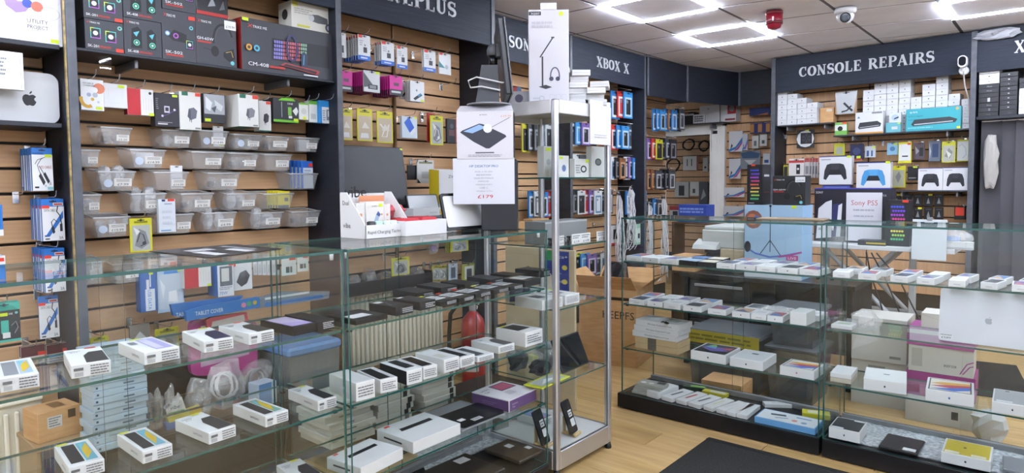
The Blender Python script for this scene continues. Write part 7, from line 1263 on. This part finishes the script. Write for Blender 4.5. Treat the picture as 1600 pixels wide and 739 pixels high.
# base deck
for k in range(4): prod('blister_pack', 'white round button blister pack, %s of four in the stack' % ('lowest', 'second', 'third', 'top')[k], 'pack', RC.w(-1.90+.006*k, -.04-.004*k, .0912+.0145*k), .08*(k % 2), .16, .014, .10, '#a9ada6/.3', top=[('o', .2, .4, .10, '#e9ebea'), ('o', .5, .4, .10, '#e9ebea'), ('r', .65, .5, .95, .9, '#33353a')])
sl = [(203, 468, 262, 485), (280, 485, 335, 502), (357, 502, 410, 518), (420, 518, 480, 537), (500, 537, 548, 552), (568, 552, 612, 566), (620, 566, 668, 580), (675, 580, 730, 592)]
for k, r in enumerate(sl):
    a, b = zq(r, *o2, s2)
    lieb(RC, 'slim_box', 'slim white accessory box, %s along the base deck' % ORDN[k], 'box', a, b, .0908, .20, .022+.014*(k == 0), '#e2e4e6', top=[('p', [(.3, .25), (.4, .75), (.6, .75), (.5, .25)], ('#33353a', '#44464a', '#c0392f', '#55575c', '#dcd9a8', '#d3d6da', '#dcdee0', '#dfe1e3')[k])])
for k, (x, y) in enumerate(((-1.58, .27), (-1.70, .275), (-1.22, .26))): prod('loose_pack', 'small %s pack lying behind the slim boxes' % ('yellow cable', 'dark green', 'white')[k], 'pack', RC.w(x, -y, .0908), .3*k, .14, .02, .05, ('#cfc83a', '#33463c', '#dfe1e2')[k], top=[('r', .3, .2, .9, .8, ('#d9dbd6', '#8ac05a', '#c9ccd0')[k])])
a, b = zq((762, 600, 1085, 675), *o2, s2); lieb(RC, 'tool_kit_box', 'pale blue and white tool kit box on the base deck', 'box', (1177, 661), (1272, 682), .0908, .15, .03, '#6fa8dc', top=[('r', .02, .04, .98, .96, '#e2e8ec'), ('p', [(.2, .5), (.45, .6), (.42, .75), (.18, .65)], '#3a4c5c'), ('l', [(.3, .3), (.5, .45)], .03, '#5d7a94'), ('o', .62, .35, .05, '#d08a6a'), ('o', .78, .3, .05, '#7fa0c0'), ('r', .6, .66, .85, .76, '#6f9ac0')])
prod('yellow_pack', 'crumpled yellow pack behind the tool kit box', 'pack', RC.w(-1.02, -.23, .0908), .3, .13, .025, .07, '#cfc832', top=[('r', .2, .2, .6, .8, '#dcdcc8')])
# right unit
o3, s3 = (1250, 330), 3.694
rrow([(170, 390, 270, 397), (322, 400, 430, 408), (506, 415, 610, 425), (660, 428, 765, 438), (845, 445, 945, 453), (1032, 458, 1130, 468), (1217, 472, 1320, 480)], *o3, s3, U, 'white phone box in the front row, right unit upper shelf, %s', dep=.13, mark=False)
rrow([(275, 358, 370, 365), (405, 370, 505, 378), (575, 386, 675, 394), (735, 398, 830, 406), (900, 410, 990, 418), (1085, 425, 1180, 434), (1260, 440, 1350, 448)], *o3, s3, U, 'white phone box in the rear row, right unit upper shelf, %s', back=.17, dep=.13, mark=False)
u0 = RC.at(1466, 530, -.06)[0]; W = .345; lp = empty('laptop', 'large silver laptop standing open backwards with an apple mark', 'laptop', RC.w(u0, -.05, M_), 0)
ld = obj('lid', MB().prism(rrect(0, 0, W, .224, .012, 4), 0, .006, 'silver_lid'), lp, (0, .012, .004), (math.radians(-8), 0, 0)); pr = MB(); front_print(pr, apple(.5, .46, .07, '#aeb1b8/.25', W/.224)+[('r', .01, .02, .15, .14, '#dcdee2'), ('t', .03, .045, .05, '£589', '#44464a', .10)]+lines(.02, .14, .10, .13, 1, '#77797e'), 0, W, 0, 0, .224); obj('logo', pr, ld)
obj('base', MB().cbox(0, W, .03, .24, .001, .012, 'silver_lid', .004), lp)
prod('small_box', 'small white box with print left of the laptop', 'box', RC.w(-.845, -.05, M_+.0006), -.05, .09, .018, .10, '#e2e4e5', top=[('r', .2, .3, .8, .7, '#b9cbb4')])
bagged('clear_bag', 'clear bag with a white box and red mark left of the laptop', 'bag', RC.w(-.72, -.16, M_+.0006), 0, .12, .11, .075, 411, '#e6e4e4', shape='brick')
o4, s4 = (1250, 480), 2.854
for k in range(2): prod('slim_box', 'slim white box at the joint end of the third shelf, %s' % ('lower', 'upper')[k], 'box', RC.w(-.845, -.05, B3+.0006+.022*k), .06, .09, .021, .16, ('#cfc6b4', '#e4e6e7')[k])
Q = lambda r: zq(r, *o4, s4)
pad_box('white tablet box with plain lid, right unit third shelf', *Q((265, 385, 460, 412)), .21, .052, [('r', .03, .03, .97, .97, '#e9ebec'), ('r', .45, .5, .6, .56, '#33353a')])
pad_box('white tablet box with rainbow stripes and blue corner, right unit', *Q((550, 428, 770, 462)), .21, .05, rb(), mk('#4a6fb0'))
pad_box('white tablet box with a grey tablet inside, at the right picture edge', *Q((850, 480, 1040, 512)), .21, .045, [('r', .04, .04, .96, .96, '#a9acb0'), ('r', .1, .08, .5, .16, '#e9eaec'), ('r', .3, .85, .4, .92, '#2c2d31')])
wrapsheet(RC, 'silvery bubble wrap sheet on the right counter base', [(1306, 686), (1600, 750), (1600, 712), (1330, 654)], .0908, 9)
pad_box('white tablet box with black lid and label on the bubble wrap', *Q((123, 585, 262, 615)), .17, .05, [('r', .04, .04, .96, .96, '#33353a'), ('r', .05, .05, .45, .16, '#dcdee0'), ('r', .6, .85, .95, .95, '#dcdee0')], z=.0995)
lieb(RC, 'laptop', 'closed black laptop with white label on the bubble wrap', 'laptop', *Q((347, 632, 522, 672)), .0995, .19, .014, '#2c2a2c/.3', top=apple(.5, .6, .05, '#101012', .8)+[('r', .6, .06, .93, .24, '#dfe1e3')], ch=.004)
pad_box('white box with a yellow tablet lid on the bubble wrap', *Q((628, 690, 850, 738)), .19, .045, [('r', .04, .04, .96, .96, '#cdb92e'), ('r', .06, .06, .36, .2, '#e4e2c8'), ('r', .6, .06, .9, .2, '#e4e2c8')]+apple(.45, .55, .07, '#55501c', 1.2), z=.0995)
lieb(RC, 'laptop', 'closed grey laptop at the lower right picture edge', 'laptop', *Q((905, 735, 1080, 770)), .0995, .16, .016, '#8d9095/.3', ch=.004)

# ================================================================== FAR LEFT WALL AND END WALL
CASE = [('#2f7fc8', '#dfe6ec'), ('#d8dadc', '#33353a'), ('#26272b', '#8d8f94'), ('#c8352f', '#e6e4e2'), ('#8a5a3c', '#c9a27a'), ('#3a8fd0', '#b9d4e8'), ('#e4e5e6', '#6a8fb0'), ('#4a4c52', '#c9cbd0'), ('#d0c92e', '#2c2d31'), ('#7a5aa0', '#d9cfe6')]
def case_row(F, where, px, out, n, cols, z0=None, sp=None):
    """phone-case packs hanging side by side, each one its own; px spans the whole row"""
    st = (px[2]-px[0])/n
    for k in range(n):
        c = CASE[cols[k % len(cols)]]
        hang(F, 'phone_case_pack', '%s %s phone case, %s, %s from left' % (NAME[c[0]], NAME[c[1]], where, ORDN[k] if k < 10 else 'last'), where+' case %d' % k, 'phone case', (px[0]+st*k, px[1]+(k % 3), px[0]+st*(k+1.35), px[3]-(k*2 % 3)), out+.02*(k % 3), c[0], [('r', .12, .06, .88, .80, c[1]), ('r', .25, .14, .75, .72, c[0] if k % 2 else '#2c2d31'), ('o', .38, .62, .10, '#8d8f94')], t=.012, hook=False)
    a = F.at(px[0], px[1], out)[0]; b, z = F.at(px[2], px[1]-1, out)
    r = obj('hook_bar', MB().tube([(0, 0, 0), (b-a, 0, 0)], .004, 'chrome', 6), None, F.w(a, out+.01, z), F.a); tag(r, 'chrome hook bar carrying the cases '+where, 'hook')
    for x in (0, b-a): obj('arm', MB().tube([(x, 0, 0), (x, out-.004, .004)], .003, 'chrome', 5), r)
NAME = {'#2f7fc8': 'blue', '#dfe6ec': 'pale', '#d8dadc': 'white', '#33353a': 'black', '#26272b': 'black', '#8d8f94': 'grey', '#c8352f': 'red', '#e6e4e2': 'white', '#8a5a3c': 'brown', '#c9a27a': 'tan', '#3a8fd0': 'sky blue', '#b9d4e8': 'pale blue', '#e4e5e6': 'white', '#6a8fb0': 'slate', '#4a4c52': 'charcoal', '#c9cbd0': 'silver', '#d0c92e': 'yellow', '#2c2d31': 'black', '#7a5aa0': 'violet', '#d9cfe6': 'lilac'}
for w_, px, o_, n, c in (('high beside the XBOX X divider', (955, 142, 985, 186), .16, 3, (0, 3, 5)), ('second row beside the XBOX X divider', (955, 195, 989, 234), .16, 4, (3, 0, 5, 7)), ('third row beside the XBOX X divider', (955, 245, 1003, 281), .16, 7, (6, 2, 4, 1, 9, 0, 8)), ('fourth row beside the XBOX X divider', (978, 298, 1007, 335), .14, 3, (0, 8, 5)),
    ('behind the cabinet top, near row', (816, 192, 862, 238), .12, 5, (8, 7, 2, 0, 1)), ('behind the cabinet top, far row', (890, 190, 948, 228), .14, 6, (1, 5, 9, 2, 0, 3)), ('behind the cabinet middle, near row', (826, 298, 872, 340), .12, 5, (0, 1, 0, 3, 5)), ('behind the cabinet middle, far row', (886, 296, 955, 336), .12, 8, (7, 2, 1, 3, 9, 6, 2, 7)), ('behind the cabinet shelf of watches', (884, 240, 950, 280), .10, 6, (2, 6, 7, 1, 2, 4)), ('low behind the tagged cabinet shelf', (897, 395, 950, 430), .10, 5, (8, 5, 9, 7, 6))):
    case_row(LB, w_, px, o_, n, c)
for w_, px, o_, n, c in (('under the slanting fascia, top row', (1020, 170, 1068, 205), .16, 8, (0, 0, 5, 0, 4, 0, 2, 7)), ('under the slanting fascia, second row', (1011, 216, 1055, 250), .16, 6, (9, 3, 8, 2, 7, 2)), ('under the slanting fascia, third row', (1011, 264, 1053, 297), .16, 6, (4, 4, 7, 2, 2, 7)), ('under the slanting fascia, lowest row', (1014, 310, 1034, 340), .14, 3, (2, 0, 7))):
    case_row(LB, w_, px, o_, n, c)
# bundles of white cables hanging over the far end
def cables(label, F, px, py0, py1, out, n, spread, seed):
    rd = random.Random(seed); u, z1 = F.at(px, py0, out); z0 = F.at(px, py1, out)[1]; o = empty('cable_bundle', label, 'cable bundle', F.w(u, out, z1), F.a)
    for k in range(n):
        x = rd.uniform(-spread, spread); e = z0-z1+rd.uniform(0, .15); q = lambda a: rd.uniform(-a, a)
        P = [(x*.15, 0, 0)]+[(x*(.35+.9*t)+q(.022), q(.02)-.015, e*t) for t in (.12, .28, .44, .6, .76, .9)]+[(x*1.1+q(.05), q(.02), e*rd.uniform(.82, 1))]
        obj('cable', MB().tube(P, .0036, ('#e6e7e9', '#d3d5d8', '#eeeff0')[k % 3], 5), o)
    obj('tie', MB().lathe([(.018, -.03), (.018, -.005)], '#33353a', 10), o); obj('peg_hook', MB().tube([(0, out-.013, .004), (0, 0, .004), (0, -.02, .014)], .003, 'chrome', 5), o)
    return o
cables('bundle of long white cables left of the right counters', LB, 966, 300, 440, .30, 18, .075, 1); cables('second bundle of white cables beside the counter corner', LB, 985, 292, 400, .28, 16, .07, 2); cables('third bundle of white cables behind the counter glass', LB, 1014, 316, 425, .30, 14, .06, 3); cables('farthest bundle of white cables under the slanting fascia', LB, 1036, 306, 445, .34, 18, .07, 4)
hang(LB, 'charger_box', 'white charger box with red base among the white cables', 'red base charger', 'charger pack', (955, 352, 968, 383), .26, '#e2e3e2', [('r', .25, .3, .7, .8, '#2c2d31'), ('r', 0, 0, 1, .12, '#c8352f')], slot=False)
hang(LB, 'earphone_pack', 'pale green earphone pack beside the white cables', 'pale green', 'pack', (990, 350, 1006, 382), .26, '#9fd0ae', [('r', .15, .1, .85, .8, '#dfeee2'), ('r', .4, .3, .6, .55, '#2c2d31')], slot=False)
# shelf and boxes above the doorway
ZH = BW.at(1110, 192, .16)[1]
tag(obj('wall_shelf', MB().cbox(0, .86, 0, .20, 0, .014, '#3a3634', .002).cbox(.2, .214, .02, .19, -.05, -.0005, '#6d7076', .001).cbox(.7, .714, .02, .19, -.05, -.0005, '#6d7076', .001), None, BW.w(-3.92, .215, ZH-.014), 0), 'dark shelf above the doorway carrying printer boxes', 'shelf')
bs_ = lambda lb, px, out, c, ops, d=.14: stand(BW, 'printer_box', lb, 'box', px, out, d, c, ops, z=ZH+.0006)
bs_('plain white box on the shelf above the doorway', (1093, 164, 1124, 191), .18, '#d9d7da', [('o', .45, .8, .03, '#55575c'), ('r', .42, 0, .43, 1, '#b9b7ba')]); bs_('white and red ink box on the shelf above the doorway', (1126, 158, 1150, 191), .18, '#d5d3d6', [('r', .45, .35, 1, 1, '#a83238'), ('o', .72, .6, .18, '#8d8f98'), ('r', .3, .05, .95, .14, '#8a3a40')])
bs_('white label box with printed lines on the shelf above the doorway', (1083, 177, 1101, 191), .205, '#dcdce0', lines(.1, .9, .15, .85, 3, '#55575c', .6, 2), .02); bs_('dark box with orange stripe at the left of the doorway shelf', (1070, 172, 1084, 191), .17, '#26272b', [('r', 0, .7, 1, .85, '#c9c9cc'), ('r', 0, .85, .4, .92, '#d0703c')])
He = lambda nm, lb, sh, cat, px, out, c, ops=(), **k: hang(BW, nm, lb, sh, cat, px, out, c, ops, **k)
ink = [('p', [(0, 0), (.5, .12), (1, .5), (1, .7), (.5, .25), (0, .12)], '#3a7fc0'), ('p', [(.3, 0), (.7, .1), (1, .4), (1, .5), (.6, .18)], '#c0507a'), ('p', [(.1, .1), (.3, .3), (.2, .4)], '#26272b')]
for k, (px, lb, c, ops) in enumerate((((1139, 205, 1160, 237), 'white ink bag with swirl right of the doorway, upper', '#dcdde0', ink), ((1160, 209, 1168, 235), 'second swirl ink bag tucked behind the upper one', '#c9d0da', ink), ((1139, 248, 1157, 279), 'white ink bag with swirl right of the doorway, middle', '#d9dadd', ink), ((1131, 293, 1163, 308), 'flat white ink bag below the middle one', '#dfe0e3', ink), ((1130, 322, 1162, 338), 'flat white ink bag just above the counter', '#d5d6da', ink),
    ((1157, 236, 1188, 264), 'grey crinkled bag on the end wall', '#8d9298/.25', [('p', [(0, .9), (.5, 1), (1, .85), (.9, .6), (.1, .6)], '#3f5a78'), ('p', [(.2, .5), (.5, .2), (.8, .5)], '#c9cdd0/.2')]), ((1175, 212, 1185, 232), 'small white gadget pack, left of two', '#dcdcd8', [('r', .3, .2, .7, .6, '#77797e')]), ((1187, 210, 1198, 228), 'small white gadget pack, right of two', '#dcdcd8', [('r', .3, .2, .7, .5, '#55575c')]), ((1192, 240, 1203, 264), 'leaning white blue card pack at the bay edge', '#d9dfe6', [('r', .2, .4, .8, .6, '#3a5a98')]),
    ((1172, 192, 1203, 208), 'navy and orange striped ticket packs', '#2f3a78', [('r', .0, .1, .2, .9, '#c98a4a'), ('r', .4, .1, .6, .9, '#c98a4a'), ('r', .8, .1, 1, .9, '#c98a4a')]), ((1171, 168, 1203, 180), 'navy blue pouch high on the end wall', '#28346e', [('p', [(.3, 0), (.9, .3), (.9, 0)], '#b06a4a')]))):
    He('hanging_pack', lb, ' '.join(lb.split()[:10]), 'pack', px, .12+.02*(k % 3), c, ops, hook=k not in (1, 10), slot=False, t=.02)
# goods in the back room, seen through the doorway
BR = Frame(0, 8.9, 0)
for k, (px, lb, c, ops) in enumerate((((1067, 244, 1090, 266), 'white pack with red edge and two plugs through the doorway', '#dcd9d8', [('r', .93, 0, 1, 1, '#a03236'), ('l', [(.3, .8), (.3, .3)], .06, '#26272b'), ('l', [(.6, .8), (.6, .3)], .06, '#26272b')]), ((1054, 284, 1076, 308), 'clear boxed black adapter through the doorway', '#b9b9b6', [('r', .3, .1, .7, .75, '#26272b')]), ((1078, 284, 1092, 306), 'white small pack through the doorway', '#d6d6d2', [('r', .3, .2, .6, .5, '#55575c')]), ((1092, 284, 1106, 320), 'dark clear bag through the doorway', '#5d6068', [('p', [(.2, .2), (.8, .4), (.5, .7)], '#b9bcc0/.2')]), ((1098, 246, 1106, 268), 'white cable pack near the door jamb', '#c9c7c2', [('o', .5, .3, .2, '#26272b')]), ((1046, 322, 1072, 338), 'red and white carton row low in the doorway, left', '#c9c6c4', [('r', 0, .6, 1, 1, '#a83238'), ('r', .2, .1, .5, .5, '#26272b')]), ((1075, 322, 1106, 338), 'red and white carton row low in the doorway, right', '#c9c6c4', [('r', 0, .7, 1, 1, '#a83238'), ('r', .5, .1, .8, .5, '#26272b')]))):
    hang(BR, 'hanging_pack', lb, 'x', 'pack', px, .12, c, ops, hook=False, slot=False, t=.03)
for k in range(3): tag(obj('black_cable', coil(MB(), (0, 0, 0), .09-.01*k, 3, '#232428', .008, k), None, BR.w(*(lambda a: (a[0], .10))(BR.at(1052+24*k, (258, 226, 228)[k], .1)), BR.at(1052+24*k, (258, 226, 228)[k], .1)[1]), 0), 'coiled black cable in the back room, %s' % ('lower', 'upper left', 'upper right')[k], 'cable')

# ================================================================== CEILING AND FASCIA FITTINGS
def on_ceiling(px, py): d = FWD+RGT*((px-PPX)/FPX)-UPV*((py-PPY)/FPX); return CAM+d*((CEIL-CAMZ)/d.z)
p = on_ceiling(1210, 18); al = empty('fire_sounder', 'red fire alarm sounder on the ceiling', 'alarm', (p.x, p.y, CEIL))
obj('base', MB().lathe([(.058, 0), (.058, -.02), (.052, -.024)][::-1], '#6e1422/.35', 24), al); obj('body', MB().lathe([(.018, -.125), (.042, -.115), (.056, -.075), (.056, -.0245)], '#8c1a2e/.3', 24), al); obj('label_band', MB().lathe([(.0565, -.09), (.0568, -.07)], '#5d101c/.35', 24), al)
pr = MB(); pr.add([(.0575*math.cos(t), .0575*math.sin(t), z) for z in (-.075, -.045) for t in (-1.5, -1.4, -1.3)], [(0, 1, 4, 3), (1, 2, 5, 4)], '#e6d9d9'); obj('mark', pr, al)
p = on_ceiling(1321, 14); dm = empty('dome_camera', 'white dome security camera on the ceiling', 'camera', (p.x, p.y, CEIL))
obj('base', MB().lathe([(.062, -.035), (.070, -.02), (.070, 0)], '#dcdcdf/.35', 24), dm); obj('ball', MB().lathe([(.005, -.105), (.03, -.098), (.05, -.075), (.058, -.045), (.055, -.0352)], '#d5d5d9/.3', 24), dm)
dx = Vector((-p.x, -p.y, -.6)).normalized(); le = obj('lens', MB().lathe([(.034, 0), (.034, .012), (.026, .016)], '#202329/.1', 20), dm, (dx.x*.042, dx.y*.042, -.065+dx.z*.03), dx.to_track_quat('Z', 'Y').to_euler())
obj('lens_ring', MB().lathe([(.018, .0165), (.018, .019)], '#3c4450/.08', 18), le)
u, z = RW.at(1505, 106, .04); sc_ = empty('fascia_camera', 'small white camera with a black eye on the CONSOLE REPAIRS fascia', 'camera', RW.w(u, 0, z), RW.a)
obj('mount', MB().lathe([(.028, -.03), (.036, -.018), (.036, 0)], '#d9d9dc/.4', 20, (0, -.02), 'y'), sc_); obj('head', MB().prism(rrect(-.032, .0, .032, .095, .030, 5), -.085, -.035, '#dfdfe2/.35'), sc_); obj('face', MB().prism(rrect(-.025, .012, .025, .086, .024, 5), -.088, -.0855, '#1a1d26/.1'), sc_); obj('arm', MB().tube([(0, -.03, -.02), (0, -.05, .02)], .012, '#d9d9dc', 8), sc_)
obj('cable', MB().tube([(0, -.028, -.03), (.012, -.02, -.15), (.03, .05, -.25), (.035, .10, -.42), (.06, .12, -.62)], .006, '#cfc9c4', 6), sc_)
u, z = RW.at(1560, 50, .02); tag(obj('plastic_sheet', crumple(.25, .05, .08, 77, '#a9aab2/.3', 18, 7, .5), None, RW.w(u, .03, CEIL-.095), RW.a), 'crumpled grey plastic sheet stuffed above the right hand fascia', 'plastic sheet')
